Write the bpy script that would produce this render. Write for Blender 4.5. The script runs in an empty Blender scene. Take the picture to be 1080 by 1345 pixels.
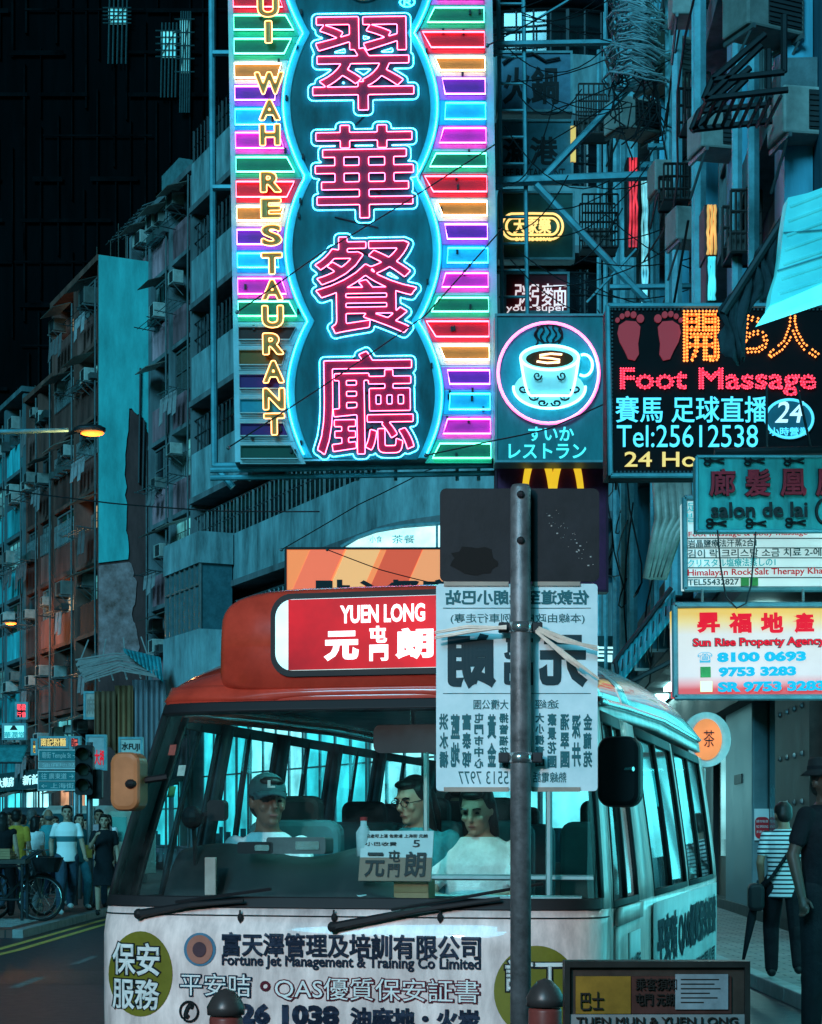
import bpy, bmesh, math, random
import numpy as np
from mathutils import Vector, Matrix, Euler
random.seed(7)
R = math.radians
SC = bpy.context.scene
COL = SC.collection
# ------------------------------------------------------------------ camera, sky, light, exposure
CAMZ, HZ, FP = 1.4, 1095.0, 2400.0          # eye height, horizon row and focal length in photo pixels
cam = bpy.data.cameras.new('camera'); camo = bpy.data.objects.new('camera', cam); COL.objects.link(camo)
camo.location = (0, 0, CAMZ); camo.rotation_euler = (R(90), 0, 0)
cam.sensor_fit = 'AUTO'; cam.sensor_width = 36.0
cam.lens = 36.0*FP/1345.0
cam.shift_x = 0.0; cam.shift_y = (HZ-672.5)/1345.0
cam.clip_start = 0.05; cam.clip_end = 2000
SC.camera = camo
W = bpy.data.worlds.new('World'); SC.world = W; W.use_nodes = True
nt = W.node_tree; bg = nt.nodes['Background']
sky = nt.nodes.new('ShaderNodeTexSky'); sky.sky_type = 'NISHITA'; sky.sun_disc = False
sky.sun_elevation = R(4.0); sky.sun_rotation = R(200); sky.air_density = 2.0; sky.ozone_density = 3.0
mx = nt.nodes.new('ShaderNodeMix'); mx.data_type = 'RGBA'; mx.blend_type = 'MULTIPLY'; mx.inputs[0].default_value = 1.0
nt.links.new(sky.outputs[0], mx.inputs[6]); mx.inputs[7].default_value = (0.03, 0.80, 0.92, 1)
nt.links.new(mx.outputs[2], bg.inputs[0]); bg.inputs[1].default_value = 0.055
sun = bpy.data.lights.new('sun', 'SUN'); sun.energy = 2.5; sun.angle = R(20); sun.color = (0.17, 0.74, 1.0)
suno = bpy.data.objects.new('sun', sun); COL.objects.link(suno)
suno.rotation_euler = Vector((0.42, 1.0, -0.55)).to_track_quat('-Z', 'Y').to_euler()
SC.view_settings.view_transform = 'Standard'; SC.view_settings.look = 'None'
SC.view_settings.exposure = 0.15; SC.view_settings.gamma = 1.0
SC.render.engine = 'CYCLES'; SC.cycles.use_denoising = True
SC.cycles.max_bounces = 6; SC.cycles.diffuse_bounces = 2; SC.cycles.glossy_bounces = 3
SC.cycles.transparent_max_bounces = 12; SC.cycles.transmission_bounces = 4
SC.cycles.sample_clamp_indirect = 4.0; SC.cycles.caustics_reflective = False; SC.cycles.caustics_refractive = False

def P(px, py, Y):
    return Vector(((px-540.0)/FP*Y, Y, CAMZ+(HZ-py)/FP*Y))

# ------------------------------------------------------------------ materials
MATS = {}
def mat(name, col, rough=.6, metal=0.0, var=.35, scale=5.0, bump=0.0, coat=0.0, streak=0.0, spec=.22, dirt=None):
    if name in MATS: return MATS[name]
    m = bpy.data.materials.new(name); m.use_nodes = True; n = m.node_tree; b = n.nodes['Principled BSDF']
    b.inputs['Roughness'].default_value = rough; b.inputs['Metallic'].default_value = metal
    b.inputs['Specular IOR Level'].default_value = spec; b.inputs['Coat Weight'].default_value = coat
    c = (col[0], col[1], col[2], 1)
    if var > 0:
        tc = n.nodes.new('ShaderNodeTexCoord'); mp = n.nodes.new('ShaderNodeMapping')
        n.links.new(tc.outputs['Object'], mp.inputs[0])
        if streak: mp.inputs['Scale'].default_value = (1, 1, streak)
        nz = n.nodes.new('ShaderNodeTexNoise'); nz.inputs['Scale'].default_value = scale
        nz.inputs['Detail'].default_value = 7; nz.inputs['Roughness'].default_value = .68
        n.links.new(mp.outputs[0], nz.inputs[0])
        cr = n.nodes.new('ShaderNodeValToRGB')
        cr.color_ramp.elements[0].position = .3; cr.color_ramp.elements[1].position = .68
        d = dirt or [x*(1-var) for x in col]
        cr.color_ramp.elements[0].color = (d[0], d[1], d[2], 1)
        cr.color_ramp.elements[1].color = (min(1, col[0]*(1+var*.25)), min(1, col[1]*(1+var*.25)), min(1, col[2]*(1+var*.25)), 1)
        n.links.new(nz.outputs[0], cr.inputs[0]); n.links.new(cr.outputs[0], b.inputs['Base Color'])
        mr = n.nodes.new('ShaderNodeMapRange'); mr.inputs[3].default_value = max(0.03, rough-.12); mr.inputs[4].default_value = min(1, rough+.15)
        n.links.new(nz.outputs[0], mr.inputs[0]); n.links.new(mr.outputs[0], b.inputs['Roughness'])
        if bump:
            bp = n.nodes.new('ShaderNodeBump'); bp.inputs['Strength'].default_value = bump; bp.inputs['Distance'].default_value = .02
            n.links.new(nz.outputs[0], bp.inputs['Height']); n.links.new(bp.outputs[0], b.inputs['Normal'])
    else:
        b.inputs['Base Color'].default_value = c
    MATS[name] = m; return m

def vary(m, lo, hi):
    """each object of this material a little darker or lighter than the next"""
    n = m.node_tree; b = n.nodes['Principled BSDF']; src = b.inputs['Base Color'].links[0].from_socket
    oi = n.nodes.new('ShaderNodeObjectInfo'); mr = n.nodes.new('ShaderNodeMapRange'); mr.inputs[3].default_value = lo; mr.inputs[4].default_value = hi
    mx_ = n.nodes.new('ShaderNodeMix'); mx_.data_type = 'RGBA'; mx_.blend_type = 'MULTIPLY'; mx_.inputs[0].default_value = 1
    n.links.new(oi.outputs['Random'], mr.inputs[0]); n.links.new(src, mx_.inputs[6]); n.links.new(mr.outputs[0], mx_.inputs[7]); n.links.new(mx_.outputs[2], b.inputs['Base Color']); return m
def emat(name, col, st, base=None, var=0.0, scale=3.0):
    if name in MATS: return MATS[name]
    m = bpy.data.materials.new(name); m.use_nodes = True; n = m.node_tree; b = n.nodes['Principled BSDF']
    bc = base or col
    b.inputs['Base Color'].default_value = (bc[0], bc[1], bc[2], 1); b.inputs['Roughness'].default_value = .4; b.inputs['Specular IOR Level'].default_value = .12
    b.inputs['Emission Color'].default_value = (col[0], col[1], col[2], 1); b.inputs['Emission Strength'].default_value = st
    if var:
        tc = n.nodes.new('ShaderNodeTexCoord'); nz = n.nodes.new('ShaderNodeTexNoise'); nz.inputs['Scale'].default_value = scale; nz.inputs['Detail'].default_value = 4
        mr = n.nodes.new('ShaderNodeMapRange'); mr.inputs[1].default_value = .3; mr.inputs[2].default_value = .7
        mr.inputs[3].default_value = st*(1-var); mr.inputs[4].default_value = st*(1+var*.4)
        n.links.new(tc.outputs['Object'], nz.inputs[0]); n.links.new(nz.outputs[0], mr.inputs[0]); n.links.new(mr.outputs[0], b.inputs['Emission Strength'])
    MATS[name] = m; return m

def glass(name, tint=(.7, .95, .95), rough=.03, trans=.85, refl=1.0, dust=.045):
    if name in MATS: return MATS[name]
    m = bpy.data.materials.new(name); m.use_nodes = True; n = m.node_tree; n.nodes.clear()
    o = n.nodes.new('ShaderNodeOutputMaterial'); t = n.nodes.new('ShaderNodeBsdfTransparent'); g = n.nodes.new('ShaderNodeBsdfGlossy')
    t.inputs[0].default_value = (tint[0]*trans, tint[1]*trans, tint[2]*trans, 1); g.inputs['Roughness'].default_value = rough
    g.inputs[0].default_value = (refl, refl, refl, 1)
    lw = n.nodes.new('ShaderNodeLayerWeight'); lw.inputs[0].default_value = .5
    pw = n.nodes.new('ShaderNodeMath'); pw.operation = 'POWER'; pw.inputs[1].default_value = 5.0; n.links.new(lw.outputs['Facing'], pw.inputs[0])
    fr = n.nodes.new('ShaderNodeMapRange'); fr.inputs[3].default_value = .045; fr.inputs[4].default_value = .8; n.links.new(pw.outputs[0], fr.inputs[0])
    mxs = n.nodes.new('ShaderNodeMixShader'); n.links.new(fr.outputs[0], mxs.inputs[0]); n.links.new(t.outputs[0], mxs.inputs[1]); n.links.new(g.outputs[0], mxs.inputs[2])
    tc = n.nodes.new('ShaderNodeTexCoord'); nz = n.nodes.new('ShaderNodeTexNoise'); nz.inputs['Scale'].default_value = 4.0; nz.inputs['Detail'].default_value = 8; nz.inputs['Roughness'].default_value = .7
    mr = n.nodes.new('ShaderNodeMapRange'); mr.inputs[1].default_value = .45; mr.inputs[2].default_value = .8; mr.inputs[3].default_value = .003; mr.inputs[4].default_value = dust
    df = n.nodes.new('ShaderNodeBsdfDiffuse'); df.inputs[0].default_value = (.5, .55, .55, 1); m2 = n.nodes.new('ShaderNodeMixShader')
    n.links.new(tc.outputs['Object'], nz.inputs[0]); n.links.new(nz.outputs[0], mr.inputs[0]); n.links.new(mr.outputs[0], m2.inputs[0]); n.links.new(mxs.outputs[0], m2.inputs[1]); n.links.new(df.outputs[0], m2.inputs[2])
    n.links.new(m2.outputs[0], o.inputs[0]); MATS[name] = m; return m

# ------------------------------------------------------------------ mesh building
class MB:
    def __init__(s): s.v = []; s.f = []
    def add(s, vs, fs, M=None):
        k = len(s.v)
        s.v += [tuple(M @ Vector(p)) for p in vs] if M is not None else [tuple(p) for p in vs]
        s.f += [tuple(i+k for i in f) for f in fs]
    def box(s, c, d, rot=None):
        x, y, z = d[0]/2, d[1]/2, d[2]/2
        vs = [(-x,-y,-z),(x,-y,-z),(x,y,-z),(-x,y,-z),(-x,-y,z),(x,-y,z),(x,y,z),(-x,y,z)]
        M = Matrix.Translation(Vector(c))
        if rot: M = M @ Euler(rot).to_matrix().to_4x4()
        s.add(vs, [(0,3,2,1),(4,5,6,7),(0,1,5,4),(1,2,6,5),(2,3,7,6),(3,0,4,7)], M); return s
    def span(s, a, b):
        return s.box([(a[i]+b[i])/2 for i in range(3)], [abs(b[i]-a[i]) for i in range(3)])
    def rbox(s, c, d, r, n=4, rot=None):       # box with rounded corners seen from the front (x-z outline), depth along y
        x, z = d[0]/2-r, d[2]/2-r; pts = []
        for (cx, cz, a0) in ((x, z, 0), (-x, z, 90), (-x, -z, 180), (x, -z, 270)):
            for i in range(n+1):
                a = R(a0+90*i/n); pts.append((cx+r*math.cos(a), cz+r*math.sin(a)))
        M = Matrix.Translation(Vector(c))
        if rot: M = M @ Euler(rot).to_matrix().to_4x4()
        s.prism(pts, -d[1]/2, d[1]/2, M); return s
    def prism(s, pts, y0, y1, M=None):         # outline in x-z extruded along y
        n = len(pts)
        vs = [(p[0], y0, p[1]) for p in pts]+[(p[0], y1, p[1]) for p in pts]
        s.add(vs, [tuple(range(n)), tuple(range(2*n-1, n-1, -1))]+[(i, i+n, (i+1) % n+n, (i+1) % n) for i in range(n)], M); return s
    def tube(s, pts, r, n=6, closed=False, cap=True):
        pts = [Vector(p) for p in pts]; k = len(pts)
        if k < 2: return s
        rr = r if isinstance(r, (list, tuple)) else [r]*k
        vs = []; prev = None
        for i, p in enumerate(pts):
            if closed: t = pts[(i+1) % k]-pts[i-1]
            else: t = pts[min(i+1, k-1)]-pts[max(i-1, 0)]
            if t.length < 1e-9: t = Vector((0, 0, 1))
            t.normalize()
            if prev is None:
                u = t.cross(Vector((0, 1, 0)));
                if u.length < .1: u = t.cross(Vector((1, 0, 0)))
            else: u = prev - t*prev.dot(t)
            if u.length < 1e-6: u = t.orthogonal()
            u.normalize(); prev = u; w = t.cross(u)
            for j in range(n):
                a = 2*math.pi*j/n; vs.append(p+(u*math.cos(a)+w*math.sin(a))*rr[i])
        fs = []
        for i in range(k if closed else k-1):
            a, b = i*n, ((i+1) % k)*n
            for j in range(n): fs.append((a+j, a+(j+1) % n, b+(j+1) % n, b+j))
        if cap and not closed: fs += [tuple(range(n-1, -1, -1)), tuple(range((k-1)*n, k*n))]
        s.add(vs, fs); return s
    def ell(s, c, r, nu=14, nv=9, M=None):
        if not isinstance(r, (list, tuple)): r = (r, r, r)
        vs = [(0, 0, 1)]+[(math.sin(math.pi*i/nv)*math.cos(2*math.pi*j/nu), math.sin(math.pi*i/nv)*math.sin(2*math.pi*j/nu), math.cos(math.pi*i/nv)) for i in range(1, nv) for j in range(nu)]+[(0, 0, -1)]
        fs = [(0, 1+j, 1+(j+1) % nu) for j in range(nu)]
        for i in range(nv-2):
            a, b = 1+i*nu, 1+(i+1)*nu
            fs += [(a+j, b+j, b+(j+1) % nu, a+(j+1) % nu) for j in range(nu)]
        a = 1+(nv-2)*nu; fs += [(a+(j+1) % nu, a+j, len(vs)-1) for j in range(nu)]
        T = Matrix.Translation(Vector(c)) @ (M.to_4x4() if M is not None else Matrix.Identity(4)) @ Matrix.Diagonal((r[0], r[1], r[2], 1))
        s.add(vs, fs, T); return s
    def loft(s, secs, n=14):                   # elliptical sections [(centre, rx, ry)], capped
        vs = []; k = len(secs)
        for (c, rx, ry) in secs:
            for j in range(n):
                a = 2*math.pi*j/n; vs.append((c[0]+rx*math.cos(a), c[1]+ry*math.sin(a), c[2]))
        fs = [(i*n+j, i*n+(j+1) % n, (i+1)*n+(j+1) % n, (i+1)*n+j) for i in range(k-1) for j in range(n)]
        fs += [tuple(range(n-1, -1, -1)), tuple(range((k-1)*n, k*n))]
        s.add(vs, fs); return s
    def cap(s, a, b, ra, rb, n=10):            # tapered capsule
        s.tube([a, b], [ra, rb], n); s.ell(a, ra, n, 6); s.ell(b, rb, n, 6); return s
    def lathe(s, prof, n=20, c=(0, 0, 0)):     # [(r, z)]
        vs = [(c[0]+r*math.cos(2*math.pi*j/n), c[1]+r*math.sin(2*math.pi*j/n), c[2]+z) for r, z in prof for j in range(n)]
        k = len(prof)
        s.add(vs, [(i*n+j, i*n+(j+1) % n, (i+1)*n+(j+1) % n, (i+1)*n+j) for i in range(k-1) for j in range(n)]+[tuple(range(n-1, -1, -1)), tuple(range((k-1)*n, k*n))]); return s
    def grid(s, fn, nu, nv):
        vs = [fn(i/nu, j/nv) for j in range(nv+1) for i in range(nu+1)]
        s.add(vs, [(j*(nu+1)+i, j*(nu+1)+i+1, (j+1)*(nu+1)+i+1, (j+1)*(nu+1)+i) for j in range(nv) for i in range(nu)]); return s
    def build(s, name, m, parent=None, smooth=False, solid=0.0, bevel=0.0):
        me = bpy.data.meshes.new(name); me.from_pydata(s.v, [], s.f); me.materials.append(m)
        if smooth:
            me.polygons.foreach_set('use_smooth', [True]*len(me.polygons))
        me.update()
        o = bpy.data.objects.new(name, me); COL.objects.link(o)
        if parent: o.parent = parent
        if solid:
            d = o.modifiers.new('solid', 'SOLIDIFY'); d.thickness = solid; d.offset = -1
        if bevel:
            d = o.modifiers.new('bevel', 'BEVEL'); d.width = bevel; d.segments = 2; d.limit_method = 'ANGLE'
        return o

    def each(s, name, m, parent=None, **k):
        """one object for every separate piece"""
        par = list(range(len(s.v)))
        def find(a):
            while par[a] != a: par[a] = par[par[a]]; a = par[a]
            return a
        for f in s.f:
            for i in f[1:]:
                a, b = find(f[0]), find(i)
                if a != b: par[a] = b
        g = {}
        for f in s.f: g.setdefault(find(f[0]), []).append(f)
        out = []
        for fs in g.values():
            ids = sorted({i for f in fs for i in f}); mp = {a: b for b, a in enumerate(ids)}; q = MB(); q.v = [s.v[i] for i in ids]; q.f = [tuple(mp[i] for i in f) for f in fs]
            out.append(q.build(name, m, parent, **k))
        return out

def tag(o, label=None, cat=None, group=None, kind=None):
    if label: o['label'] = label
    if cat: o['category'] = cat
    if group: o['group'] = group
    if kind: o['kind'] = kind
    return o
def thing(name, label, cat, loc=(0, 0, 0), rot=(0, 0, 0), group=None):
    o = bpy.data.objects.new(name, None); COL.objects.link(o); o.empty_display_size = .1
    o.location = loc; o.rotation_euler = rot
    return tag(o, label, cat, group)
KIDS = {}
def copytree(o, parent=None):
    c = o.copy(); COL.objects.link(c); c.parent = parent
    for ch in [x for x in COL.objects if x.parent == o] if o not in KIDS else KIDS[o]: copytree(ch, c)
    return c
def struct(o): o['kind'] = 'structure'; return o

# ------------------------------------------------------------------ lettering
_cu = bpy.data.curves.new('lettering', 'FONT'); _to = bpy.data.objects.new('lettering', _cu)
def glyphs(s, off=0.0, depth=0.0, wire=0.0, res=3):
    _cu.body = s; _cu.offset = off; _cu.extrude = depth; _cu.bevel_depth = wire; _cu.bevel_resolution = 0 if wire else 0
    _cu.fill_mode = 'NONE' if wire else 'FRONT'; _cu.resolution_u = res
    if depth and not wire: _cu.fill_mode = 'BOTH'
    m = _to.to_mesh(); vs = [tuple(v.co) for v in m.vertices]; fs = [tuple(p.vertices) for p in m.polygons]; _to.to_mesh_clear()
    return vs, fs
def fit(s, x0, z0, x1, z1, off=0.0, depth=0.0, wire=0.0, y=0.0, mirror=False, keep=False, vert=False, ital=0.0, ref=None):
    """lettering standing in the x-z plane, filling the rectangle, facing -y; returns verts, faces. vert: a column of letters"""
    if vert:
        vs, fs = [], []; n = len(s); h = (z1-z0)/n
        for i, ch in enumerate(s):
            if ch == ' ': continue
            a, b = fit(ch, x0, z1-(i+1)*h+h*.06, x1, z1-i*h-h*.06, off, depth, wire, y, mirror, keep)
            k = len(vs); vs += a; fs += [tuple(j+k for j in f) for f in b]
        return vs, fs
    vs, fs = glyphs(s, 0, 0.02 if depth else 0, wire)
    if not vs: return [], []
    if off > 0 and not wire:                  # bold: the filled letters plus a flat stroke along their outlines
        wv, wf = glyphs(s, 0, 0, off); k = len(vs); zc = .02 if depth else .0012
        vs = vs+[(v[0], v[1], zc*.9+v[2]*(.08 if depth else .02)) for v in wv]; fs = fs+[tuple(i+k for i in f) for f in wf]
    ax = min(v[0] for v in vs); bx = max(v[0] for v in vs); ay = min(v[1] for v in vs); by = max(v[1] for v in vs)
    sx = (x1-x0)/max(1e-6, bx-ax); sz = (z1-z0)/max(1e-6, by-ay)
    if keep: sx = sz = min(sx, sz)
    cx, cz = (x0+x1)/2, (z0+z1)/2; mx_, my_ = (ax+bx)/2, (ay+by)/2
    out = []
    for v in vs:
        u = (v[0]-mx_)*sx+ital*(v[1]-my_)*sz
        if mirror: u = -u
        yy = -v[2]*(depth/.04 if depth and not wire else min(sz, .15) if off and not wire else sz)
        out.append((cx+u, y+yy, cz+(v[1]-my_)*sz))
    if mirror: fs = [tuple(reversed(f)) for f in fs]
    return out, fs

def contours(s, offs, N=150):
    """outlines of the lettering grown by each offset (letter heights), as closed loops of points"""
    vs, fs = glyphs(s, 0, 0, 0, 4); cnt = {}
    for f in fs:
        for i in range(len(f)):
            a, b = vs[f[i]][:2], vs[f[(i+1) % len(f)]][:2]; a = (round(a[0], 5), round(a[1], 5)); b = (round(b[0], 5), round(b[1], 5))
            if a == b: continue
            k = (min(a, b), max(a, b)); cnt[k] = cnt.get(k, 0)+1
    E = np.array([[*a, *b] for (a, b), c in cnt.items() if c == 1]); m = max(offs)+.03
    x0, y0 = E[:, [0, 2]].min()-m, E[:, [1, 3]].min()-m; x1, y1 = E[:, [0, 2]].max()+m, E[:, [1, 3]].max()+m
    h = max(x1-x0, y1-y0)/N; nx, ny = int((x1-x0)/h)+2, int((y1-y0)/h)+2
    X, Y = np.meshgrid(x0+np.arange(nx)*h, y0+np.arange(ny)*h); D = np.full(X.shape, 9.0); ins = np.zeros(X.shape, bool)
    for ax, ay, bx_, by in E:
        dx, dy = bx_-ax, by-ay; t = np.clip(((X-ax)*dx+(Y-ay)*dy)/(dx*dx+dy*dy), 0, 1)
        D = np.minimum(D, np.hypot(X-ax-t*dx, Y-ay-t*dy))
        if dy: ins ^= ((ay > Y) != (by > Y)) & (X < (Y-ay)*dx/dy+ax)
    D = np.where(ins, -D, D); out = []
    for o in offs:
        F = D-o; seg = {}
        def pt(j, i, k):
            j2, i2 = (j, i+1) if k == 0 else (j+1, i); f0, f1 = F[j, i], F[j2, i2]; t = f0/(f0-f1)
            return (x0+(i+(i2-i)*t)*h, y0+(j+(j2-j)*t)*h)
        for j in range(ny-1):
            for i in range(nx-1):
                c = (F[j, i] < 0, F[j, i+1] < 0, F[j+1, i+1] < 0, F[j+1, i] < 0)
                if all(c) or not any(c): continue
                ed = []
                if c[0] != c[1]: ed.append((j, i, 0))
                if c[1] != c[2]: ed.append((j, i+1, 1))
                if c[3] != c[2]: ed.append((j+1, i, 0))
                if c[0] != c[3]: ed.append((j, i, 1))
                prs = [(ed[0], ed[1])] if len(ed) == 2 else ([(ed[0], ed[3]), (ed[1], ed[2])] if not c[0] else [(ed[0], ed[1]), (ed[2], ed[3])])
                for a, b in prs: seg.setdefault(a, []).append(b); seg.setdefault(b, []).append(a)
        loops = []; left = set(seg)
        while left:
            a = left.pop(); lp = [a]; cur = a
            while True:
                nxt = [b for b in seg[cur] if b in left]
                if not nxt: break
                cur = nxt[0]; left.discard(cur); lp.append(cur)
            if len(lp) > 9:
                p = [pt(*e) for e in lp]
                for _ in range(2): p = [((p[i-1][0]+2*p[i][0]+p[(i+1) % len(p)][0])/4, (p[i-1][1]+2*p[i][1]+p[(i+1) % len(p)][1])/4) for i in range(len(p))]
                loops.append(p[::2])
        out.append(loops)
    return out, (E[:, [0, 2]].min(), E[:, [1, 3]].min(), E[:, [0, 2]].max(), E[:, [1, 3]].max())

class Board:
    """a flat sign facing the street: photo pixels -> its own metres"""
    def __init__(s, name, label, cat, cx, cy, Y, roll=0.0, group=None):
        s.cx, s.cy, s.Y, s.S, s.a = cx, cy, Y, FP/Y, R(roll)
        s.o = thing(name, label, cat, P(cx, cy, Y), (0, s.a, 0), group)
    def L(s, px, py, y=0.0):
        dx, dz = (px-s.cx)/s.S, -(py-s.cy)/s.S; c, n = math.cos(s.a), math.sin(s.a)
        return (dx*c-dz*n, y, dx*n+dz*c)
    def rect(s, x0, y0, x1, y1, d0=0.0, d1=.1, mb=None):
        mb = mb or MB(); a = s.L(x0, y1); b = s.L(x1, y0); mb.span((a[0], d0, a[2]), (b[0], d1, b[2])); return mb
    def poly(s, pts, d0, d1, mb=None):
        mb = mb or MB(); q = [s.L(*p) for p in pts]; mb.prism([(p[0], p[2]) for p in q], d0, d1); return mb
    def line(s, pts, r, y=0.0, closed=False, mb=None, n=6):
        mb = mb or MB(); mb.tube([s.L(p[0], p[1], y) for p in pts], r, n, closed); return mb
    def txt(s, t, x0, y0, x1, y1, m, y=-.02, part='lettering', mb=None, **k):
        k.setdefault('depth', .012); a = s.L((x0+x1)/2, (y0+y1)/2); w, h = (x1-x0)/s.S/2, (y1-y0)/s.S/2
        vs, fs = fit(t, a[0]-w, a[2]-h, a[0]+w, a[2]+h, y=y, **k)
        if mb is not None: mb.add(vs, fs); return mb
        b = MB(); b.add(vs, fs); return b.build(part, m, s.o)
# ------------------------------------------------------------------ ground, road, pavements
asph = mat('asphalt', (.035, .04, .05), .42, var=.5, scale=9, bump=.3)
def sheet(name, x0, y0, x1, y1, z, m):
    b = MB(); b.add([(x0, y0, z), (x1, y0, z), (x1, y1, z), (x0, y1, z)], [(0, 1, 2, 3)]); return struct(b.build(name, m))
sheet('ground', -400, -60, 400, 700, -.02, mat('ground', (.05, .05, .055), .8))
sheet('road', -60, -20, 3.1, 160, 0, asph)
def brickmat(name, c1, c2, mortar, sc, rough=.6):
    m = mat(name, c1, rough, var=0); n = m.node_tree; b = n.nodes['Principled BSDF']
    tc = n.nodes.new('ShaderNodeTexCoord'); br = n.nodes.new('ShaderNodeTexBrick'); br.inputs['Scale'].default_value = sc
    br.inputs['Color1'].default_value = (*c1, 1); br.inputs['Color2'].default_value = (*c2, 1); br.inputs['Mortar'].default_value = (*mortar, 1)
    br.inputs['Mortar Size'].default_value = .02; br.inputs['Bias'].default_value = -.1
    nz = n.nodes.new('ShaderNodeTexNoise'); nz.inputs['Scale'].default_value = 2.3; nz.inputs['Detail'].default_value = 6
    mm = n.nodes.new('ShaderNodeMix'); mm.data_type = 'RGBA'; mm.blend_type = 'MULTIPLY'; mm.inputs[0].default_value = .8
    n.links.new(tc.outputs['Object'], br.inputs[0]); n.links.new(tc.outputs['Object'], nz.inputs[0])
    n.links.new(br.outputs[0], mm.inputs[6]); n.links.new(nz.outputs[0], mm.inputs[7]); n.links.new(mm.outputs[2], b.inputs['Base Color'])
    bp = n.nodes.new('ShaderNodeBump'); bp.inputs['Strength'].default_value = .5; bp.inputs['Distance'].default_value = .01
    n.links.new(br.outputs[1], bp.inputs['Height']); bp.invert = True; n.links.new(bp.outputs[0], b.inputs['Normal'])
    return m
paver = brickmat('brick_paving', (.34, .26, .25), (.26, .24, .25), (.05, .05, .05), 1.7)
pv = MB().span((3.25, -10, -.01), (9.5, 60, .12)).build('pavement', paver); struct(pv)
kb = MB()
for i in range(60): kb.span((3.1, -10+i*1.2, -.01), (3.25, -10+i*1.2+1.19, .125))
struct(kb.build('kerb', mat('kerb_stone', (.28, .28, .28), .7), bevel=.012))
isl = MB(); isl.prism([(-5.35, 0), (-5.35, .001), (-30, .001), (-30, 0)], 24, 25); 
pv2 = MB(); pv2.add([(-5.35, 24.5, .11), (-5.35, 75, .11), (-30, 75, .11), (-30, 24.5, .11), (-5.35, 24.5, -.01), (-30, 24.5, -.01), (-5.35, 75, -.01), (-30, 75, -.01)],
    [(0, 1, 2, 3), (0, 3, 5, 4), (0, 4, 6, 1)])
struct(pv2.build('pavement', brickmat('red_paving', (.36, .13, .10), (.26, .11, .10), (.06, .05, .05), 1.7)))
kb = MB()
for i in range(40): kb.span((-5.35, 24.5+i*1.2, -.01), (-5.2, 24.5+i*1.2+1.19, .115))
struct(kb.build('kerb', mat('kerb_stone', (.28, .28, .28)), bevel=.012))
yl = mat('yellow_line', (.62, .42, .10), .6, var=.5, scale=14)
def strip(name, pts, w, m, z=.004):
    b = MB(); vs = []
    for i, p in enumerate(pts):
        q = Vector(pts[min(i+1, len(pts)-1)])-Vector(pts[max(i-1, 0)]); q.normalize(); nn = Vector((-q.y, q.x))*w/2
        vs += [(p[0]+nn.x, p[1]+nn.y, z), (p[0]-nn.x, p[1]-nn.y, z)]
    b.add(vs, [(2*i, 2*i+1, 2*i+3, 2*i+2) for i in range(len(pts)-1)]); return struct(b.build(name, m))
for dx in (0, .26): strip('road_marking', [(-4.98+dx-max(0, (22-y))*.05, y) for y in range(8, 75, 2)], .11, yl)
wl = mat('white_line', (.22, .22, .22), .6, var=.9, scale=14)
for y in (13.5, 16.5, 19.5, 23, 27): strip('road_marking', [(-3.6, y), (-3.6, y+1.3)], .10, wl)
# tactile plate by the crossing
tb = MB().span((-6.6, 25.2, .112), (-5.5, 27.6, .118))
for i in range(11):
    for j in range(22): tb.box((-6.52+i*.096, 25.3+j*.105, .12), (.05, .05, .012))
struct(tb.build('pavement', mat('tactile_grey', (.3, .3, .3), .6)))

# ------------------------------------------------------------------ facades of the old block on the left (built storey by storey)
E0 = Vector((-.429, .903)); QA = Vector((-8.25, 66.0)); OUT = Vector((-.903, -.429))
glassdark = mat('dark_window_glass', (.012, .02, .025), .08, var=0, spec=.8)
glasslit = emat('lit_window_glass', (.15, .75, .8), .55, base=(.1, .2, .2), var=.8, scale=1.2)
glasswarm = emat('warm_window_glass', (1, .72, .42), .5, base=(.2, .15, .1), var=.8, scale=1.2)
alu = mat('aluminium_frame', (.32, .36, .38), .4, .6, var=.3)
steel = mat('galvanised_steel', (.30, .36, .38), .45, .7, var=.35)
darksteel = mat('dark_steel', (.03, .035, .04), .5, .5, var=.3)
acm = mat('aircon_casing', (.5, .52, .5), .55, var=.4, scale=4)
vary(acm, .18, 1.0); vary(steel, .3, 1.0); vary(alu, .35, 1.1)
acg = mat('aircon_grille', (.04, .045, .05), .6, var=.2)
corr = vary(mat('corrugated_sheet', (.30, .27, .24), .55, .3, var=.5, scale=4), .2, 1.0)
curt = vary(mat('window_curtain', (.30, .36, .36), .8, var=.6, scale=3, streak=6), .15, .8)
voidm = mat('dark_recess', (.012, .014, .016), .8, var=.3)

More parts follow.
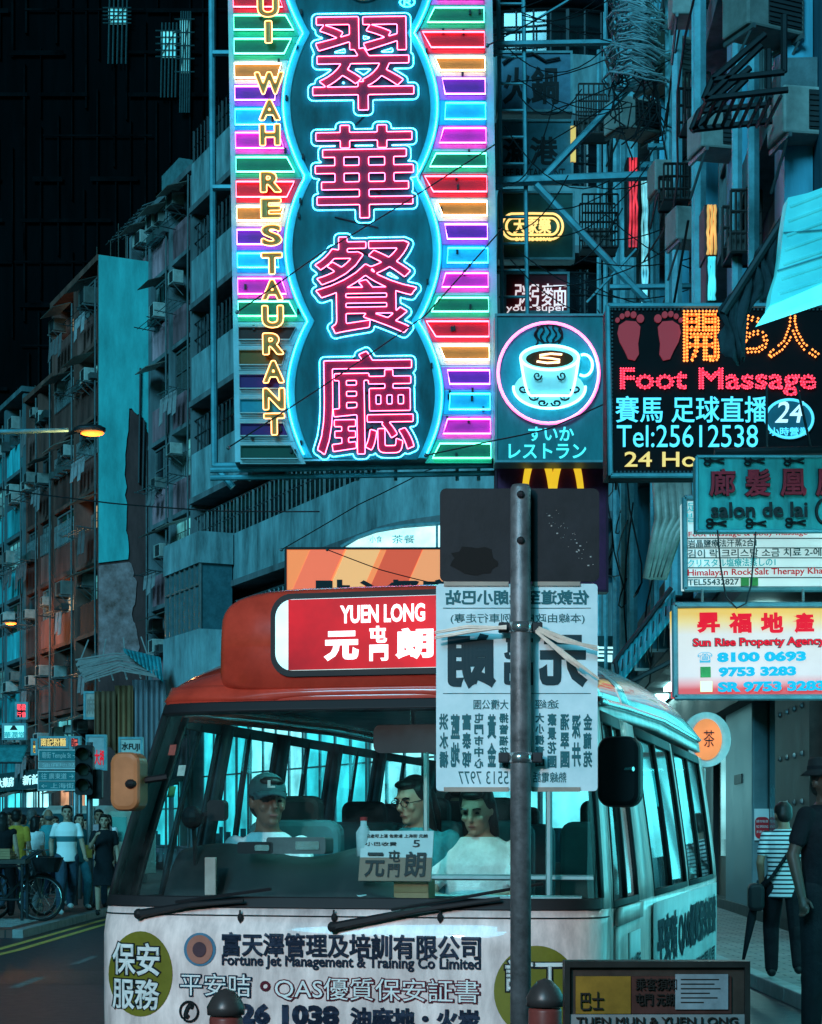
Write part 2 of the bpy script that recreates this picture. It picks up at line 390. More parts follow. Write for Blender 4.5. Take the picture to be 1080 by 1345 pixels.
def facade_thing(name, label, cat, Q, u0, off=0.0):
    b = Q+E0*u0+OUT*off
    return thing(name, label, cat, (b.x, b.y, 0), (0, 0, math.atan2(E0.y, E0.x)))
def win(o, x0, x1, z0, z1, y, m, n=3, grille=True, rows=1, frame=alu):
    """a window (glass) with its frame and grille; local frame x along, y out"""
    g = MB().span((x0, y-.05, z0), (x1, y, z1)).build('window', m, o)
    f = MB(); t = .06
    f.span((x0-t, y-.02, z0-t), (x1+t, y+.05, z0)); f.span((x0-t, y-.02, z1), (x1+t, y+.05, z1+t))
    f.span((x0-t, y-.02, z0), (x0, y+.05, z1)); f.span((x1, y-.02, z0), (x1+t, y+.05, z1))
    for i in range(1, n): x = x0+(x1-x0)*i/n; f.span((x-.025, y+.001, z0), (x+.025, y+.04, z1))
    for i in range(1, rows+1): z = z0+(z1-z0)*i/(rows+1); f.span((x0, y+.002, z-.02), (x1, y+.035, z+.02))
    f.build('frame', frame, g)
    if grille:
        q = MB(); k = max(3, int((x1-x0)/.16))
        for i in range(k+1): x = x0+(x1-x0)*i/k; q.tube([(x, y+.16, z0-.05), (x, y+.16, z1*.7+z0*.3)], .012, 4)
        for z in (z0-.05, (z0+z1)/2, z1*.7+z0*.3): q.tube([(x0, y+.16, z), (x1, y+.16, z)], .014, 4)
        q.build('grille', steel, g)
    return g
# one air conditioner to copy
AC0 = thing('air_conditioner', 'x', 'air conditioner')
MB().span((-.42, 0, 0), (.42, .55, .55)).build('casing', acm, AC0, bevel=.03)
q = MB().span((-.36, .551, .06), (.12, .565, .5))
for i in range(7): q.span((-.36, .566, .08+i*.06), (.12, .58, .10+i*.06))
q.build('grille', acg, AC0)
for x in (-.36, .36): q = MB(); q.span((x-.02, -.02, -.06), (x+.02, .6, -.005)); q.tube([(x, 0, -.5), (x, .55, -.04)], .02, 4); q.build('bracket', steel, AC0)
KIDS[AC0] = [x for x in COL.objects if x.parent == AC0]
for x in KIDS[AC0]: KIDS[x] = []
_first = [True]
def place_ac(o, x, y, z, label, group, s=1.0, turn=0):
    M = Matrix.Translation(o.location) @ o.rotation_euler.to_matrix().to_4x4()
    a = AC0 if _first[0] else copytree(AC0); _first[0] = False
    a.location = M @ Vector((x, y, z)); a.rotation_euler = (0, 0, o.rotation_euler.z+random.uniform(-.08, .08)); a.scale = (s*(.85+.3*random.random()), s, s*(.8+.35*random.random()))
    a['label'] = label; a['group'] = group; return a

recm = mat('recess_render', (.035, .045, .05), .85, var=.6, scale=1.5, spec=.2)  # shade of the recess painted into a darker wall colour
def block(o, L, H, sh, z0, wallm, parm, bays, seed, par=1.15, depth=9.0, aclabel='', litp=.12, dens=.6, proj=.8, pipes=True, bodym=None):
    """an old tenement front: parapet bands pushed out, dark recess with windows between them"""
    rnd = random.Random(seed)
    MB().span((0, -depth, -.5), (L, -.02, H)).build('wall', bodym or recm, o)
    bw = L/bays; nw = 0
    k = 0
    z = z0
    pb = MB(); sl = MB(); aw = MB(); rk = MB(); pp = MB(); pil = MB()
    while z < H-.8:
        ph = par if z > 3 else .3
        for b in range(bays):
            x = b*bw
            dz = rnd.uniform(-.05, .05)
            aclab = lambda w, b=b, z=z: 'air conditioner %s, storey %d, bay %d from the near end, %s' % (w, round((z-z0)/sh)+1, b+1, aclabel)
            pb.span((x+.06, proj-.14, z+dz), (x+bw-.06, proj, z+ph+dz))
        sl.span((0, -.02, z-.16), (L, proj+.05, z-.01))
        top = min(z+sh-.2, H)
        for b in range(bays):
            x = b*bw
            lit = rnd.random()
            m = glasslit if lit < litp else (glasswarm if lit < litp*1.35 else curt if lit < litp*1.35+.22 else glassdark)
            wy = rnd.choice([.12, .3, proj-.12])
            n_ = rnd.choice([2, 3, 4])
            if z > 3: win(o, x+.25, x+bw-.25, z+ph+.05, top-.12, wy, m, n_, grille=rnd.random() < .65); nw += 1
            if rnd.random() < dens*.7:
                a0 = x+rnd.uniform(.2, bw*.3); a1 = a0+bw*.55
                zz = top-.1; n = 9
                for i in range(n):
                    xa = a0+(a1-a0)*i/n; xb = a0+(a1-a0)*(i+.8)/n
                    aw.add([(xa, proj, zz), (xb, proj, zz), (xb, proj+.75, zz-.28), (xa, proj+.75, zz-.28), (xa, proj, zz-.03), (xb, proj, zz-.03), (xb, proj+.75, zz-.31), (xa, proj+.75, zz-.31)],
                        [(0, 1, 2, 3), (7, 6, 5, 4), (0, 3, 7, 4), (1, 5, 6, 2), (3, 2, 6, 7), (0, 4, 5, 1)])
            if aw.v: aw.build('awning', corr, o); aw = MB()
            if rk.v: rk.build('laundry_rack', steel, o); rk = MB()
            if rnd.random() < dens and z > 3:
                place_ac(o, x+bw*rnd.uniform(.25, .75), proj-.1, z+ph+rnd.uniform(.02, .6), aclab('above the parapet'), 'air conditioners on the '+aclabel, rnd.uniform(.7, 1.0))
            if rnd.random() < dens*.5 and z > 3: place_ac(o, x+bw*rnd.uniform(.2, .8), proj-.12, top-.75, aclab('under the slab'), 'air conditioners on the '+aclabel, rnd.uniform(.65, .85))
            if rnd.random() < dens*.8:
                for i in range(3):
                    yy = proj+.25+i*.2; rk.tube([(x+.3, yy, z+ph-.1), (x+bw-.4, yy, z+ph-.05+rnd.uniform(-.06, .06))], .018, 4)
                if rnd.random() < .5:
                    cl_ = MB()
                    for i in range(rnd.randint(2, 4)):
                        xa = x+.5+i*.5; l_ = rnd.uniform(.5, 1.0); cl_.add([(xa, proj+.44, z+ph-.08), (xa+.36, proj+.44, z+ph-.08), (xa+.34+rnd.uniform(-.05, .05), proj+.5, z+ph-.08-l_), (xa+.04, proj+.48, z+ph-.08-l_*rnd.uniform(.85, 1))], [(0, 1, 2, 3)])
                    cl_.build('laundry', vary(mat('laundry_cloth', (.45, .42, .44), .9, var=.4), .15, 1.0) if 'laundry_cloth' not in MATS else MATS['laundry_cloth'], o, solid=.02)
                for xx in (x+.4, x+bw-.5): rk.tube([(xx, proj-.05, z+ph-.12), (xx, proj+.8, z+ph-.05)], .02, 4)
            if rnd.random() < .35*dens:           # flower boxes, boxes and bundles stored on the parapet
                for i in range(rnd.randint(2, 5)):
                    w_ = rnd.uniform(.2, .5); xx = x+rnd.uniform(.3, bw-.5)
                    rk.box((xx, proj+.15, z+ph+.15), (w_, .3, rnd.uniform(.15, .4)))
        z += sh
    for b in range(bays+1):
        pil.span((b*bw-.16, -.02, -.4), (b*bw+.16, proj+.06, H-.1))
        if pipes:
            px_ = b*bw+.3; pts = [(px_, proj+.1, 0)]; zz = 0
            while zz < H-1: zz += 2.4; pts.append((px_+rnd.uniform(-.05, .05), proj+.1, min(zz, H)))
            pp.tube(pts, .038, 6)
    pb.each('parapet', parm, o, bevel=.02); sl.each('floor_slab', wallm, o); pil.each('pilaster', wallm, o)
    if pp.v: pp.each('drain_pipe', mat('grimy_pipe', (.10, .13, .14), .6, .2, var=.5), o)
    rf = MB().span((-.1, -depth, H), (L+.1, proj+.15, H+.22)).build('roof', wallm, o)
    cl = MB()
    for i in range(int(L/1.3)):
        if rnd.random() < .6: cl.box((rnd.uniform(.5, L-.5), -rnd.uniform(.5, 2.5), H+.22+.4), (rnd.uniform(.4, 1.5), .8, rnd.uniform(.5, 1.2)))
        if rnd.random() < .6: x = rnd.uniform(.3, L-.3); cl.tube([(x, -.6, H), (x, -.6, H+rnd.uniform(1.2, 3))], .025, 4)
    if cl.v: cl.build('roof_hut', corr, rf)

wallA = mat('grey_render', (.17, .20, .22), .8, var=.6, scale=1.3, bump=.3, streak=.3)
parA = mat('lavender_render', (.60, .28, .33), .8, var=.85, scale=1.6, bump=.2, streak=.22)
wallB = mat('brown_render', (.20, .085, .07), .8, var=.75, scale=1.2, streak=.3)
parB = mat('brown_parapet', (.30, .125, .11), .8, var=.75, scale=1.1, streak=.25)
parC = mat('teal_painted_parapet', (.06, .62, .70), .75, var=.8, scale=1.3, streak=.22)
wallC = mat('teal_grey_render', (.10, .17, .19), .8, var=.55, scale=1.2, streak=.3)

A = facade_thing('tenement_building', 'grey tenement with lavender parapet bands rising beside the left post of the giant neon sign', 'building', QA, -3.6)
block(A, 7.2, 24.0, 2.98, .7, wallA, parA, 3, 3, aclabel='grey tenement', dens=.75)
# stair tower and set-back top on its roof
MB().span((4.9, -6, 24.2), (7.0, -.3, 26.3)).build('roof_tower', mat('roof_tower_render', (.10, .22, .24), .8, var=.4), A)
q = MB()
for i in range(9): q.tube([(4.6+i*.55, 0.3+.1, 24.6), (4.6+i*.55, 1.2, 24.2)], .03, 4)
for j in range(5): q.tube([(4.6, .3+j*.22, 24.6-j*.1), (9.4, .3+j*.22, 24.6-j*.1)], .025, 4)
q.build('rooftop_rack', steel, A)
B1 = facade_thing('brown_tenement', 'brown tenement with a bright blank end wall, above the orange street lamp', 'building', QA, 1.7, 1.77)
block(B1, 6.6, 22.2, 2.65, .9, wallB, parB, 2, 11, aclabel='tall brown tenement', dens=.85, depth=9)
# the blank end wall: a thin slab of light teal plaster above a painted shadow and peeling plaster
for _m, _l in ((parA, .4), (parB, .35), (parC, .55)): vary(_m, _l, 1.15)
endw = mat('teal_plaster', (.08, .60, .62), .85, var=.5, scale=1.1, streak=.3)
MX = Matrix(((0, -1, 0, 0), (1, 0, 0, 0), (0, 0, 1, 0), (0, 0, 0, 1)))       # x-z outline -> y-z, facing the camera
def jag(pts):
    rr_ = random.Random(8); out = []
    for i, p in enumerate(pts):
        q = pts[(i+1) % len(pts)]; out.append(p)
        if p[0] < .5 and q[0] < .5 and min(p[0], q[0]) > -2.1:
            for k in range(1, 6): out.append((p[0]+(q[0]-p[0])*k/6+rr_.uniform(-.05, .05), p[1]+(q[1]-p[1])*k/6+rr_.uniform(-.08, .08)))
    return out
def endp(pts, x0, x1, name, m):
    pts = jag(pts); e = MB(); e.prism(pts, -x0, -x1, MX)
    return e.build(name, m, B1)
MB().span((-.24, -2.2, 0), (-.03, .9, 22.2)).build('lower_end_wall', mat('brown_plaster', (.14, .06, .06), .85, var=.6, scale=1.5, streak=.3), B1)  # shadow on the end wall, painted as brown plaster
endp([(.93, 22.35), (-2.2, 22.35), (-2.2, 14.9), (-1.3, 15.3), (-.75, 16.6), (-.2, 16.9), (-.05, 15.2), (-.1, 13.0), (-.16, 11.4), (.93, 11.2)], -.25, -.29, 'end_wall', endw)  # lower outline follows the edge of the painted shadow
endp([(.93, 11.1), (-.2, 11.3), (-.5, 10.6), (-.3, 9.4), (-.6, 8.2), (-.35, 7.4), (.93, 7.2)], -.25, -.28, 'peeling_plaster', mat('old_pale_plaster', (.50, .30, .32), .85, var=.6, scale=2, dirt=(.16, .07, .06)))
q = MB()
for x, z0, z1 in ((-.55, 14.2, 18.4), (-.7, 14.0, 16.5), (-1.35, 15, 16.6), (-1.55, 15, 16.4)): q.tube([(-.33, x, z0), (-.36, x-.05, z1)], .04, 5)
q.each('iron_rod', darksteel, B1)
B2 = facade_thing('low_brown_tenement', 'lower brown tenement with white ventilator slots, between the tall brown and teal ones', 'building', QA, 8.35, 1.77)
block(B2, 4.5, 19.4, 2.65, .9, wallB, parB, 2, 5, aclabel='low brown tenement', dens=.6)
B3 = facade_thing('teal_tenement', 'long tenement with bright teal parapets at the left edge of the street', 'building', QA, 12.9, 1.85)
block(B3, 20, 19.9, 2.65, .9, wallC, parC, 6, 21, aclabel='teal tenement', dens=.8, litp=.2)
# corner building behind the neon sign, with rounded corner, balcony and curved band
C_ = facade_thing('corner_building', 'pale corner building with curved concrete bands behind the giant neon sign', 'building', QA, -23.0)
paleC = mat('pale_teal_concrete', (.26, .42, .46), .8, var=.75, scale=1.3, bump=.2, streak=.3)
CL = 19.3
def cpath(s, off=0.0):
    # along the facade from far end (s=0) to the corner, then round it
    x = CL-s
    rad = 4.0+off
    if x >= 4.0: return (x, off)
    a = (4.0-x)/4.0
    return (4.0-rad*math.sin(a), -4.0+rad*math.cos(a))
def cband(mb, z0, z1, off, th=.2, s0=0, s1=CL+2.4, n=40):
    for i in range(n):
        a, b = s0+(s1-s0)*i/n, s0+(s1-s0)*(i+1)/n
        p, q, r_, t = cpath(a, off), cpath(b, off), cpath(b, off-th), cpath(a, off-th)
        vs = [(*p, z0), (*q, z0), (*r_, z0), (*t, z0), (*p, z1), (*q, z1), (*r_, z1), (*t, z1)]
        mb.add(vs, [(0, 3, 2, 1), (4, 5, 6, 7), (0, 1, 5, 4), (2, 3, 7, 6), (1, 2, 6, 5), (3, 0, 4, 7)])
b = MB(); cband(b, 0, 25, 0, 5, n=30); b.build('wall', wallA, C_)
for k, z in enumerate([6.2, 9.5, 12.8, 16.1, 19.4, 22.7]):
    b = MB(); cband(b, z, z+1.5, .9, .2); b.build('parapet', paleC, C_)
    b = MB(); cband(b, z-.2, z-.01, 1.0, 1.1); b.build('floor_slab', wallA, C_)
    b = MB(); cband(b, z+1.55, z+2.9, .35, .1, n=22); g = b.build('window', glassdark if k != 1 else glassdark, C_)
    b = MB()
    for i in range(60):
        p = cpath(i*.36, .8); b.tube([(*p, z+1.5), (*p, z+2.65)], .03 if i % 4 else .06, 4)
    for h in (2.1, 2.65): b.tube([(*cpath(i*.36, .8), z+h) for i in range(60)], .035, 4)
    b.build('railing', steel if k < 2 else darksteel, C_)
# glazed bay at its far end
b = MB().span((CL-4.3, .95, 6.0), (CL-.6, 2.1, 7.9)); b.span((CL-4.3, .95, 10.0), (CL-.6, 2.1, 11.0)); b.each('bay_parapet', paleC, C_)
g = MB().span((CL-4.2, .95, 7.9), (CL-.7, 2.0, 10.0)).build('bay_window', mat('teal_bay_glass', (.05, .14, .17), .15, var=.4), C_)
b = MB()
for i in range(8): b.span((CL-4.25+i*.5, 2.0, 7.9), (CL-4.17+i*.5, 2.07, 10.0))
b.span((CL-4.25, 2.0, 9.3), (CL-.7, 2.06, 9.37)); b.build('frame', alu, g)

# ------------------------------------------------------------------ centre-right: the block across the far end of the street
D = thing('far_tenement', 'dark tenement front seen through the scaffold right of the giant neon sign', 'building', (2.0, 52, 0))
wD = mat('dark_teal_render', (.03, .06, .07), .8, var=.5, scale=1.0, streak=.3)
MB().span((0, 0, 0), (9, 8, 22.6)).build('wall', wD, D)
rr = random.Random(9)
for k in range(7):
    for j in range(5):
        x0 = .5+j*1.65; z0_ = 2.6+k*2.85
        g = MB().span((x0, -.06, z0_), (x0+1.2, -.01, z0_+1.5)).build('window', glasslit if rr.random() < .06 else glassdark, D)
        f = MB()
        for i in range(4): x = x0+i*.4; f.span((x-.03, -.12, z0_), (x+.03, -.061, z0_+1.5))
        for zz in (z0_, z0_+.5, z0_+1.5): f.span((x0-.03, -.125, zz-.03), (x0+1.23, -.065, zz+.03))
        f.build('frame', mat('pale_steel_frame', (.14, .22, .24), .5, .3), g)
    MB().span((-.05, -.35, 1.75+k*2.85), (9.05, -.01, 2.05+k*2.85)).build('floor_band', mat('band_render', (.05, .09, .10), .8, var=.4), D)
# dark high-rise under construction netting
T = thing('dark_tower', 'almost black high-rise with two lit openings, behind the left tenements', 'building', (-36, 135, 0))
blk = mat('black_netting', (.0028, .0045, .0055), .95, var=.6, scale=.4, streak=.15, spec=0)
MB().span((0, 0, 0), (23.5, 14, 82)).build('wall', blk, T)
q = MB()
_r = random.Random(6)
for i in range(22):
    z_ = 0
    while z_ < 82: l_ = _r.uniform(4, 20); x_ = i*1.08+_r.uniform(-.2, .2); q.span((x_, -.25, z_), (x_+_r.uniform(.06, .16), -.01, min(82, z_+l_))); z_ += l_+_r.uniform(0, 8)
for k in range(26):
    x_ = -.1
    while x_ < 23: l_ = _r.uniform(2, 9); q.span((x_, -.3, k*3.1+_r.uniform(-.15, .15)), (min(23.5, x_+l_), -.26, k*3.1+.25)); x_ += l_+_r.uniform(0, 4)
q.build('scaffold', mat('black_scaffold', (.0042, .0075, .009), .95, var=.9, scale=.3, spec=0), T)
def onT(px, py): v = P(px, py, 134.7); return v.x+36, v.z
for (x0, y0, x1, y1, m) in ((143, 12, 166, 32, glasslit), (212, 42, 231, 76, glasslit), (237, 27, 249, 96, glasslit), (213, 80, 248, 96, None)):
    a, b2 = onT(x0, y1), onT(x1, y0)
    if m:
        g = MB().span((a[0], -.45, a[1]), (b2[0], -.31, b2[1])).build('lit_opening', emat('site_light', (.2, .85, .9), .5, var=.8, scale=.6), T)
        f = MB(); nn = 4
        for i in range(nn+1): x = a[0]+(b2[0]-a[0])*i/nn; f.tube([(x, -.5, a[1]-3), (x+.1, -.5, b2[1]+.6)], .06, 4)
        for i in range(5): z = a[1]+(b2[1]-a[1])*i/4; f.tube([(a[0]-.4, -.52, z), (b2[0]+.4, -.52, z)], .05, 4)
        f.tube([(a[0], -.52, a[1]), (b2[0], -.52, b2[1])], .04, 4)
        f.build('scaffold_bars', mat('scaffold_bars', (.05, .1, .11), .6), g)
T2 = thing('unlit_tower', 'unlit black tower beyond the scaffold at the top of the picture', 'building', (-14, 160, 0))
MB().span((0, 0, 0), (64, 14, 95)).build('wall', blk, T2)
q = MB()
for k in range(30): q.span((-.05, -.2, k*3.2), (64, -.01, k*3.2+.3))
q.build('floor_band', mat('black_scaffold', (.010, .014, .015)), T2)

# ------------------------------------------------------------------ the building on the right, overhanging its arcade
RB = thing('arcade_building', 'weathered old block with pipes and cables along the right side of the street', 'building', (3.10, 5.0, 0), (0, 0, math.atan2(1, .05)))
wR = mat('blue_render', (.06, .17, .24), .75, var=.85, scale=1.1, bump=.2, streak=.2)
wR2 = mat('blue_grey_metal_cladding', (.10, .40, .54), .4, .4, var=.8, scale=1.2, streak=.15)
MB().span((0, -9, 4.6), (43, -.02, 21)).build('wall', wR, RB)
rr = random.Random(4)
for k in range(5):
    for j in range(8):
        x0 = 12.7+j*3.7; z0_ = 5.9+k*3.1
        win(RB, x0, x0+2.1, z0_, z0_+1.7, .02, [glassdark, glassdark, glassdark, curt, glasslit][rr.randint(0, 4)], 3, grille=rr.random() < .5)
    q = MB().span((11.6, -.01, 5.0+k*3.1), (43, .32, 5.35+k*3.1)); q.build('ledge', mat('ledge_concrete', (.16, .22, .24), .8, var=.5), RB)
q = MB()
for j in range(9): x = 12.2+j*3.7; q.span((x-.35, -.01, 4.6), (x+.25, .25, 20.9))
q.each('cladding_panel', wR2, RB)
q = MB()
for j in range(16):
    x = 12.6+j*1.85+rr.uniform(-.6, .6); y = .38+rr.uniform(0, .12); r_ = rr.choice([.045, .06, .08])
    q.tube([(x, y, 4.7), (x+rr.uniform(-.05, .05), y, 12), (x, y, 20.8)], r_, 6)
q.each('drain_pipe', mat('blue_grey_pipe', (.20, .48, .56), .45, .3, var=.4), RB)
q = MB()
for j in range(26):                                   # loose cables sagging along the front
    x = rr.uniform(12.5, 34); z = rr.uniform(5, 19); l = rr.uniform(2, 7); sag = rr.uniform(.3, 1.4); y = .4+rr.uniform(0, .5); dz = rr.uniform(-3, 3)
    q.tube([(x+l*t/8, y+.1*math.sin(t), z+dz*t/8-sag*4*(t/8)*(1-t/8)) for t in range(9)], .014, 4)
q.each('cable_run', darksteel, RB)
# arcade: back wall, shop fronts, columns, soffit
MB().span((0, -9, 4.3), (43, -.03, 4.58)).build('soffit', mat('arcade_soffit', (.10, .12, .13), .7), RB)
MB().span((0, -1.6, 0), (43, -1.2, 4.3)).build('shop_wall', mat('grey_shop_wall', (.06, .08, .09), .6, var=.4), RB)
def shop(name, x0, x1, z0, z1, y, m, **k):
    return MB().span((x0, -1.2, z0), (x1, y, z1)).build(name, m, RB, **k)
shop('door_frame', 28.9, 29.3, .12, 3.6, -1.05, mat('black_frame', (.015, .015, .018), .5))
dr = shop('door', 26.6, 28.9, .25, 3.3, -1.15, mat('brown_wood_door', (.14, .085, .065), .5, var=.5, scale=3, streak=.2))
MB().span((27.0, -1.149, 1.0), (28.5, -1.12, 3.1)).build('glass_pane', mat('dark_shop_glass', (.02, .05, .055), .08, var=0, spec=.8), dr)
MB().span((26.75, -1.149, 1.0), (26.83, -1.06, 1.7)).build('handle', steel, dr)
shop('pillar', 22.9, 26.2, .12, 3.9, -.95, mat('grey_clad_pillar', (.13, .20, .22), .4, .2, var=.35, scale=1.5), bevel=.03)
shop('shop_glass', 20.4, 22.7, .3, 3.4, -1.19, mat('pale_shop_glass', (.06, .26, .30), .15, var=.6, scale=.8))
rp = shop('rusty_pillar', 17.4, 20.2, .12, 4.2, -.9, mat('rusty_steel', (.06, .045, .045), .55, .4, var=.6, scale=2.5, bump=.3))
q = MB()
for i in range(4):
    for j in range(5): q.ell((17.9+i*.6, -.9, 1.2+j*.6), .04, 8, 5)
q.each('rivet', steel, rp)
shop('fascia', 17.0, 43.0, 3.4, 4.2, -.7, mat('dark_brown_fascia', (.07, .05, .05), .6, var=.5))
shop('plinth', 17.0, 43.0, .12, .28, -.9, mat('black_plinth', (.02, .02, .022), .5))
shop('notice_plate', 24.0, 24.9, 2.2, 2.35, -.93, mat('dark_plate', (.03, .03, .03), .5))
for i, x in enumerate((2, 5, 8, 11, 14.5, 18, 21.5, 24.2, 27.0, 30, 33)):
    l = MB().span((x, -.6, 4.22), (x+1.3, -.35, 4.295)).build('ceiling_lamp', emat('ceiling_tube', (.45, 1, .98), 16), RB)
for i in range(5):                                     # unseen shop windows, added to light the side of the bus
    x0 = 1.0+i*3.2; g = MB().span((x0, -1.2, .4), (x0+2.9, -1.15, 3.6)).build('lit_shop_window', emat('arcade_window', (.10, .85, .95), 3.2, base=(.1, .3, .3), var=.7, scale=.9), RB)
    f = MB()
    for x in (x0-.06, x0+1.42, x0+2.9): f.span((x, -1.2, .4), (x+.06, -1.08, 3.6))
    for z in (.34, 2.6, 3.6): f.span((x0-.06, -1.2, z), (x0+2.96, -1.07, z+.06))
    f.build('frame', alu, g)
    f = MB()
    for k in range(6): f.box((x0+.3+k*.45, -1.12, .75+rr.uniform(0, .3)), (.3, .05, rr.uniform(.4, 1.0)))
    f.build('goods', mat('dark_goods', (.03, .06, .07), .6), g)
# ------------------------------------------------------------------ the giant neon sign
def neon(name, c, st): return emat('neon_'+name, c, st, base=(.8, .8, .8))
N_PINK = neon('pink', (1, .09, .26), 8); N_CYAN = neon('cyan', (.02, .50, .85), 10); N_MAG = neon('magenta', (1, .08, .72), 8)
N_RED = neon('red', (1, .06, .12), 8); N_WARM = neon('warm', (1, .72, .40), 9); N_VIO = neon('violet', (.62, .14, 1), 8)
N_GRN = neon('green', (.10, 1, .55), 6); N_YEL = neon('yellow', (1, .40, .05), 4)
def paint(n, c, r=.5): return mat('sign_'+n, c, r, var=.3, scale=2.2)
S1 = Board('neon_restaurant_sign', 'giant neon restaurant sign with four pink characters and striped coloured bars', 'sign', 480, 300, 26, -.9)
boxm = paint('cabinet', (.05, .12, .14))
S1.rect(309, -60, 646, 608, .02, .55).build('cabinet', boxm, S1.o)
pale = paint('pale_panel', (.40, .62, .70), .45)
S1.rect(309, -60, 646, 607, 0, .018).build('face_panel', pale, S1.o)
def bx(py, side):               # wavy edge of the dark centre panel
    t = (py-45)/189.0*2*math.pi; w = abs(math.sin(t/2))**.85
    return (412-28*w) if side < 0 else (538+30*w)
pts = [(bx(y, -1)+.5, y) for y in range(-58, 606, 6)]+[(bx(y, 1), y) for y in range(604, -60, -6)]
def ripple(py): return py
def skew(x, y): return (x+.0155*(y-300), y)
S1.poly([skew(*p) for p in pts], -.02, 0).build('centre_panel', mat('sign_dark_teal', (.012, .17, .20), .6, spec=.2, var=.8, scale=1.6, streak=.3), S1.o)
# edge strips along the waves, the cyan glow painted into them
for sd in (-1, 1):
    q = MB(); e = [skew(bx(y, sd)+sd*12, y) for y in range(-58, 606, 6)]; f2 = [skew(bx(y, sd), y) for y in range(-58, 606, 6)]
    S1.poly(e+f2[::-1], -.03, -.002).build('wave_edge', paint('wave_edge', (.05, .5, .6)), S1.o)
    S1.line([skew(bx(y, sd)+sd*9, y) for y in range(-56, 600, 6)], .012, -.06).build('neon_tube', N_CYAN, S1.o)
glowc = {'r': (.62, .05, .10), 'y': (.72, .72, .66), 'p': (.42, .16, .55), 'c': (.02, .42, .66), 'm': (.66, .16, .52), 'g': (.06, .42, .30)}  # glow of the tubes painted into the bands around the bars
kinds = {'r': ((.42, .01, .035), N_RED), 'y': ((.34, .15, .03), N_WARM), 'p': ((.10, .02, .24), N_VIO), 'c': ((.03, .45, .62), N_CYAN), 'm': ((.36, .03, .36), N_MAG), 'g': ((.01, .12, .085), N_GRN)}
boxes = [(-1, a, b, k) for a, b, k in ((-10, 13, 'r'), (22, 43, 'g'), (53, 74, 'g'), (85, 106, 'y'), (115, 135, 'p'), (145, 167, 'c'), (176, 198, 'm'), (208, 229, 'g'), (240, 262, 'r'), (273, 293, 'y'), (303, 324, 'p'), (334, 354, 'c'), (367, 389, 'm'), (397, 418, 'g'), (430, 449, 'r'), (460, 482, 'y'), (492, 513, 'p'), (524, 545, 'c'), (556, 575, 'p'), (585, 605, 'g'))]
boxes += [(1, a, b, k) for a, b, k in ((-20, 2, 'm'), (12, 33, 'g'), (44, 66, 'r'), (77, 96, 'y'), (105, 127, 'p'), (137, 160, 'c'), (170, 191, 'm'), (203, 222, 'g'), (233, 255, 'r'), (266, 286, 'y'), (296, 317, 'p'), (327, 348, 'c'), (360, 380, 'm'), (392, 412, 'g'), (423, 445, 'r'), (455, 475, 'y'), (487, 507, 'p'), (518, 540, 'c'), (551, 572, 'm'), (583, 604, 'g'))]
for sd, a, b, k in boxes:
    q = [skew(311 if sd < 0 else 641, a-4.6), skew(bx(a-4.6, sd)+sd*13, a-4.6), skew(bx(b+4.6, sd)+sd*13, b+4.6), skew(311 if sd < 0 else 641, b+4.6)]
    S1.poly(q if sd < 0 else q[::-1], -.012, -.0005).build('painted_band', paint('band_'+k+('_unlit' if sd < 0 and a > 425 else ''), glowc[k] if not (sd < 0 and a > 425) else (.40, .52, .55)), S1.o)
    c, nm = kinds[k]; dead = sd < 0 and a > 425
    xo = 312 if sd < 0 else 640
    i0, i1 = bx(a, sd)+sd*20, bx(b, sd)+sd*20
    q = [skew(xo, a+1), skew(i0, a+1), skew(i1, b-1), skew(xo, b-1)]
    if sd > 0: q = q[::-1]
    if k == 'r' and dead: c = (.09, .025, .025)
    o = S1.poly(q, -.035, -.013).build('bar_panel', paint('bar_'+k+('_unlit' if dead else ''), [x*(.6 if dead else 1) for x in c]), S1.o)
    S1.line(q, .0125, -.075, True).build('neon_tube', nm if not dead else mat('dead_tube', (.5, .55, .55), .3, var=.2), o)
# the four characters: red raised faces, a pink outline tube and a wider cyan one
facem = mat('sign_red_face', (.30, .006, .07), .35, var=.3)
for ch, x0, y0, x1, y1 in (('翠', 408, 24, 546, 150), ('華', 412, 166, 546, 291), ('餐', 412, 312, 550, 442), ('廳', 414, 462, 546, 600)):
    o = S1.txt(ch, x0+3, y0+2, x1-3, y1-2, facem, y=-.055, part='character', off=.006, depth=.05)
    lps, bb = contours(ch, (.007, .050), 200); p0 = S1.L((x0+x1)/2, (y0+y1)/2)
    sx = (x1-x0-6)/S1.S/(bb[2]-bb[0]+.012); sz = (y1-y0-4)/S1.S/(bb[3]-bb[1]+.012)
    for loops, mm, r_ in ((lps[0], N_PINK, .0062), (lps[1], N_CYAN, .0085)):
        for lp in loops:
            m = MB(); m.tube([(p0[0]+(x-(bb[0]+bb[2])/2)*sx, -.10 if mm is N_PINK else -.065, p0[2]+(y-(bb[1]+bb[3])/2)*sz) for x, y in lp], r_, 5, True); m.build('neon_tube', mm, o)
gold = mat('gold_letter', (.36, .20, .055), .35, .3, var=.35)
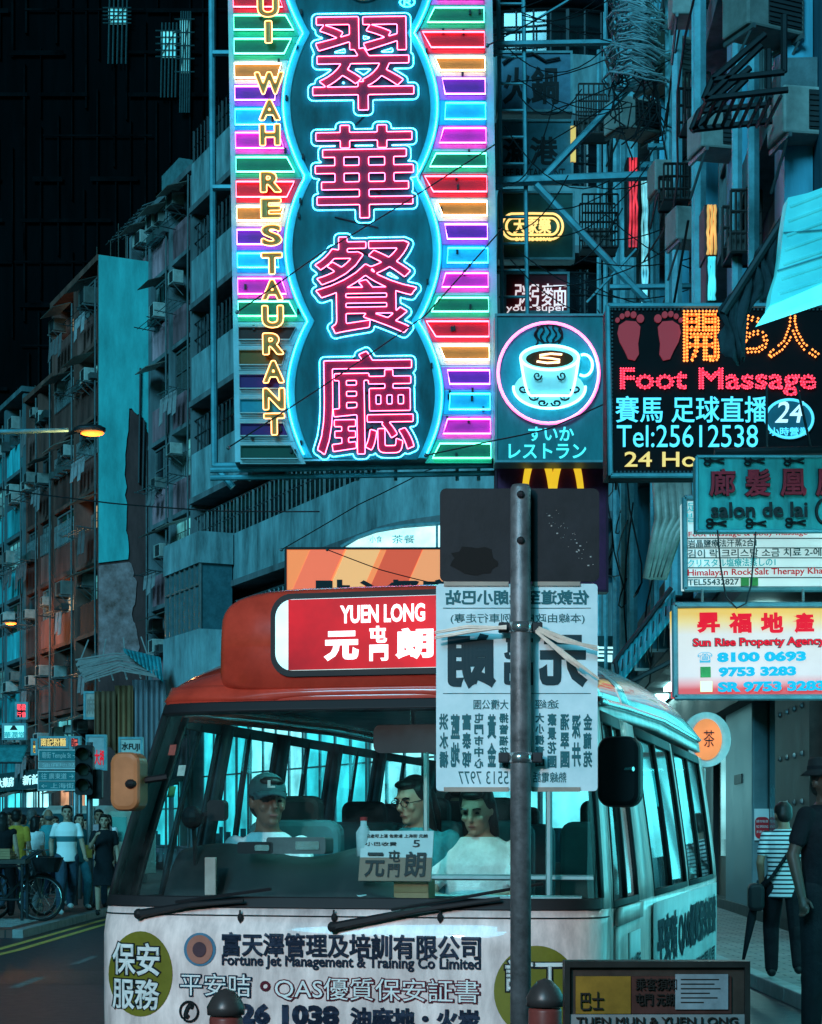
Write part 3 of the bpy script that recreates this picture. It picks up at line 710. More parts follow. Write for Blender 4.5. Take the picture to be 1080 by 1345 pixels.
for ch, y0, y1 in (('U', 0, 28), ('I', 33, 62), ('W', 100, 129), ('A', 136, 163), ('H', 168, 196), ('R', 230, 257), ('E', 265, 291), ('S', 299, 327), ('T', 336, 364), ('A', 371, 398), ('U', 405, 434), ('R', 441, 469), ('A', 477, 506), ('N', 513, 541), ('T', 546, 574)):
    cx = 353+.0150*(y0+14); w = {'I': 4.5, 'W': 19, 'U': 14, 'N': 14}.get(ch, 13.5)
    o = S1.txt(ch, cx-w, y0, cx+w, y1, gold, y=-.10, part='letter', off=.045, depth=.06)
    lps, bb = contours(ch, (.045,), 60); p0 = S1.L(cx, (y0+y1)/2); sx = 2*w/S1.S/(bb[2]-bb[0]+.09); sz = (y1-y0)/S1.S/(bb[3]-bb[1]+.09)
    for lp in lps[0]:
        m = MB(); m.tube([(p0[0]+(x-(bb[0]+bb[2])/2)*sx, -.14, p0[2]+(y-(bb[1]+bb[3])/2)*sz) for x, y in lp], .008, 5, True); m.build('neon_tube', N_YEL, o)
S1.txt('®', 524, -2, 546, 12, N_CYAN, y=-.05, part='trade_mark', off=.01)
o = S1.txt('◯', 455, -30, 500, 3, gold, y=-.06, part='emblem')
# junction boxes and cable ties on the face
q = MB()
rr = random.Random(3)
for i in range(46):
    sd = rr.choice((-1, 1)); x = rr.uniform(318, 400) if sd < 0 else rr.uniform(560, 638); y = rr.uniform(5, 600)
    p = S1.L(x, y, -.05); q.box(p, (.03, .04, .07))
for i in range(10): q.tube([S1.L(478+rr.uniform(-40, 40), 150+i*45+rr.uniform(-8, 8), -.03), S1.L(478+rr.uniform(-40, 40), 165+i*45, -.03)], .012, 4)
q.each('junction_box', darksteel, S1.o)
# its steel frame
FR = Board('sign_support', 'teal steel post and tube frame that carries the giant neon sign', 'sign frame', 480, 300, 26.7, -.9)
tealst = mat('teal_painted_steel', (.13, .40, .48), .45, .3, var=.45, scale=3)
FR.line([(278, -60), (282, 612)], .05, 0, n=8).build('post', tealst, FR.o)
q = MB()
for y in (72, 248): FR.line([(280, y), (660, y)], .045, -.06, mb=q)
for y, r_ in ((613, .06), (624, .04), (634, .04)): FR.line([(280, y), (800, y-9)], r_, -.35 if y > 613 else 0, mb=q, n=8)
for x in (330, 378, 470, 520, 600, 628): FR.line([(x, 606), (x, 636)], .025, -.25, mb=q)
FR.line([(282, 612), (306, 640)], .05, 0, mb=q)
q.each('rail', tealst, FR.o)
# scaffold ladder and braces on its right
SF = Board('sign_scaffold', 'teal steel ladder frame with long diagonal braces beside the giant neon sign', 'scaffold', 700, 300, 26.9)
q = MB()
for x in (656, 689): SF.line([(x-2, -60), (x+4, 420)], .032, 0, mb=q)
for y in range(-30, 420, 35): SF.line([(655, y), (690, y)], .022, 0, mb=q)
q.build('ladder', tealst, SF.o)
q = MB()
for p0, p1, r_ in (((645, 62), (885, 58), .05), ((645, 242), (900, 232), .075), ((712, 238), (836, 108), .055), ((704, 246), (852, 402), .06), ((800, 380), (960, 378), .045), ((840, 222), (985, 215), .07), ((850, 196), (985, 196), .05), ((700, 32), (750, 2), .02), ((770, 400), (835, 330), .02)):
    SF.line([p0, p1], r_, -.1, mb=q)
q.each('brace', tealst, SF.o)
q = MB()
for i in range(26):
    x0 = rr.uniform(650, 800); y0 = rr.uniform(0, 420); x1 = x0+rr.uniform(60, 240); y1 = y0+rr.uniform(-140, 100); s_ = rr.uniform(5, 40)
    SF.line([(x0+(x1-x0)*t/8, y0+(y1-y0)*t/8+s_*4*(t/8)*(1-t/8)) for t in range(9)], .009, -.2-rr.random()*.5, mb=q, n=4)
q.each('loose_wire', darksteel, SF.o)
# coil of cable hung high on the scaffold
CO = Board('cable_coil', 'tangled bundle of pale cable coiled high on the scaffold', 'cable', 834, 45, 26.2)
q = MB()
for i in range(60):
    y = -20+i*2.2+rr.uniform(-3, 3); w = 30+8*math.sin(i*.35)+rr.uniform(-6, 6); cx = 836+rr.uniform(-4, 4)
    q.tube([Vector(CO.L(cx, y))+Vector((w/CO.S*math.cos(a)*1.0, .32*math.sin(a), rr.uniform(-.05, .05)+.06*math.sin(2*a))) for a in [2*math.pi*j/10 for j in range(11)]], .013, 4)
q.build('cable_loops', mat('pale_cable', (.30, .42, .46), .5, var=.6), CO.o)
q = MB()
for i in range(14):
    x = rr.uniform(805, 868); q.tube([CO.L(x+rr.uniform(-25, 25)*t/6+6*math.sin(t*2+i), 90+t*rr.uniform(10, 22)) for t in range(7)], .012, 4)
q.build('hanging_cable', darksteel, CO.o)

# ------------------------------------------------------------------ stacked signs right of the neon sign
def lamp_sign(name, label, x0, y0, x1, y1, Y, facem_, framem, roll=0, d=.25, group=None):
    b = Board(name, label, 'sign', (x0+x1)/2, (y0+y1)/2, Y, roll, group)
    a, c = b.L((x0+x1)/2, (y0+y1)/2), None
    w, h = (x1-x0)/b.S/2, (y1-y0)/b.S/2; t = 3.0/b.S
    MB().span((-w, -.0, -h), (w, d, h)).build('cabinet', framem, b.o)
    MB().span((-w+t, -.02, -h+t), (w-t, -.001, h-t)).build('face', facem_, b.o)
    f = MB()
    f.span((-w, -.045, h-t), (w, -.001, h)); f.span((-w, -.045, -h), (w, -.001, -h+t)); f.span((-w, -.045, -h+t), (-w+t, -.001, h-t)); f.span((w-t, -.045, -h+t), (w, -.001, h-t))
    f.build('frame', framem, b.o); return b
stf = mat('sign_frame_teal', (.16, .32, .36), .5, .3, var=.4)
blackch = mat('black_letter', (.012, .014, .018), .5, var=.2)
HP = lamp_sign('hotpot_sign', 'unlit grey sign with two big dark characters, top of the stack beside the neon sign', 652, 68, 752, 148, 28.2, mat('grey_sign_face', (.11, .24, .34), .5, var=.4), stf)
HP.txt('火鍋', 660, 88, 734, 138, blackch, off=.03)
q = MB(); HP.line([(660, 85), (675, 74), (700, 72), (716, 82), (735, 78)], .02, -.06, mb=q); q.build('neon_tube', blackch, HP.o)
FH = lamp_sign('seafood_sign', 'unlit teal sign with two dark characters above the beige-lit oval sign', 652, 158, 753, 236, 28.2, mat('teal_sign_face', (.06, .22, .28), .5, var=.4), stf)
FH.txt('漁港', 660, 180, 733, 218, blackch, off=.03)
FH.txt('KEE RESTAURANT', 658, 222, 742, 233, blackch, off=.02)
MB().span((.55, -.06, -.2), (.63, -.02, .35)).build('side_strip', emat('amber_strip', (1, .6, .15), .5), FH.o)
CC = lamp_sign('cafe_sign', 'dark green sign with a glowing cream oval ring and three characters', 654, 252, 755, 342, 27.9, mat('deep_green_sign', (.02, .10, .09), .5, var=.35), stf)
glow = emat('cream_neon', (1, .62, .20), 1.3)
for k, gr in enumerate((0, 6)):
    q = MB(); pts = []
    for i in range(28):
        a = 2*math.pi*i/28; ex = 24-gr*.0; x = 699+(ex if math.cos(a) > 0 else -ex)*(1 if abs(math.cos(a)) > .01 else 0)+(16-gr)*math.cos(a); pts.append((x, 299+(17-gr)*math.sin(a)))
    CC.line(pts, .018, -.06, True, mb=q); q.build('neon_tube', glow, CC.o)
CC.txt('大家樂', 674, 288, 724, 309, glow, y=-.05, off=.035)
CC.txt('CAFE DE CORAL', 676, 313, 724, 318, glow, y=-.05, off=.02)
NO = lamp_sign('noodle_sign', 'dark red sign with white neon congee and noodle characters', 662, 358, 748, 412, 28.0, mat('dark_red_sign', (.16, .012, .025), .5, var=.35), stf)
wn = emat('white_neon', (.9, .8, .85), .8)
NO.txt('粥麵', 676, 374, 744, 404, wn, y=-.05, off=.0)
NO.txt('your super', 665, 404, 744, 412, wn, y=-.05, off=.0)
# coffee cup sign
CU = lamp_sign('coffee_cup_sign', 'teal square sign with a neon coffee cup inside a pink ring', 650, 413, 797, 608, 25.6, mat('teal_cup_sign', (.03, .22, .25), .5, var=.35, streak=.3), stf, d=.4)
def circ(cx, cy, rx, ry, n=40, a0=0, a1=360): return [(cx+rx*math.cos(R(a0+(a1-a0)*i/n)), cy+ry*math.sin(R(a0+(a1-a0)*i/n))) for i in range(n+(0 if a1-a0 == 360 else 1))]
CU.poly(circ(720, 492, 65, 65)[::-1], -.05, -.021).build('disc', mat('cup_disc', (.03, .30, .38), .4, var=.3), CU.o)
CU.line(circ(720, 492, 66, 66), .022, -.09, True).build('neon_ring', neon('ring_pink', (1, .10, .40), 2.4), CU.o)
whitep = mat('cup_white', (.72, .8, .8), .4, var=.1)
CU.poly(circ(721, 512, 46, 25)[::-1], -.075, -.051).build('saucer', whitep, CU.o)
cupp = [(683, 470)]+[(683+2*i, 470+[0, 14, 26, 36, 43, 47, 49][i] if i < 7 else 0) for i in range(1, 7)]+[(738, 519)]+[(760-2*i, 470+[0, 14, 26, 36, 43, 47, 49][i]) for i in range(6, 0, -1)]+[(760, 470)]
CU.poly(cupp[::-1], -.115, -.076).build('cup', whitep, CU.o)
CU.poly(circ(721, 474, 37, 15)[::-1], -.14, -.116).build('cup_rim', whitep, CU.o)
CU.poly(circ(721, 475, 31, 11)[::-1], -.155, -.141).build('coffee', mat('coffee', (.09, .03, .012), .25, var=.2), CU.o)
ncw = neon('ice', (.16, .85, 1), 6)
CU.line(circ(721, 474, 38, 16), .018, -.17, True).build('neon_tube', ncw, CU.o)
CU.line([(683, 474)]+[(683+2.2*i, 474+[0, 14, 26, 36, 43, 47, 49][i]) for i in range(1, 7)]+[(742, 523)]+[(759-2*i, 474+[0, 14, 26, 36, 43, 47, 49][i]) for i in range(6, -1, -1)], .018, -.15).build('neon_tube', ncw, CU.o)
CU.line(circ(721, 512, 47, 27, 40, -5, 185), .018, -.12).build('neon_tube', ncw, CU.o)
CU.line(circ(766, 483, 11, 14, 20, -110, 120), .018, -.14).build('cup_handle', ncw, CU.o)
CU.line([(737, 470), (722, 469), (708, 471), (708, 474), (722, 475), (734, 477), (734, 480), (718, 481), (704, 479)], .014, -.18).build('swirl', neon('swirl', (1, .55, .2), 3), CU.o)
q = MB()
for cx, cy, s_ in ((700, 524, 1), (742, 524, -1), (712, 532, 1), (730, 532, -1), (687, 514, 1), (755, 514, -1)):
    CU.line([(cx+s_*(7-.5*t)*math.cos(t*.75), cy+(5.2-.4*t)*math.sin(t*.75)) for t in range(11)], .014, -.125, mb=q, n=4)
for cx, cy, s_ in ((705, 497, 1), (737, 497, -1)): CU.line([(cx+s_*(6-.5*t)*math.cos(t*.75), cy+(7-.6*t)*math.sin(t*.75)) for t in range(11)], .012, -.155, mb=q, n=4)
q.build('scroll_pattern', blackch, CU.o)
q = MB()
for i in range(5):
    x = 704+i*8; CU.line([(x+2.5*math.sin(t*1.1+i), 455-t*3.2) for t in range(9)], .012, -.07, mb=q, n=4)
CU.line(circ(721, 440, 17, 13), .012, -.07, True, mb=q, n=4)
q.build('unlit_steam_tube', blackch, CU.o)
aqua = emat('aqua_letter', (.08, .75, .80), .9)
CU.txt('すいか', 694, 561, 754, 580, aqua, off=.02); CU.txt('レストラン', 668, 583, 770, 603, aqua, off=.02)
# arches sign
MC = lamp_sign('arches_sign', 'dark purple sign with tall yellow arches, behind the two black sign backs', 650, 590, 799, 778, 26.2, mat('dark_purple_sign', (.11, .012, .055), .5, var=.4), mat('dark_purple_frame', (.05, .01, .03), .5))
yel = emat('yellow_arch', (1, .62, .03), .75, base=(.8, .5, .02))
def arch(cx):
    out, inn = [], []
    for i in range(25):
        a = R(180*i/24); k = math.sin(a)**.62; out.append((cx-(22+7*(1-k))*math.cos(a)*.78, 655-68*k)); inn.append((cx-(11+7*(1-k))*math.cos(a)*.82, 655-52*k))
    return out+inn[::-1]
MC.poly(arch(707)[::-1], -.06, -.021).build('yellow_arch', yel, MC.o); MC.poly(arch(745)[::-1], -.062, -.0215).build('yellow_arch', yel, MC.o)
# pale light box high on the corner building, and the orange billboard behind the bus
LBX = Board('canopy_lightbox', 'glowing white and cyan curved canopy edge above the orange billboard', 'sign', 518, 706, 43.5)
LBX.poly([(452, 719), (470, 709), (495, 700), (530, 694), (584, 690), (584, 719)][::-1], -.02, .3).build('face', emat('white_cyan_face', (.55, 1, 1), 1.3, var=.6, scale=1.4), LBX.o)
q = MB(); LBX.line([(448, 719), (470, 706), (495, 697), (530, 691), (586, 687)], .05, -.03, mb=q); LBX.line([(574, 689), (574, 719)], .03, -.04, mb=q); q.each('edge', stf, LBX.o)
LBX.txt('小食', 486, 704, 502, 713, mat('teal_letter', (.03, .3, .3), .5), y=-.04); LBX.txt('茶餐', 515, 703, 545, 714, mat('teal_letter', (.03, .3, .3), .5), y=-.04)
BBm = emat('orange_backlit', (1, .24, .08), .62)
BB = lamp_sign('orange_billboard', 'backlit orange billboard with slanting stripes behind the bus roof', 374, 719, 640, 800, 41, BBm, mat('black_frame', (.015, .015, .018)), d=.4)
for x0, c in ((400, (1, .16, .08)), (445, (1, .42, .16)), (500, (.75, .09, .045)), (548, (1, .30, .12)), (600, (.6, .08, .05))):
    BB.poly([(x0-25, 797), (x0+22, 797), (x0+55, 722), (x0+8, 722)][::1], -.03, -.021).build('stripe', emat('backlit_stripe_%d' % x0, c, .6), BB.o)
BB.txt('點心餐廳', 412, 761, 600, 796, blackch, y=-.04, off=.04)

# ------------------------------------------------------------------ signs on the right
FM = Board('foot_massage_sign', 'black foot massage sign with dotted red and orange lettering', 'sign', 940, 512, 15.5, 0)
fmf = mat('black_sign_face', (.006, .006, .008), .5, var=.3, spec=.08)
FM.rect(797, 402, 1110, 625, 0, .3).build('cabinet', fmf, FM.o)
q = MB()
for p0, p1 in (((798, 402), (1110, 402)), ((798, 402), (802, 625)), ((802, 625), (1110, 625))): FM.line([p0, p1], .022, -.02, mb=q)
q.build('frame', tealst, FM.o)
ledr = emat('red_led', (1, .05, .10), 2.6); ledo = emat('orange_led', (1, .26, .05), 2.4); ledc = emat('cyan_led', (.10, .62, .85), .9); ledy = emat('amber_led', (.85, .5, .15), .75)
def dots(b, t, x0, y0, x1, y1, m, r, step, off=.0, part='led_lettering', line=True, mb=None):
    """lettering drawn as rows of small lamps along the outlines"""
    vs, fs = glyphs(t, off, 0, .0001); 
    n = len(vs)
    ax = min(v[0] for v in vs); bb = max(v[0] for v in vs); ay = min(v[1] for v in vs); by = max(v[1] for v in vs)
    seen = set(); o = MB()
    edges = {}
    pts = []
    for f in fs:
        for i in range(len(f)):
            a, c = vs[f[i]], vs[f[(i+1) % len(f)]]
            pts.append((a, c))
    for a, c in pts:
        A_ = b.L(x0+(a[0]-ax)/(bb-ax)*(x1-x0), y1-(a[1]-ay)/(by-ay)*(y1-y0)); C2 = b.L(x0+(c[0]-ax)/(bb-ax)*(x1-x0), y1-(c[1]-ay)/(by-ay)*(y1-y0))
        l = (Vector(A_)-Vector(C2)).length; k = max(1, int(l/step))
        for i in range(k):
            p = Vector(A_).lerp(Vector(C2), i/k); key = (round(p.x/step), round(p.z/step))
            if key in seen: continue
            seen.add(key); o.add([(p.x-r, -.03, p.z), (p.x, -.03, p.z-r), (p.x+r, -.03, p.z), (p.x, -.03, p.z+r), (p.x, -.045, p.z)], [(0, 1, 4), (1, 2, 4), (2, 3, 4), (3, 0, 4)])
    return o.build(part, m, b.o)
dots(FM, '開', 898, 410, 943, 475, ledo, .012, .026, .0); dots(FM, 'ら', 975, 416, 1007, 464, ledo, .012, .026, .0); dots(FM, '人', 1008, 414, 1074, 470, ledo, .012, .026, .0)
FM.txt('開', 900, 412, 941, 473, emat('dim_orange', (1, .2, .03), .35), off=.0, y=-.012)
dots(FM, 'Foot Massage', 815, 485, 1070, 520, ledr, .009, .021, .0); FM.txt('Foot Massage', 815, 485, 1070, 520, emat('dim_red', (1, .05, .1), .22), y=-.012, off=.0)
FM.txt('賽馬 足球直播', 808, 521, 1009, 556, ledc, off=.012)
FM.txt('Tel:25612538', 810, 559, 995, 588, ledc, off=.0)
FM.txt('24 Hours', 820, 594, 962, 614, ledy, off=.01)
FM.poly(circ(1036, 551, 31, 25)[::-1], -.02, -.001).build('oval_badge', mat('badge_teal', (.03, .14, .19), .4, var=.2), FM.o)
FM.line(circ(1036, 551, 31, 25), .012, -.03, True).build('badge_ring', ledc, FM.o)
FM.txt('24', 1020, 528, 1055, 556, emat('pale_letter', (.6, .8, .9), .8), ital=.2, off=.01); FM.txt('小時營業', 1010, 562, 1062, 573, ledc, off=.02)
fm_ = mat('foot_red', (.26, .03, .045), .5, var=.2)
for cx, sd in ((828, -1), (877, 1)):
    foot = [(cx-sd*6, 474), (cx-sd*11, 466), (cx-sd*10, 452), (cx-sd*12, 440), (cx-sd*13, 430), (cx-sd*7, 423), (cx+sd*6, 422), (cx+sd*15, 428), (cx+sd*17, 438), (cx+sd*14, 450), (cx+sd*8, 461), (cx+sd*3, 472)]
    if sd > 0: foot = foot[::-1]
    FM.poly(foot[::-1] if sd < 0 else foot[::-1], -.02, -.001).build('foot_picture', emat('foot_glow', (.5, .05, .08), .28, base=(.3, .04, .05)), FM.o)
    q = MB()
    for i, (dx, dy, r_) in enumerate(((-13, 419, 5), (-4, 414, 4), (4, 413, 3.6), (11, 416, 3.3), (17, 421, 3))):
        FM.poly(circ(cx+sd*dx, dy, r_, r_*1.1, 10)[::-1], -.02, -.001, mb=q)
    q.build('toe_picture', emat('foot_glow', (.5, .05, .08), .28), FM.o)
# dotted border lamps
q = MB()
for i in range(60):
    for (x, y) in ((803+i*5.2, 407), (805+i*5.2, 620)):
        p = FM.L(x, y, -.012); q.box(p, (.014, .012, .014))
for i in range(44): q.box(FM.L(804, 407+i*4.9, -.012), (.014, .012, .014))
q.build('border_lamps', mat('dead_led', (.06, .10, .12), .4), FM.o)
# salon sign
SA = Board('salon_sign', 'weathered teal hair salon sign with dark red characters and scissors', 'sign', 1000, 647, 13.2, -.5)
SA.rect(915, 600, 1110, 698, 0, .14).build('panel', mat('weathered_teal', (.05, .40, .40), .6, var=.6, scale=3, streak=.22, dirt=(.02, .10, .11)), SA.o)
q = MB()
for p in (((915, 600), (1110, 600)), ((915, 698), (1110, 698)), ((915, 600), (915, 698))): SA.line(p, .012, -.01, mb=q)
q.build('edge', tealst, SA.o)
dred = mat('salon_red_letter', (.42, .012, .03), .5, var=.4); 
for i, ch in enumerate('廊髮凰鳳'):
    x = 931+i*46.5
    SA.txt(ch, x-1, 616, x+35, 654, blackch, y=-.012, off=.055, depth=.01); SA.txt(ch, x, 617, x+34, 653, dred, y=-.03, off=.02, depth=.02)
SA.txt('salon de lai', 933, 660, 1060, 681, blackch, off=.03)
q = MB()
for x, y in ((925, 606), (978, 606), (1030, 606), (928, 688), (980, 688), (1032, 687)):
    for dy in (-1, 1):
        SA.line([(x+8, y+dy*1.5), (x+26, y-dy*3)], .008, -.012, mb=q, n=4); SA.line(circ(x+4, y+dy*3.2, 4, 2.6, 10), .007, -.012, True, mb=q, n=4)
q.each('scissors_picture', blackch, SA.o)
SA.line(circ(1084, 672, 12, 16, 20), .012, -.012, True).build('heart_picture', blackch, SA.o)
# therapy sign
HS = Board('therapy_sign', 'white lightbox listing salt therapy in four languages, hung under the teal salon sign', 'sign', 1000, 712, 13.9, -.9)
hl = emat('white_lightbox_face', (.62, .92, .95), .62, base=(.45, .5, .5), var=.35, scale=1.5)
HS.rect(900, 655, 1112, 772, 0, .2).build('face', hl, HS.o)
q = MB()
for p in (((899, 654), (1112, 654)), ((899, 774), (1112, 774)), ((899, 654), (900, 774))): HS.line(p, .022, -.01, mb=q)
q.build('frame', stf, HS.o)
tl = emat('teal_lit_letter', (.02, .35, .38), .5); rl = emat('red_letter', (.55, .02, .03), .35); gl = mat('dark_teal_letter', (.02, .10, .11), .5)
HS.txt('足底按摩', 902, 660, 960, 672, tl); HS.txt('발마사지', 902, 674, 958, 686, tl)
HS.txt('Foot massage & Body massage', 904, 698, 1060, 706, rl); HS.txt('岩晶鹽療法汗蒸2合1', 903, 709, 993, 719, gl, off=.01)
HS.txt('김이 락 크리스탈 소금 치료 2-에서-1', 903, 721, 1100, 732, gl, off=.01); HS.txt('クリスタル塩療法蒸しの1', 903, 734, 1018, 745, tl, off=.015)
HS.txt('Himalayan Rock Salt Therapy Khan', 903, 747, 1086, 758, rl, off=.012); HS.txt('TEL55432827', 903, 761, 970, 769, gl, off=.02)
q = MB(); HS.rect(973, 759, 983, 770, -.03, -.001, mb=q); q.build('phone_icon', mat('green_icon', (.10, .42, .12), .5), HS.o); HS.rect(985, 759, 995, 770, -.03, -.001).build('chat_icon', mat('green_icon', (.10, .42, .12), .5), HS.o)
q = MB()
for y in (707.5, 720, 733, 746, 759): HS.line([(902, y), (1100, y)], .004, -.012, mb=q, n=4)
q.build('rule_lines', gl, HS.o)
# property agency sign
PA = Board('property_agency_sign', 'glowing white agency sign with a yellow top, red bottom edge and phone numbers', 'sign', 1000, 852, 12.6, -.9)
pf = emat('agency_face', (.80, .92, .95), .78, base=(.12, .12, .12), var=.2, scale=1.5)
PA.rect(887, 796, 1112, 915, 0, .2).build('face', pf, PA.o)
n_ = pf.node_tree; tc = n_.nodes.new('ShaderNodeTexCoord'); sp = n_.nodes.new('ShaderNodeSeparateXYZ'); mr = n_.nodes.new('ShaderNodeMapRange'); cr = n_.nodes.new('ShaderNodeValToRGB')
n_.links.new(tc.outputs['Object'], sp.inputs[0]); n_.links.new(sp.outputs[2], mr.inputs[0]); mr.inputs[1].default_value = -.33; mr.inputs[2].default_value = .29; n_.links.new(mr.outputs[0], cr.inputs[0])
el = cr.color_ramp.elements; el[0].color = (.75, .02, .03, 1); el[0].position = .09; el[1].color = (1, .66, .04, 1); el[1].position = .93
for ps, c in ((.15, (.85, .42, .48, 1)), (.24, (.78, .88, .95, 1)), (.70, (.85, .95, .95, 1)), (.84, (1, .85, .30, 1))): x = el.new(ps); x.color = c
n_.links.new(cr.outputs[0], n_.nodes['Principled BSDF'].inputs['Emission Color'])
q = MB()
for p in (((886, 795), (1112, 795)), ((886, 916), (1112, 916)), ((886, 795), (887, 916))): PA.line(p, .022, -.01, mb=q)
q.build('frame', stf, PA.o)
br_ = emat('bright_red_letter', (.75, .006, .02), .62)
for i, ch in enumerate('昇福地產'): PA.txt(ch, 915+i*41.6, 805, 945+i*41.6, 832, br_, off=.05, keep=False)
PA.txt('Sun Rise Property Agency', 909, 837, 1084, 852, gl, y=-.012, off=.075, depth=.008); PA.txt('Sun Rise Property Agency', 910, 838, 1083, 851, br_, y=-.022, off=.03, depth=.01)
cy = emat('cyan_letter', (.01, .36, .52), .45)
PA.txt('☎', 916, 857, 935, 871, cy); PA.txt('8100 0693', 941, 856, 1058, 870, cy, off=.065)
PA.txt('9753 3283', 943, 876, 1045, 889, cy, off=.065); PA.txt('SR 9753 3283', 942, 895, 1083, 909, cy, off=.065)
PA.rect(920, 876, 933, 890, -.02, -.001).build('chat_icon', mat('green_icon', (.10, .42, .12), .5), PA.o); PA.rect(920, 895, 935, 909, -.02, -.001).build('chat_icon', emat('pale_green_icon', (.7, .9, .5), .7), PA.o)
q = MB()
for x in (924, 1057):
    for i in range(7): q.ell(PA.L(x, 775+i*3, .05), (.011, .006, .016), 6, 4)
q.build('chain', steel, PA.o)
PA.line([(941, 698), (945, 745), (952, 785), (966, 800), (978, 794), (985, 770), (991, 700)], .006, -.05, n=4).build('power_cable', darksteel, PA.o)
# brackets that carry the right-hand signs
for nm, lab, px, py, Y, x1 in (('sign_bracket', 'dark steel beam carrying the foot massage sign', 800, 628, 15.6, 1120), ('sign_bracket', 'brown steel beam above the teal salon sign', 940, 593, 13.3, 1120)):
    b = Board(nm, lab, 'bracket', px, py, Y)
    q = MB(); b.line([(px, py), (x1, py-4)], .035, .05, mb=q, n=8); b.line([(px+10, py), (px+10, py+14)], .012, .05, mb=q)
    b.line([(px+70, py), (px+70, py-90)], .010, .08, mb=q); b.line([(px+130, py), (px+110, py-90)], .010, .08, mb=q); q.build('beam', darksteel, b.o)
# bright box sign seen from below, and the furled awning beside it
AW = Board('corner_lightbox', 'bright cyan box at the right edge above the foot massage sign', 'sign', 1040, 320, 11.5)
q = MB()
AW.poly([(1012, 402), (1100, 364), (1100, 384), (1000, 418)][::-1], 0, .2, mb=q); q.each('lower_edge', emat('bright_cyan_edge', (.12, .9, 1), .8, var=.4, scale=3), AW.o)
AW.poly([(1036, 258), (1062, 252), (1100, 238), (1100, 362), (1050, 386), (1012, 400), (1015, 380), (1024, 352), (1027, 330), (1030, 296)][::-1], .02, .18).build('body', emat('cyan_backlit_panel', (.05, .55, .62), .5, var=.65, scale=3.2), AW.o)
q = MB(); AW.line([(1030, 305), (1100, 300)], .006, .012, mb=q, n=4); AW.line([(1022, 355), (1100, 330)], .006, .012, mb=q, n=4); q.each('seam', tealst, AW.o)
q = MB()
for i in range(7): AW.line([(1034-i*2.2+4, 270+i*19), (1100, 250+i*19-4)], .010, .016, mb=q, n=5)
q.each('rib', emat('cyan_backlit_panel', (.05, .55, .62), .5), AW.o)
FU = Board('furled_awning', 'dark furled awning hanging from a slanting pole in front of the foot massage sign', 'awning', 985, 380, 11.9)
FU.line([(1046, 262), (950, 412)], .028, 0, n=8).build('pole', darksteel, FU.o)
q = MB(); k = 24
top = [(1040-90*i/k, 272+138*i/k) for i in range(k+1)]
vs = []
for i, (x, y) in enumerate(top):
    h = float(np.interp(x, [948, 955, 962, 985, 990, 1008, 1040], [18, 60, 85, 112, 60, 70, 78]))+5*math.sin(i*1.7)
    for j in range(7): vs.append(Vector(FU.L(x-3+6*math.sin(j*.8+i*.5), y+h*j/6, .03*math.sin(i*1.9+j*.5)+.02)))
q.add(vs, [(i*7+j, i*7+j+1, (i+1)*7+j+1, (i+1)*7+j) for i in range(k) for j in range(6)])
q.build('fabric', mat('dark_canvas', (.03, .045, .055), .85, var=.6, scale=9), FU.o, smooth=True, solid=.01)
# red and white vertical neon strip signs half hidden by the scaffold
for (x0, y0, x1, y1, Y, c, nm, lab) in ((826, 208, 838, 325, 27.6, (1, .06, .09), 'red', 'narrow upright red neon sign seen edge-on'), (842, 215, 852, 400, 28.0, (.25, .8, .9), 'blue', 'narrow upright pale blue neon strip beside the red one'), (928, 270, 941, 335, 20, (1, .45, .12), 'orange', 'small upright orange lamp strip on the blue facade'), (930, 338, 940, 395, 20, (.1, .75, .8), 'aqua', 'small upright aqua lamp strip under the orange one')):
    b = Board('strip_sign', lab, 'sign', (x0+x1)/2, (y0+y1)/2, Y)
    b.rect(x0-2, y0-2, x1+2, y1+2, .02, .4).build('cabinet', darksteel, b.o)
    q = MB(); nn = 3
    for i in range(nn): x = x0+2+(x1-x0-4)*i/(nn-1); b.line([(x+rr.uniform(-1, 1), y0+(y1-y0)*t/9) for t in range(10)], .016, -.02, mb=q)
    q.build('neon_tube', emat('strip_'+nm, c, .75, var=.8, scale=4), b.o)
# air conditioners and cage on the right facade
for (px, py, Y, s_, lab) in ((868, 130, 27.5, 1.25, 'large pale air conditioner beside the cable coil'), (820, 185, 28.5, .9, 'small air conditioner lower left of the large pale one'), (985, 62, 17, .75, 'brown air conditioner high at the upper right')):
    a = copytree(AC0); p = P(px, py, Y); a.location = p; a.rotation_euler = (0, 0, R(205)); a.scale = (s_, s_, s_); a['label'] = lab; a['category'] = 'air conditioner'
    a['group'] = 'air conditioners on the scaffold side'
for (px, py, Y, s_, lab) in ((905, 330, 24, .8, 'air conditioner beside the small orange lamp strip'), (880, 265, 26, .8, 'air conditioner under the long dark beam'), (940, 215, 21, .85, 'air conditioner left of the black cage shelf'), (1052, 200, 17, .8, 'air conditioner above the bright cyan box'), (915, 40, 24, .9, 'air conditioner high behind the cable coil')):
    a = copytree(AC0); a.location = P(px, py, Y); a.rotation_euler = (0, 0, R(rr.uniform(170, 215))); a.scale = (s_, s_, s_); a['label'] = lab; a['category'] = 'air conditioner'; a['group'] = 'air conditioners on the scaffold side'
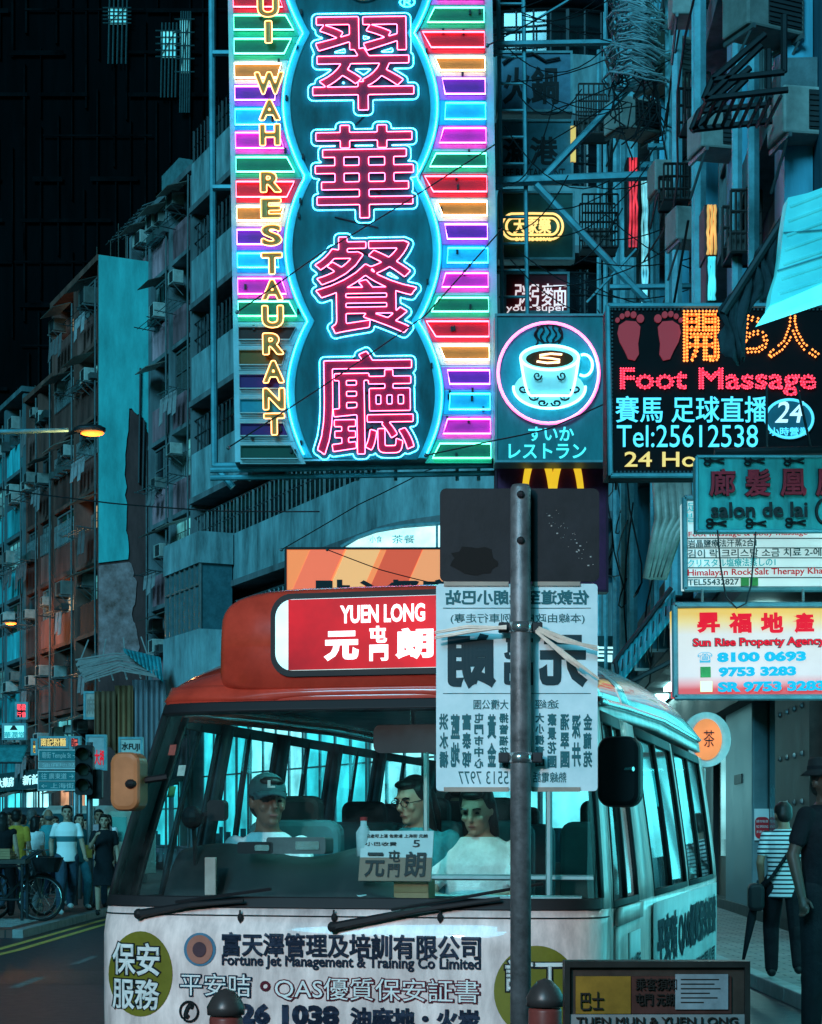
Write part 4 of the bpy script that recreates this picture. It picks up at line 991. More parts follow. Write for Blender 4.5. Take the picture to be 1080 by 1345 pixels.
for k, (x0, y0, x1, y1, Y, lab) in enumerate(((760, 110, 800, 175, 34, 'rusty window cage left of the cable coil'), (765, 255, 812, 325, 33, 'window cage behind the long diagonal brace'), (872, 215, 905, 262, 25, 'small dark cage on the blue facade'), (960, 250, 1000, 330, 19, 'tall dark window cage left of the bright cyan box'), (900, 95, 932, 160, 23, 'narrow window cage beside the black cage shelf'))):
    b = Board('window_cage', lab, 'cage', (x0+x1)/2, (y0+y1)/2, Y, 0, 'window cages on the scaffold side'); q = MB()
    n_ = 6
    for d in (0, .5):
        for i in range(n_+1): x = x0+(x1-x0)*i/n_; b.line([(x, y0), (x, y1)], .014, d, mb=q, n=4)
        for t in (0, .35, .7, 1): b.line([(x0, y0+(y1-y0)*t), (x1, y0+(y1-y0)*t)], .02, d, mb=q, n=4)
    q.build('bars', vary(mat('rusty_bars', (.10, .08, .08), .6, .3, var=.5), .3, 1.2) if k == 0 else MATS['rusty_bars'], b.o); b.rect(x0, y1-3, x1, y1, 0, .5).build('floor_plate', darksteel, b.o)
    q = MB(); b.rect(x0+4, y1-(y1-y0)*.4, x1-10, y1-4, .1, .4, mb=q); q.build('stored_box', vary(mat('stored_box', (.2, .2, .2), .8, var=.5), .2, 1.0) if k == 0 else MATS['stored_box'], b.o)
CG = Board('balcony_cage', 'black iron cage shelf hung on the facade at the upper right', 'rack', 990, 110, 16)
q = MB()
for (p0, p1) in (((925, 130), (1035, 118)), ((935, 105), (1030, 95)), ((925, 130), (935, 105)), ((935, 105), (1005, 45)), ((1030, 95), (1030, 20)), ((925, 132), (1000, 60))):
    CG.line([p0, p1], .03, 0, mb=q); CG.line([p0, p1], .03, .7, mb=q)
for x in range(930, 1035, 12): a, b2 = CG.L(x, 126, 0), CG.L(x, 126, .7); q.tube([a, b2], .018, 4)
q.build('bars', darksteel, CG.o)
# corrugated canopy over the arcade
CV = Board('corrugated_canopy', 'teal corrugated canopy folding down over the arcade right of the bus', 'canopy', 845, 840, 22)
q = MB(); q.grid(lambda u, v: Vector(CV.L(812+u*75-v*6, 868-u*92+v*(30+u*6)+10*(1-u)*v, -.4*v+.02*math.sin(u*75)))+Vector((0, 0, 0)), 90, 6)
q.build('sheet', mat('teal_corrugated', (.05, .38, .44), .5, .2, var=.6, scale=2), CV.o, smooth=True, solid=.01)
q = MB(); CV.line([(806, 872), (882, 772)], .03, 0, mb=q); CV.line([(812, 905), (885, 868)], .03, -.42, mb=q); CV.line([(806, 872), (812, 905)], .025, -.2, mb=q)
for t in range(9): CV.line([(815+t*8, 868-t*9.8), (812+t*8, 900-t*7)], .008, -.25, mb=q)
q.build('frame', darksteel, CV.o)
CH = Board('pale_chute', 'pale rippled metal duct behind the foot massage sign', 'duct', 880, 690, 21)
q = MB()
for i in range(9): CH.line([(862+i*5, 628), (866+i*5, 680), (862+i*3.5, 700), (850+i*2.5, 760)], .055, .02*(i % 2), mb=q)
q.build('duct', mat('warm_metal', (.42, .34, .30), .5, .2, var=.6, scale=3), CH.o, smooth=True)
RS = Board('round_sign', 'round orange lightbox sign with a pale rim, beyond the rear of the bus', 'sign', 926, 972, 20)
q = MB(); q.lathe([(.30, -.1), (.30, .1)], 32); 
o_ = q.build('rim', mat('pale_rim', (.6, .62, .6), .4), RS.o); o_.rotation_euler = (R(90), 0, 0); o_.scale = (.9, 1, 1)
RS.poly([(926+23*.86*math.cos(a), 972+27*math.sin(a)) for a in [2*math.pi*i/32 for i in range(32)]][::-1], -.125, -.1).build('face', emat('orange_round', (1, .22, .07), .75, var=.4, scale=4), RS.o)
RS.txt('茶', 922, 960, 936, 982, blackch, y=-.13)
# red notice on the grey pillar
NT = thing('red_notice', 'red and white notice on the grey pillar beyond the bus', 'notice', Vector((5.335, 27.77, P(0, 1083, 27.77).z)), (0, 0, 0))
MB().span((-.115, 0, -.24), (.115, .02, .24)).build('card', mat('white_card', (.7, .7, .7), .6, var=.1), NT); MB().rbox((0, -.008, -.05), (.215, .014, .33), .07).build('red_patch', mat('notice_red', (.6, .02, .03), .5, var=.1), NT)
q = MB()
for i in range(3): q.add(*fit(['請勿吸煙', 'NO SMOKING', '多謝合作'][i], -.09, .03-i*.08, .09, .07-i*.08, y=-.018))
q.build('lettering', mat('white_card', (.7, .7, .7)), NT)
# ------------------------------------------------------------------ the minibus
BUS = thing('minibus', 'cream public light bus with a lit red destination box on its red roof', 'minibus', (-.313, 7.13, 0), (0, 0, -math.atan(.246)))
BM = Matrix.Translation(BUS.location) @ BUS.rotation_euler.to_matrix().to_4x4(); BMI = BM.inverted()
BL, BD, ZS, ZT = 5.85, .36, 1.12, 1.95
def bw(z): return 1.045-.02*max(0, .7-z)-.12*max(0, (z-ZS)/.9)**1.15
def brk(z): return .42*max(0, (z-1.0)/.95)**1.05+.02*max(0, .7-z)
def bfront(th, z, off=0.0):
    s, c = math.sin(th), math.cos(th); p = .5
    x = bw(z)*math.copysign(abs(s)**p, s); y = BD*(1-abs(c)**p)+brk(z)
    return Vector((x*(1+off), y-off*1.0, z))
def bside(s, z, sd=1, off=0.0): return Vector((sd*(bw(z)+off), BD+s+brk(z)*max(0, 1-s/1.3), z))
def bY(x, z):
    s = min(1, abs(x)/bw(z))**2; return BD*(1-max(0, 1-s*s)**.25)+brk(z)
cream = mat('cream_bus_paint', (.84, .63, .59), .35, var=.3, scale=8, streak=.3, coat=.35, bump=.06, dirt=(.36, .26, .25))
redp = mat('red_bus_paint', (.50, .045, .025), .22, var=.35, scale=5, coat=.8)
rubber = mat('black_rubber', (.012, .012, .014), .55, var=.2)
chrome = mat('chrome', (.6, .62, .62), .15, .9, var=.15)
roofsheen = mat('pale_metal_roof', (.45, .58, .60), .22, .55, var=.45, scale=2.5, coat=.4)  # neon reflected in the red roof, painted in as a pale tone
wsg = glass('windscreen_glass', (.85, 1, 1), .02, .93, .6); sdg = glass('side_window_glass', (.7, .98, 1), .03, .9, .8)
def patchF(t0, t1, z0, z1, m, name, off=0.0, nu=30, nv=10, parent=BUS, th=.03):
    q = MB(); q.grid(lambda u, v: bfront(R(t0+(t1-t0)*u), z0+(z1-z0)*v, off), nu, nv); return q.build(name, m, parent, True, solid=th)
def patchS(s0, s1, z0, z1, m, name, sd=1, off=0.0, nu=8, nv=8, parent=BUS, th=.03, mb=None):
    q = mb or MB(); zf0 = z0 if callable(z0) else (lambda u: z0); zf1 = z1 if callable(z1) else (lambda u: z1)
    q.grid(lambda u, v: bside(s0+(s1-s0)*(u if sd > 0 else 1-u), zf0(u if sd > 0 else 1-u)+(zf1(u if sd > 0 else 1-u)-zf0(u if sd > 0 else 1-u))*v, sd, off), nu, nv)
    return None if mb else q.build(name, m, parent, True, solid=th)
patchF(-90, 90, .3, 1.105, cream, 'front_panel', nu=44, nv=14)
patchF(-90, 90, .3, .55, mat('grey_bumper', (.10, .10, .11), .5, var=.3), 'bumper', .025, nu=44, nv=3)
patchF(-74, 74, 1.14, 1.93, wsg, 'windscreen', nu=44, nv=14, th=0)
q = MB()
for (t0, t1, z0, z1) in ((-76, 76, 1.106, 1.15), (-76, 76, 1.915, 1.955), (-78, -73.5, 1.15, 1.915), (73.5, 78, 1.15, 1.915)):
    q.grid(lambda u, v: bfront(R(t0+(t1-t0)*u), z0+(z1-z0)*v, .006), 44 if t1-t0 > 20 else 3, 8)
q.build('windscreen_seal', rubber, BUS, True, solid=.03)
trim = mat('dark_window_trim', (.02, .025, .028), .5, var=.3)
for a, b in ((-90, -78), (78, 90)): patchF(a, b, 1.105, 1.955, trim if a < 0 else cream, 'pillar', nu=5, nv=12)
patchF(-90, 90, 1.955, 2.03, redp, 'roof_visor', .004, nu=44, nv=3)
# roof shell
def rgut(y): return 1.955+.075*min(1, max(0, y-BD)/3.0)
def rhalf(y, z):
    yy = (y-brk(z))/BD
    return bw(1.98)*(1.0 if yy >= 1 else (1-(1-max(0, yy))**4)**.25)
def roofp(u, v, y0, y1):
    y = y0+(y1-y0)*u; z0 = rgut(y); hw = rhalf(y, 1.98); k = abs(2*v-1)
    x = hw*math.copysign(k, 2*v-1) if True else 0
    rise = min(1, max(0, (y-brk(1.98))/.42))**.55; tail = min(1, max(0, (BD+BL-.36-y)/1.1))**.55
    h = (.235+.065*min(1, max(0, y-.8)/1.6))*rise*(.25+.75*tail)
    return Vector((x, y, z0+h*(1-k**3.4)**.55))
q = MB(); q.grid(lambda u, v: roofp(u**1.5, .5+.5*math.copysign(abs(2*v-1)**.6, 2*v-1), brk(1.98)+.002, 1.5), 22, 40); q.build('front_roof', redp, BUS, True, solid=.02)
q = MB(); q.grid(lambda u, v: roofp(1-(1-u)**1.5, .5+.5*math.copysign(abs(2*v-1)**.6, 2*v-1), 1.503, BD+BL-.36), 22, 40); q.build('rear_roof', roofsheen, BUS, True, solid=.02)
for sd in (-1, 1):
    q = MB(); q.tube([bside(s, rgut(BD+s), sd, .012) for s in [i*.25 for i in range(int((BL-.4)/.25)+1)]], .018, 6); q.build('gutter', chrome if sd > 0 else redp, BUS, True)
    # side walls: lower panel, window band, header
    patchS(0, BL-.36, .3, 1.10, cream, 'side_panel', sd, nu=24, nv=8)
    patchS(0, BL-.36, lambda u: 1.90+.06*min(1, u*2), lambda u: rgut(BD+u*(BL-.36))+.01, cream if sd > 0 else redp, 'side_header', sd, nu=24, nv=2)
    cuts = [(0.02, .06), (.95, 1.6), (3.3, 3.42), (5.2, BL-.36)] if sd > 0 else [(0.02, .06), (.85, .95), (1.85, 1.95), (2.85, 2.95), (3.85, 3.95), (5.2, BL-.36)]
    for a, b in cuts: patchS(a, b, 1.10, 1.92, cream if sd > 0 else trim, 'pillar', sd, nu=2, nv=8, th=.05)
    for (a, b), (c, d) in zip(cuts[:-1], cuts[1:]):
        g = patchS(b, c, 1.10, 1.92, sdg, 'side_window', sd, -.012, nu=4, nv=8, th=0)
        f = MB(); t = .03
        for (s0, s1, z0, z1) in ((b, c, 1.10, 1.10+t), (b, c, 1.9-t, 1.92), (b, b+t, 1.1, 1.92), (c-t, c, 1.1, 1.92), ((b+c)/2-.018, (b+c)/2+.018, 1.12, 1.9)): patchS(s0, s1, z0, z1, None, '', sd, .004, 2, 6, mb=f)
        f.build('seal', rubber, g, True, solid=.02)
        if sd > 0 and b > 1:
            f = MB(); patchS(b+.04, (b+c)/2-.03, 1.12, 1.7, None, '', sd, -.06, 14, 4, mb=f); f.build('curtain', mat('pale_curtain', (.55, .5, .52), .8, var=.3), g, True, solid=.004)
# rear wall with its window
q = MB()
yr = BD+BL-.36
q.span((-.98, yr-.04, .3), (.98, yr, 1.2)); q.span((-.86, yr-.04, 1.85), (.86, yr, 2.05))
for x in (-.9, .9): q.span((x-.07, yr-.04, 1.2), (x+.07, yr, 1.85))
q.build('rear_panel', cream, BUS); MB().span((-.83, yr-.03, 1.2), (.83, yr-.02, 1.85)).build('rear_window', sdg, BUS)
# destination box
Z0, Z1 = 1.985, 2.43; YB = .44
q = MB()
secs = [(.0, .93, .88), (.03, .975, .95), (.08, 1.0, 1.0), (.36, 1.0, 1.0), (.44, .97, .96), (.50, .9, .86)]       # bulging housing, rounded to the front
def dbring(sx, sz):
    pts = []; hw, hh = .63*sx, (Z1-Z0)/2*sz
    for i in range(48):
        a = 2*math.pi*i/48; c, n = math.cos(a), math.sin(a); e = .42 if n > 0 else .28
        pts.append((hw*(1.0-.045*n)*math.copysign(abs(c)**e, c), (Z0+Z1)/2+hh*math.copysign(abs(n)**e, n)))
    return pts
vs = []
for d, sx, sz in secs: vs += [(x, YB-.02+d, z) for x, z in dbring(sx, sz)]
q.add(vs, [(i*48+j_, i*48+(j_+1) % 48, (i+1)*48+(j_+1) % 48, (i+1)*48+j_) for i in range(5) for j_ in range(48)]+[tuple(range(47, -1, -1)), tuple(range(240, 288))])
DB = q.build('destination_box', redp, BUS, True)
q = MB(); q.rbox((.075, YB-.02, 2.225), (.91, .03, .345), .09, 8); q.build('black_surround', rubber, DB)
q = MB(); q.rbox((.075, YB-.03, 2.225), (.865, .02, .296), .075, 8); q.build('pale_edge', emat('box_edge_glow', (.65, 1, 1), .75, var=.5, scale=6), DB)  # reflection inside the box window, put in as a glowing strip
rf_ = emat('red_backlit', (1, .008, .022), .46, base=(.25, .004, .01), var=.7, scale=3.5)
q = MB(); q.span((-.30, YB-.0445, 2.079), (.495, YB-.0405, 2.371)); q.build('red_panel', rf_, DB)
whl = emat('white_backlit_letter', (1, .88, .88), 1.05)
def btxt(t, x0, z0, x1, z1, y, m, parent, part='lettering', **k):
    k.setdefault('depth', .004); q = MB(); q.add(*fit(t, x0, z0, x1, z1, y=y, **k)); return q.build(part, m, parent)
btxt('YUEN LONG', -.075, 2.265, .285, 2.34, YB-.047, whl, DB, off=.035)
btxt('元', -.145, 2.112, .005, 2.235, YB-.047, whl, DB, off=.055); btxt('屯', 0.05, 2.182, .125, 2.252, YB-.047, whl, DB, off=.05); btxt('門', 0.05, 2.108, .13, 2.175, YB-.047, whl, DB, off=.05)
btxt('朗', .16, 2.112, .32, 2.24, YB-.047, whl, DB, off=.05)
q = MB()
for i in range(5): q.ell((-.52+i*.26, YB+.012, 2.035), .008, 8, 5)
q.each('screw', rubber, DB)
# front marking: photo pixels are cast onto the front surface
def onF(px, py):
    o = BMI @ Vector((0, 0, CAMZ)); d = (BMI.to_3x3() @ (P(px, py, 1.0)-Vector((0, 0, CAMZ)))); y = 0.0
    for _ in range(12):
        t = (y-o.y)/d.y; x, z = o.x+d.x*t, o.z+d.z*t; y = bY(max(-1.0, min(1.0, x)), z)
    return x, z
def ftxt(t, px0, py0, px1, py1, m, part='lettering', lift=.006, **k):
    a = onF(px0, (py0+py1)/2); b = onF(px1, (py0+py1)/2); c = onF((px0+px1)/2, py0); d = onF((px0+px1)/2, py1)
    vs, fs = fit(t, a[0], d[1], b[0], c[1], depth=.0, **k)
    q = MB(); q.add([(v[0], bY(max(-1.03, min(1.03, v[0])), v[2])-lift, v[2]) for v in vs], fs); return q.build(part, m, BUS)
navy = mat('navy_lettering', (.012, .022, .05), .45, var=.2); white_l = mat('white_lettering', (.68, .66, .64), .5, var=.15); maroon = mat('maroon_lettering', (.16, .012, .03), .45, var=.2); blk_l = mat('black_lettering', (.01, .01, .012), .5, var=.1)
olive = mat('olive_disc', (.16, .14, .015), .45, var=.3)
def fdisc(px, py, rpx, rpy, m, name, lift=.003):
    q = MB(); pts = []
    for i in range(9):
        for j in range(40): a = 2*math.pi*j/40; x, z = onF(px+rpx*i/8*math.cos(a), py+rpy*i/8*math.sin(a)); x = max(-1.035, min(1.035, x)); pts.append((x, bY(x, z)-lift, z))
    q.add(pts, [(i*40+j, (i+1)*40+j, (i+1)*40+(j+1) % 40, i*40+(j+1) % 40) for i in range(8) for j in range(40)]); return q.build(name, m, BUS)
fdisc(185, 1279, 42, 56, olive, 'olive_disc'); fdisc(705, 1302, 56, 60, olive, 'olive_disc')
for t, y0, y1 in (('保安', 1238, 1281), ('服務', 1285, 1326)):
    ftxt(t, 147, y0-2, 213, y1+2, blk_l, off=.075); ftxt(t, 149, y0, 211, y1, white_l, off=.02, lift=.009)
ftxt('訂丁', 662, 1258, 742, 1304, blk_l, off=.075); ftxt('訂丁', 664, 1260, 740, 1302, white_l, off=.02, lift=.009)
fdisc(263, 1247, 21, 22, mat('logo_blue', (.06, .16, .25), .5), 'logo_patch', .003)
fdisc(263, 1247, 17, 19, mat('logo_orange', (.38, .14, .10), .5), 'logo_ring', .006); fdisc(263, 1247, 9, 10, mat('logo_dark', (.07, .03, .04), .5), 'logo_centre', .009)
ftxt('富天澤管理及培訓有限公司', 292, 1226, 632, 1259, navy, off=.03)
ftxt('Fortune Jet Management & Training Co Limited', 292, 1256, 632, 1275, navy, off=.03)
ftxt('平安咭', 236, 1277, 332, 1310, navy, off=.05); ftxt('平安咭', 238, 1279, 330, 1308, white_l, off=.0, lift=.009); ftxt('。', 342, 1288, 356, 1302, maroon, off=.02)
ftxt('QAS優質保安証書', 360, 1283, 632, 1318, maroon, off=.05); ftxt('QAS優質保安証書', 362, 1285, 630, 1316, white_l, off=.0, lift=.009)
ftxt('✆', 236, 1314, 262, 1343, blk_l, off=.03); ftxt('2326 1038', 276, 1318, 446, 1346, navy, off=.06); ftxt('油麻地・火炭', 460, 1324, 632, 1352, navy, off=.05)
# wiper, washer nozzles, seams
q = MB()
for (a, b) in (((186, 1200), (325, 1182)), ((440, 1217), (660, 1180))):
    p0, p1 = onF(*a), onF(*b); L0 = Vector((p0[0], bY(*p0)-.03, p0[1])); L1 = Vector((p1[0], bY(*p1)-.045, p1[1]))
    w = MB(); w.tube([L0, L0.lerp(L1, .5)+Vector((0, -.01, .01)), L1], [.018, .012, .008], 6); w.ell(L0, .022, 8, 6)
    d = (L1-L0); w.tube([L0+d*.35+Vector((0, .01, .028)), L1+d*.25+Vector((0, .01, .03))], .007, 5); w.build('wiper', rubber, BUS)
for px in (317, 440, 579):
    p = onF(px, 1205); w = MB(); w.ell((p[0], bY(*p)-.012, p[1]), (.012, .014, .018), 8, 6); w.tube([(p[0], bY(*p)-.015, p[1]-.02), (p[0], bY(*p)-.015, p[1]+.03)], .004, 5); w.build('washer_nozzle', rubber, BUS)
for z in (1.075,):
    q = MB(); q.tube([bfront(R(t), z, .002) for t in range(-88, 89, 4)], .003, 4); q.build('seam', rubber, BUS)
for sd in (-1, 1):
    p = Vector((sd*.72, 0, .68)); q = MB(); q.rbox((sd*.70, bY(.70, .5)-.02, .46), (.30, .08, .16), .05); h = q.build('headlight', emat('headlight_lens', (.9, .95, 1), .0, base=(.6, .65, .68)), BUS)
    for s in (.55, 4.3):
        q = MB(); q.lathe([(.20, -.11), (.36, -.11), (.39, -.07), (.39, .07), (.36, .11), (.20, .11)], 28)
        t_ = q.build('wheel', rubber, BUS, True); t_.location = (sd*.86, BD+s, .39); t_.rotation_euler = (0, R(90), 0)
        q = MB(); q.lathe([(.02, -.05), (.20, -.10), (.21, .10), (.02, .05)], 24); q.build('rim', chrome, t_)
q = MB(); q.span((-.26, -.06, .42), (.26, -.035, .54)); pl_ = q.build('number_plate', mat('white_plate', (.7, .7, .66), .5), BUS)
btxt('KV 3816', -.22, .445, .22, .515, -.064, blk_l, pl_, off=.02)
# mirrors
q = MB(); q.rbox((0, 0, 0), (.155, .12, .255), .05, 6); mr_ = q.build('mirror', rubber, BUS, bevel=.02); mr_.location = BMI @ P(815, 1014, 6.6)
ml = mr_.location; q = MB(); pA = BMI @ P(772, 1000, 6.72); pB = BMI @ P(832, 1010, 6.52); q.tube([pA-ml, (pA+pB)/2-ml+Vector((0, -.03, -.02)), pB-ml], .009, 6); q.build('arm', chrome, mr_)
orangem = mat('orange_mirror_shell', (.42, .15, .06), .4, var=.3, coat=.3)
q = MB(); q.rbox((0, 0, 0), (.125, .12, .235), .045, 6); ml2 = q.build('mirror', orangem, BUS, bevel=.02); ml2.location = BMI @ P(170, 1027, 7.35)
q = MB(); q.tube([(.02, 0, 0), (.14, .05, .02)], .014, 6); q.ell((.03, -.055, -.01), (.025, .03, .02), 8, 6); q.build('arm', rubber, ml2)
# side door and advertisement panels on the visible side
q = MB(); patchS(.10, .93, .50, lambda u: 1.02+.06*u, None, '', 1, .010, 6, 6, mb=q); q.build('door_panel', cream, BUS, True, solid=.01)
q = MB(); patchS(.08, .95, 1.03, 1.10, None, '', 1, .022, 6, 2, mb=q); q.build('window_sill', cream, BUS, True, solid=.015)
def sadv(s0, s1, z0, z1, m, lines):
    q = MB(); patchS(s0, s1, z0, z1, None, '', 1, .016, 6, 4, mb=q); a = q.build('advert_panel', m, BUS, True, solid=.006)
    for t, u0, v0, u1, v1, mm, kw in lines:
        vs, fs = fit(t, u0, v0, u1, v1, **kw); q = MB()
        q.add([tuple(bside(s0+(s1-s0)*v[0], z0+(z1-z0)*v[2], 1, .021)) for v in vs], fs); q.build('lettering', mm, a)
adm = mat('advert_white', (.5, .6, .62), .45, var=.3, scale=4)
sadv(1.45, 5.3, .42, 1.07, adm, [('平安咭 QAS優質保安証書', .03, .48, .97, .9, navy, dict(off=.05)), ('富天澤管理及培訓有限公司', .05, .2, .95, .38, navy, dict(off=.03)), ('2326 1038', .3, .04, .9, .16, maroon, dict(off=.03))])
sadv(.50, .90, .52, .98, adm, [('QAS保安', .08, .62, .92, .8, navy, dict(off=.03)), ('服務', .2, .2, .8, .45, maroon, dict(off=.03))])
# interior
inner = mat('interior_panel', (.10, .22, .24), .6, var=.4)
MB().span((-.93, .5, .36), (.93, yr-.06, .42)).build('floor', mat('bus_floor', (.06, .07, .08), .6), BUS)
q = MB(); q.grid(lambda u, v: Vector(((-.86+1.72*u), .30+.45*v+.3*(1-abs(2*u-1)**4)*-.35+.09, 1.04+.06*math.sin(v*3.1))), 16, 6); q.build('dashboard', mat('dark_dashboard', (.02, .028, .03), .6, var=.3), BUS, True, solid=.05)
q = MB(); q.grid(lambda u, v: Vector((-.9+1.08*u, .50+.32*v, 1.11+(.22+.03*math.sin(u*9))*math.sin(math.pi*min(1, v*.62+.0))*(1-max(0, u-.8)*4))), 20, 8); q.build('instrument_hood', mat('dark_dashboard', (.02, .028, .03)), BUS, True, solid=.03)
q = MB(); q.span((-.85, .55, .9), (.85, .9, 1.03)); q.build('dashboard_body', rubber, BUS)
q = MB(); q.tube([(-.58+.2*math.cos(a), .86+.10*math.sin(a), 1.15+.16*math.sin(a)) for a in [2*math.pi*i/24 for i in range(24)]], .017, 6, True); q.tube([(-.58, .86, 1.15), (-.58, .72, .98)], .03, 6); q.tube([(-.76, .86, 1.15), (-.40, .86, 1.15)], .014, 5); q.build('steering_wheel', rubber, BUS)
seatm = mat('teal_seat', (.05, .16, .18), .6, var=.35); 
def seat(x, y, wd=.46, top=1.50, m=seatm):
    q = MB(); q.rbox((x, y, .82), (wd, .48, .14), .04); s_ = q.build('seat', m, BUS, bevel=.03)
    q = MB(); q.rbox((x, y+.22, 1.14), (wd, .12, top-.85), .07); q.build('backrest', m, s_, bevel=.03)
    q = MB(); q.rbox((x, y+.24, top-.02), (wd*.55, .10, .20), .05); q.build('headrest', mat('black_headrest', (.015, .018, .02), .6), s_, bevel=.03)
    q = MB()
    for dx in (-.17, .17): q.tube([(x+dx, y, .42), (x+dx, y, .76)], .025, 6)
    q.build('seat_leg', steel, s_)
seat(-.60, 1.24); 
for r_ in range(4):
    for x in (-.68, -.22, .66): seat(x, 2.75+r_*.78)
seat(-.07, 1.82, .32); seat(.26, 1.84, .32)
q = MB(); q.tube([(-.86, 1.35, 1.2), (.84, 1.35, 1.2)], .014, 6); q.tube([(.05, 1.40, 1.0), (.05, 1.40, 1.85)], .014, 6); q.tube([(.66, 1.2, .42), (.66, 1.2, 1.9)], .015, 6); q.tube([(-.1, .98, 1.12), (.84, .98, 1.12)], .013, 6); q.build('grab_rail', steel, BUS)
q = MB(); q.rbox((.18, .62, 1.80), (.34, .03, .12), .03); q.build('inner_mirror', mat('brown_mirror_back', (.06, .03, .03), .5), BUS)
q = MB(); q.tube([(.18, .62, 1.86), (.18, .6, 1.94)], .012, 6); q.build('mirror_stem', rubber, BUS)
for y in (1.02,):
    q = MB(); q.span((-.5, y, 2.0), (.5, y+.12, 2.012)); q.build('ceiling_lamp', emat('bus_lamp', (.22, 1, .98), 20), BUS)
q = MB(); q.span((-.84, 1.0, 2.02), (.84, yr-.1, 2.03)); q.build('ceiling_lining', mat('pale_lining', (.35, .5, .52), .7), BUS)
# fan, cards and clutter on the dashboard
q = MB(); q.ell((-.80, .60, 1.47), (.05, .04, .05), 12, 8); q.tube([(-.80, .62, 1.43), (-.78, .62, 1.06)], .01, 5); q.build('fan', rubber, BUS)
q = MB(); q.rbox((-.69, .62, 1.5), (.08, .05, .09), .02); q.tube([(-.8, .62, 1.47), (-.69, .62, 1.5)], .01, 5); q.build('camera_box', rubber, BUS)
for x, w_, h_, nm in ((-.30, .26, .07, 'ticket_box'), (-.02, .10, .13, 'drinks_bottle'), (-.48, .16, .05, 'radio')):
    c = thing(nm, {'ticket_box': 'low grey coin tray on top of the dark dashboard', 'drinks_bottle': 'pale drink bottle standing on the dashboard near the route card', 'radio': 'small black radio on the dashboard in front of the driver'}[nm], nm.split('_')[-1], BM @ Vector((x, .56, 1.335)), (0, 0, BUS.rotation_euler.z))
    q = MB()
    if nm == 'drinks_bottle': q.lathe([(.03, -.03), (.033, .07), (.014, .10), (.014, .12)], 14); q.build('bottle', mat('pale_plastic', (.5, .65, .66)), c, True); q = MB(); q.lathe([(.016, .12), (.016, .135)], 12); q.build('cap', mat('cap_red', (.4, .03, .03), .4), c)
    else: q.rbox((0, 0, h_/2-.02), (w_, .12, h_), .012); q.build('case', mat('grey_case', (.10, .12, .12), .5, var=.4) if nm == 'ticket_box' else rubber, c); q = MB(); q.rbox((w_*.2, -.063, h_/2-.02), (w_*.4, .006, h_*.5), .006); q.build('panel', chrome, c)
for i, (px, py, c) in enumerate(((226, 985, (.5, .08, .06)), (238, 1012, (.5, .5, .45)), (225, 1040, (.06, .3, .12)))):
    x, z = onF(px, py); q = MB(); n_ = 4; w_ = .035
    q.grid(lambda u, v: Vector((x+w_*(u-.5), bY(x+w_*(u-.5), z+w_*1.3*(v-.5))+.004, z+w_*1.3*(v-.5))), 3, 3); q.build('windscreen_sticker', mat('sticker_%d' % i, c, .6, var=.4, scale=40), BUS)
PL = thing('route_placard', 'white route card with big black characters propped behind the windscreen', 'placard', BM @ Vector((.13, .52, 1.30)), (R(-14), 0, BUS.rotation_euler.z))
MB().span((-.155, 0, -.10), (.155, .008, .115)).build('card', mat('placard_white', (.62, .68, .68), .6, var=.15), PL)
MB().span((-.155, -.004, -.10), (.155, -.001, -.0)).build('brown_lower_half', mat('placard_brown', (.30, .19, .14), .6, var=.2), PL)
btxt('元', -.13, -.085, -.045, .02, -.008, blk_l, PL, off=.02); btxt('屯', -.03, -.02, .02, .03, -.008, blk_l, PL, off=.02); btxt('門', -.03, -.085, .02, -.028, -.008, blk_l, PL, off=.02); btxt('朗', .04, -.085, .13, .025, -.008, blk_l, PL, off=.02)
btxt('沿途可上落 佐敦道 上海街 元朗', -.135, .085, .13, .1, -.004, blk_l, PL); btxt('小巴收費', -.135, .05, .0, .066, -.004, blk_l, PL); btxt('5', .07, .045, .1, .075, -.004, blk_l, PL)
for nm, lab, x, y, z, d, m in (('cardboard_box', 'brown cardboard box on the dashboard under the route card', .19, .60, 1.14, (.15, .12, .13), mat('cardboard', (.36, .22, .12), .8, var=.3)), ('tissue_pack', 'crumpled pale plastic bag on the dashboard beside the cardboard box', -.03, .58, 1.125, (.14, .12, .08), mat('pale_plastic', (.5, .65, .66), .4, var=.4)), ('paper_card', 'tall pink card leaning at the driver side of the dashboard', -.66, .45, 1.22, (.05, .02, .16), mat('pink_card', (.55, .38, .34), .7))):
    c = thing(nm, lab, nm.split('_')[1], BM @ Vector((x, y, z)), (0, 0, BUS.rotation_euler.z))
    if nm == 'tissue_pack':
        q = MB(); q.ell((0, 0, -.005), (d[0]/2, d[1]/2, d[2]/2), 16, 10); rr2 = random.Random(2); q.v = [(a+rr2.uniform(-.012, .012), b+rr2.uniform(-.012, .012), e+rr2.uniform(-.01, .01)) for a, b, e in q.v]; q.build('bag', m, c)
    else:
        MB().box((0, 0, 0), d).build('body', m, c, bevel=.004)
        if nm == 'cardboard_box': MB().box((0, -d[1]/2-.002, .03), (d[0]*.98, .003, .03)).build('tape', mat('brown_tape', (.25, .15, .07), .3), c)
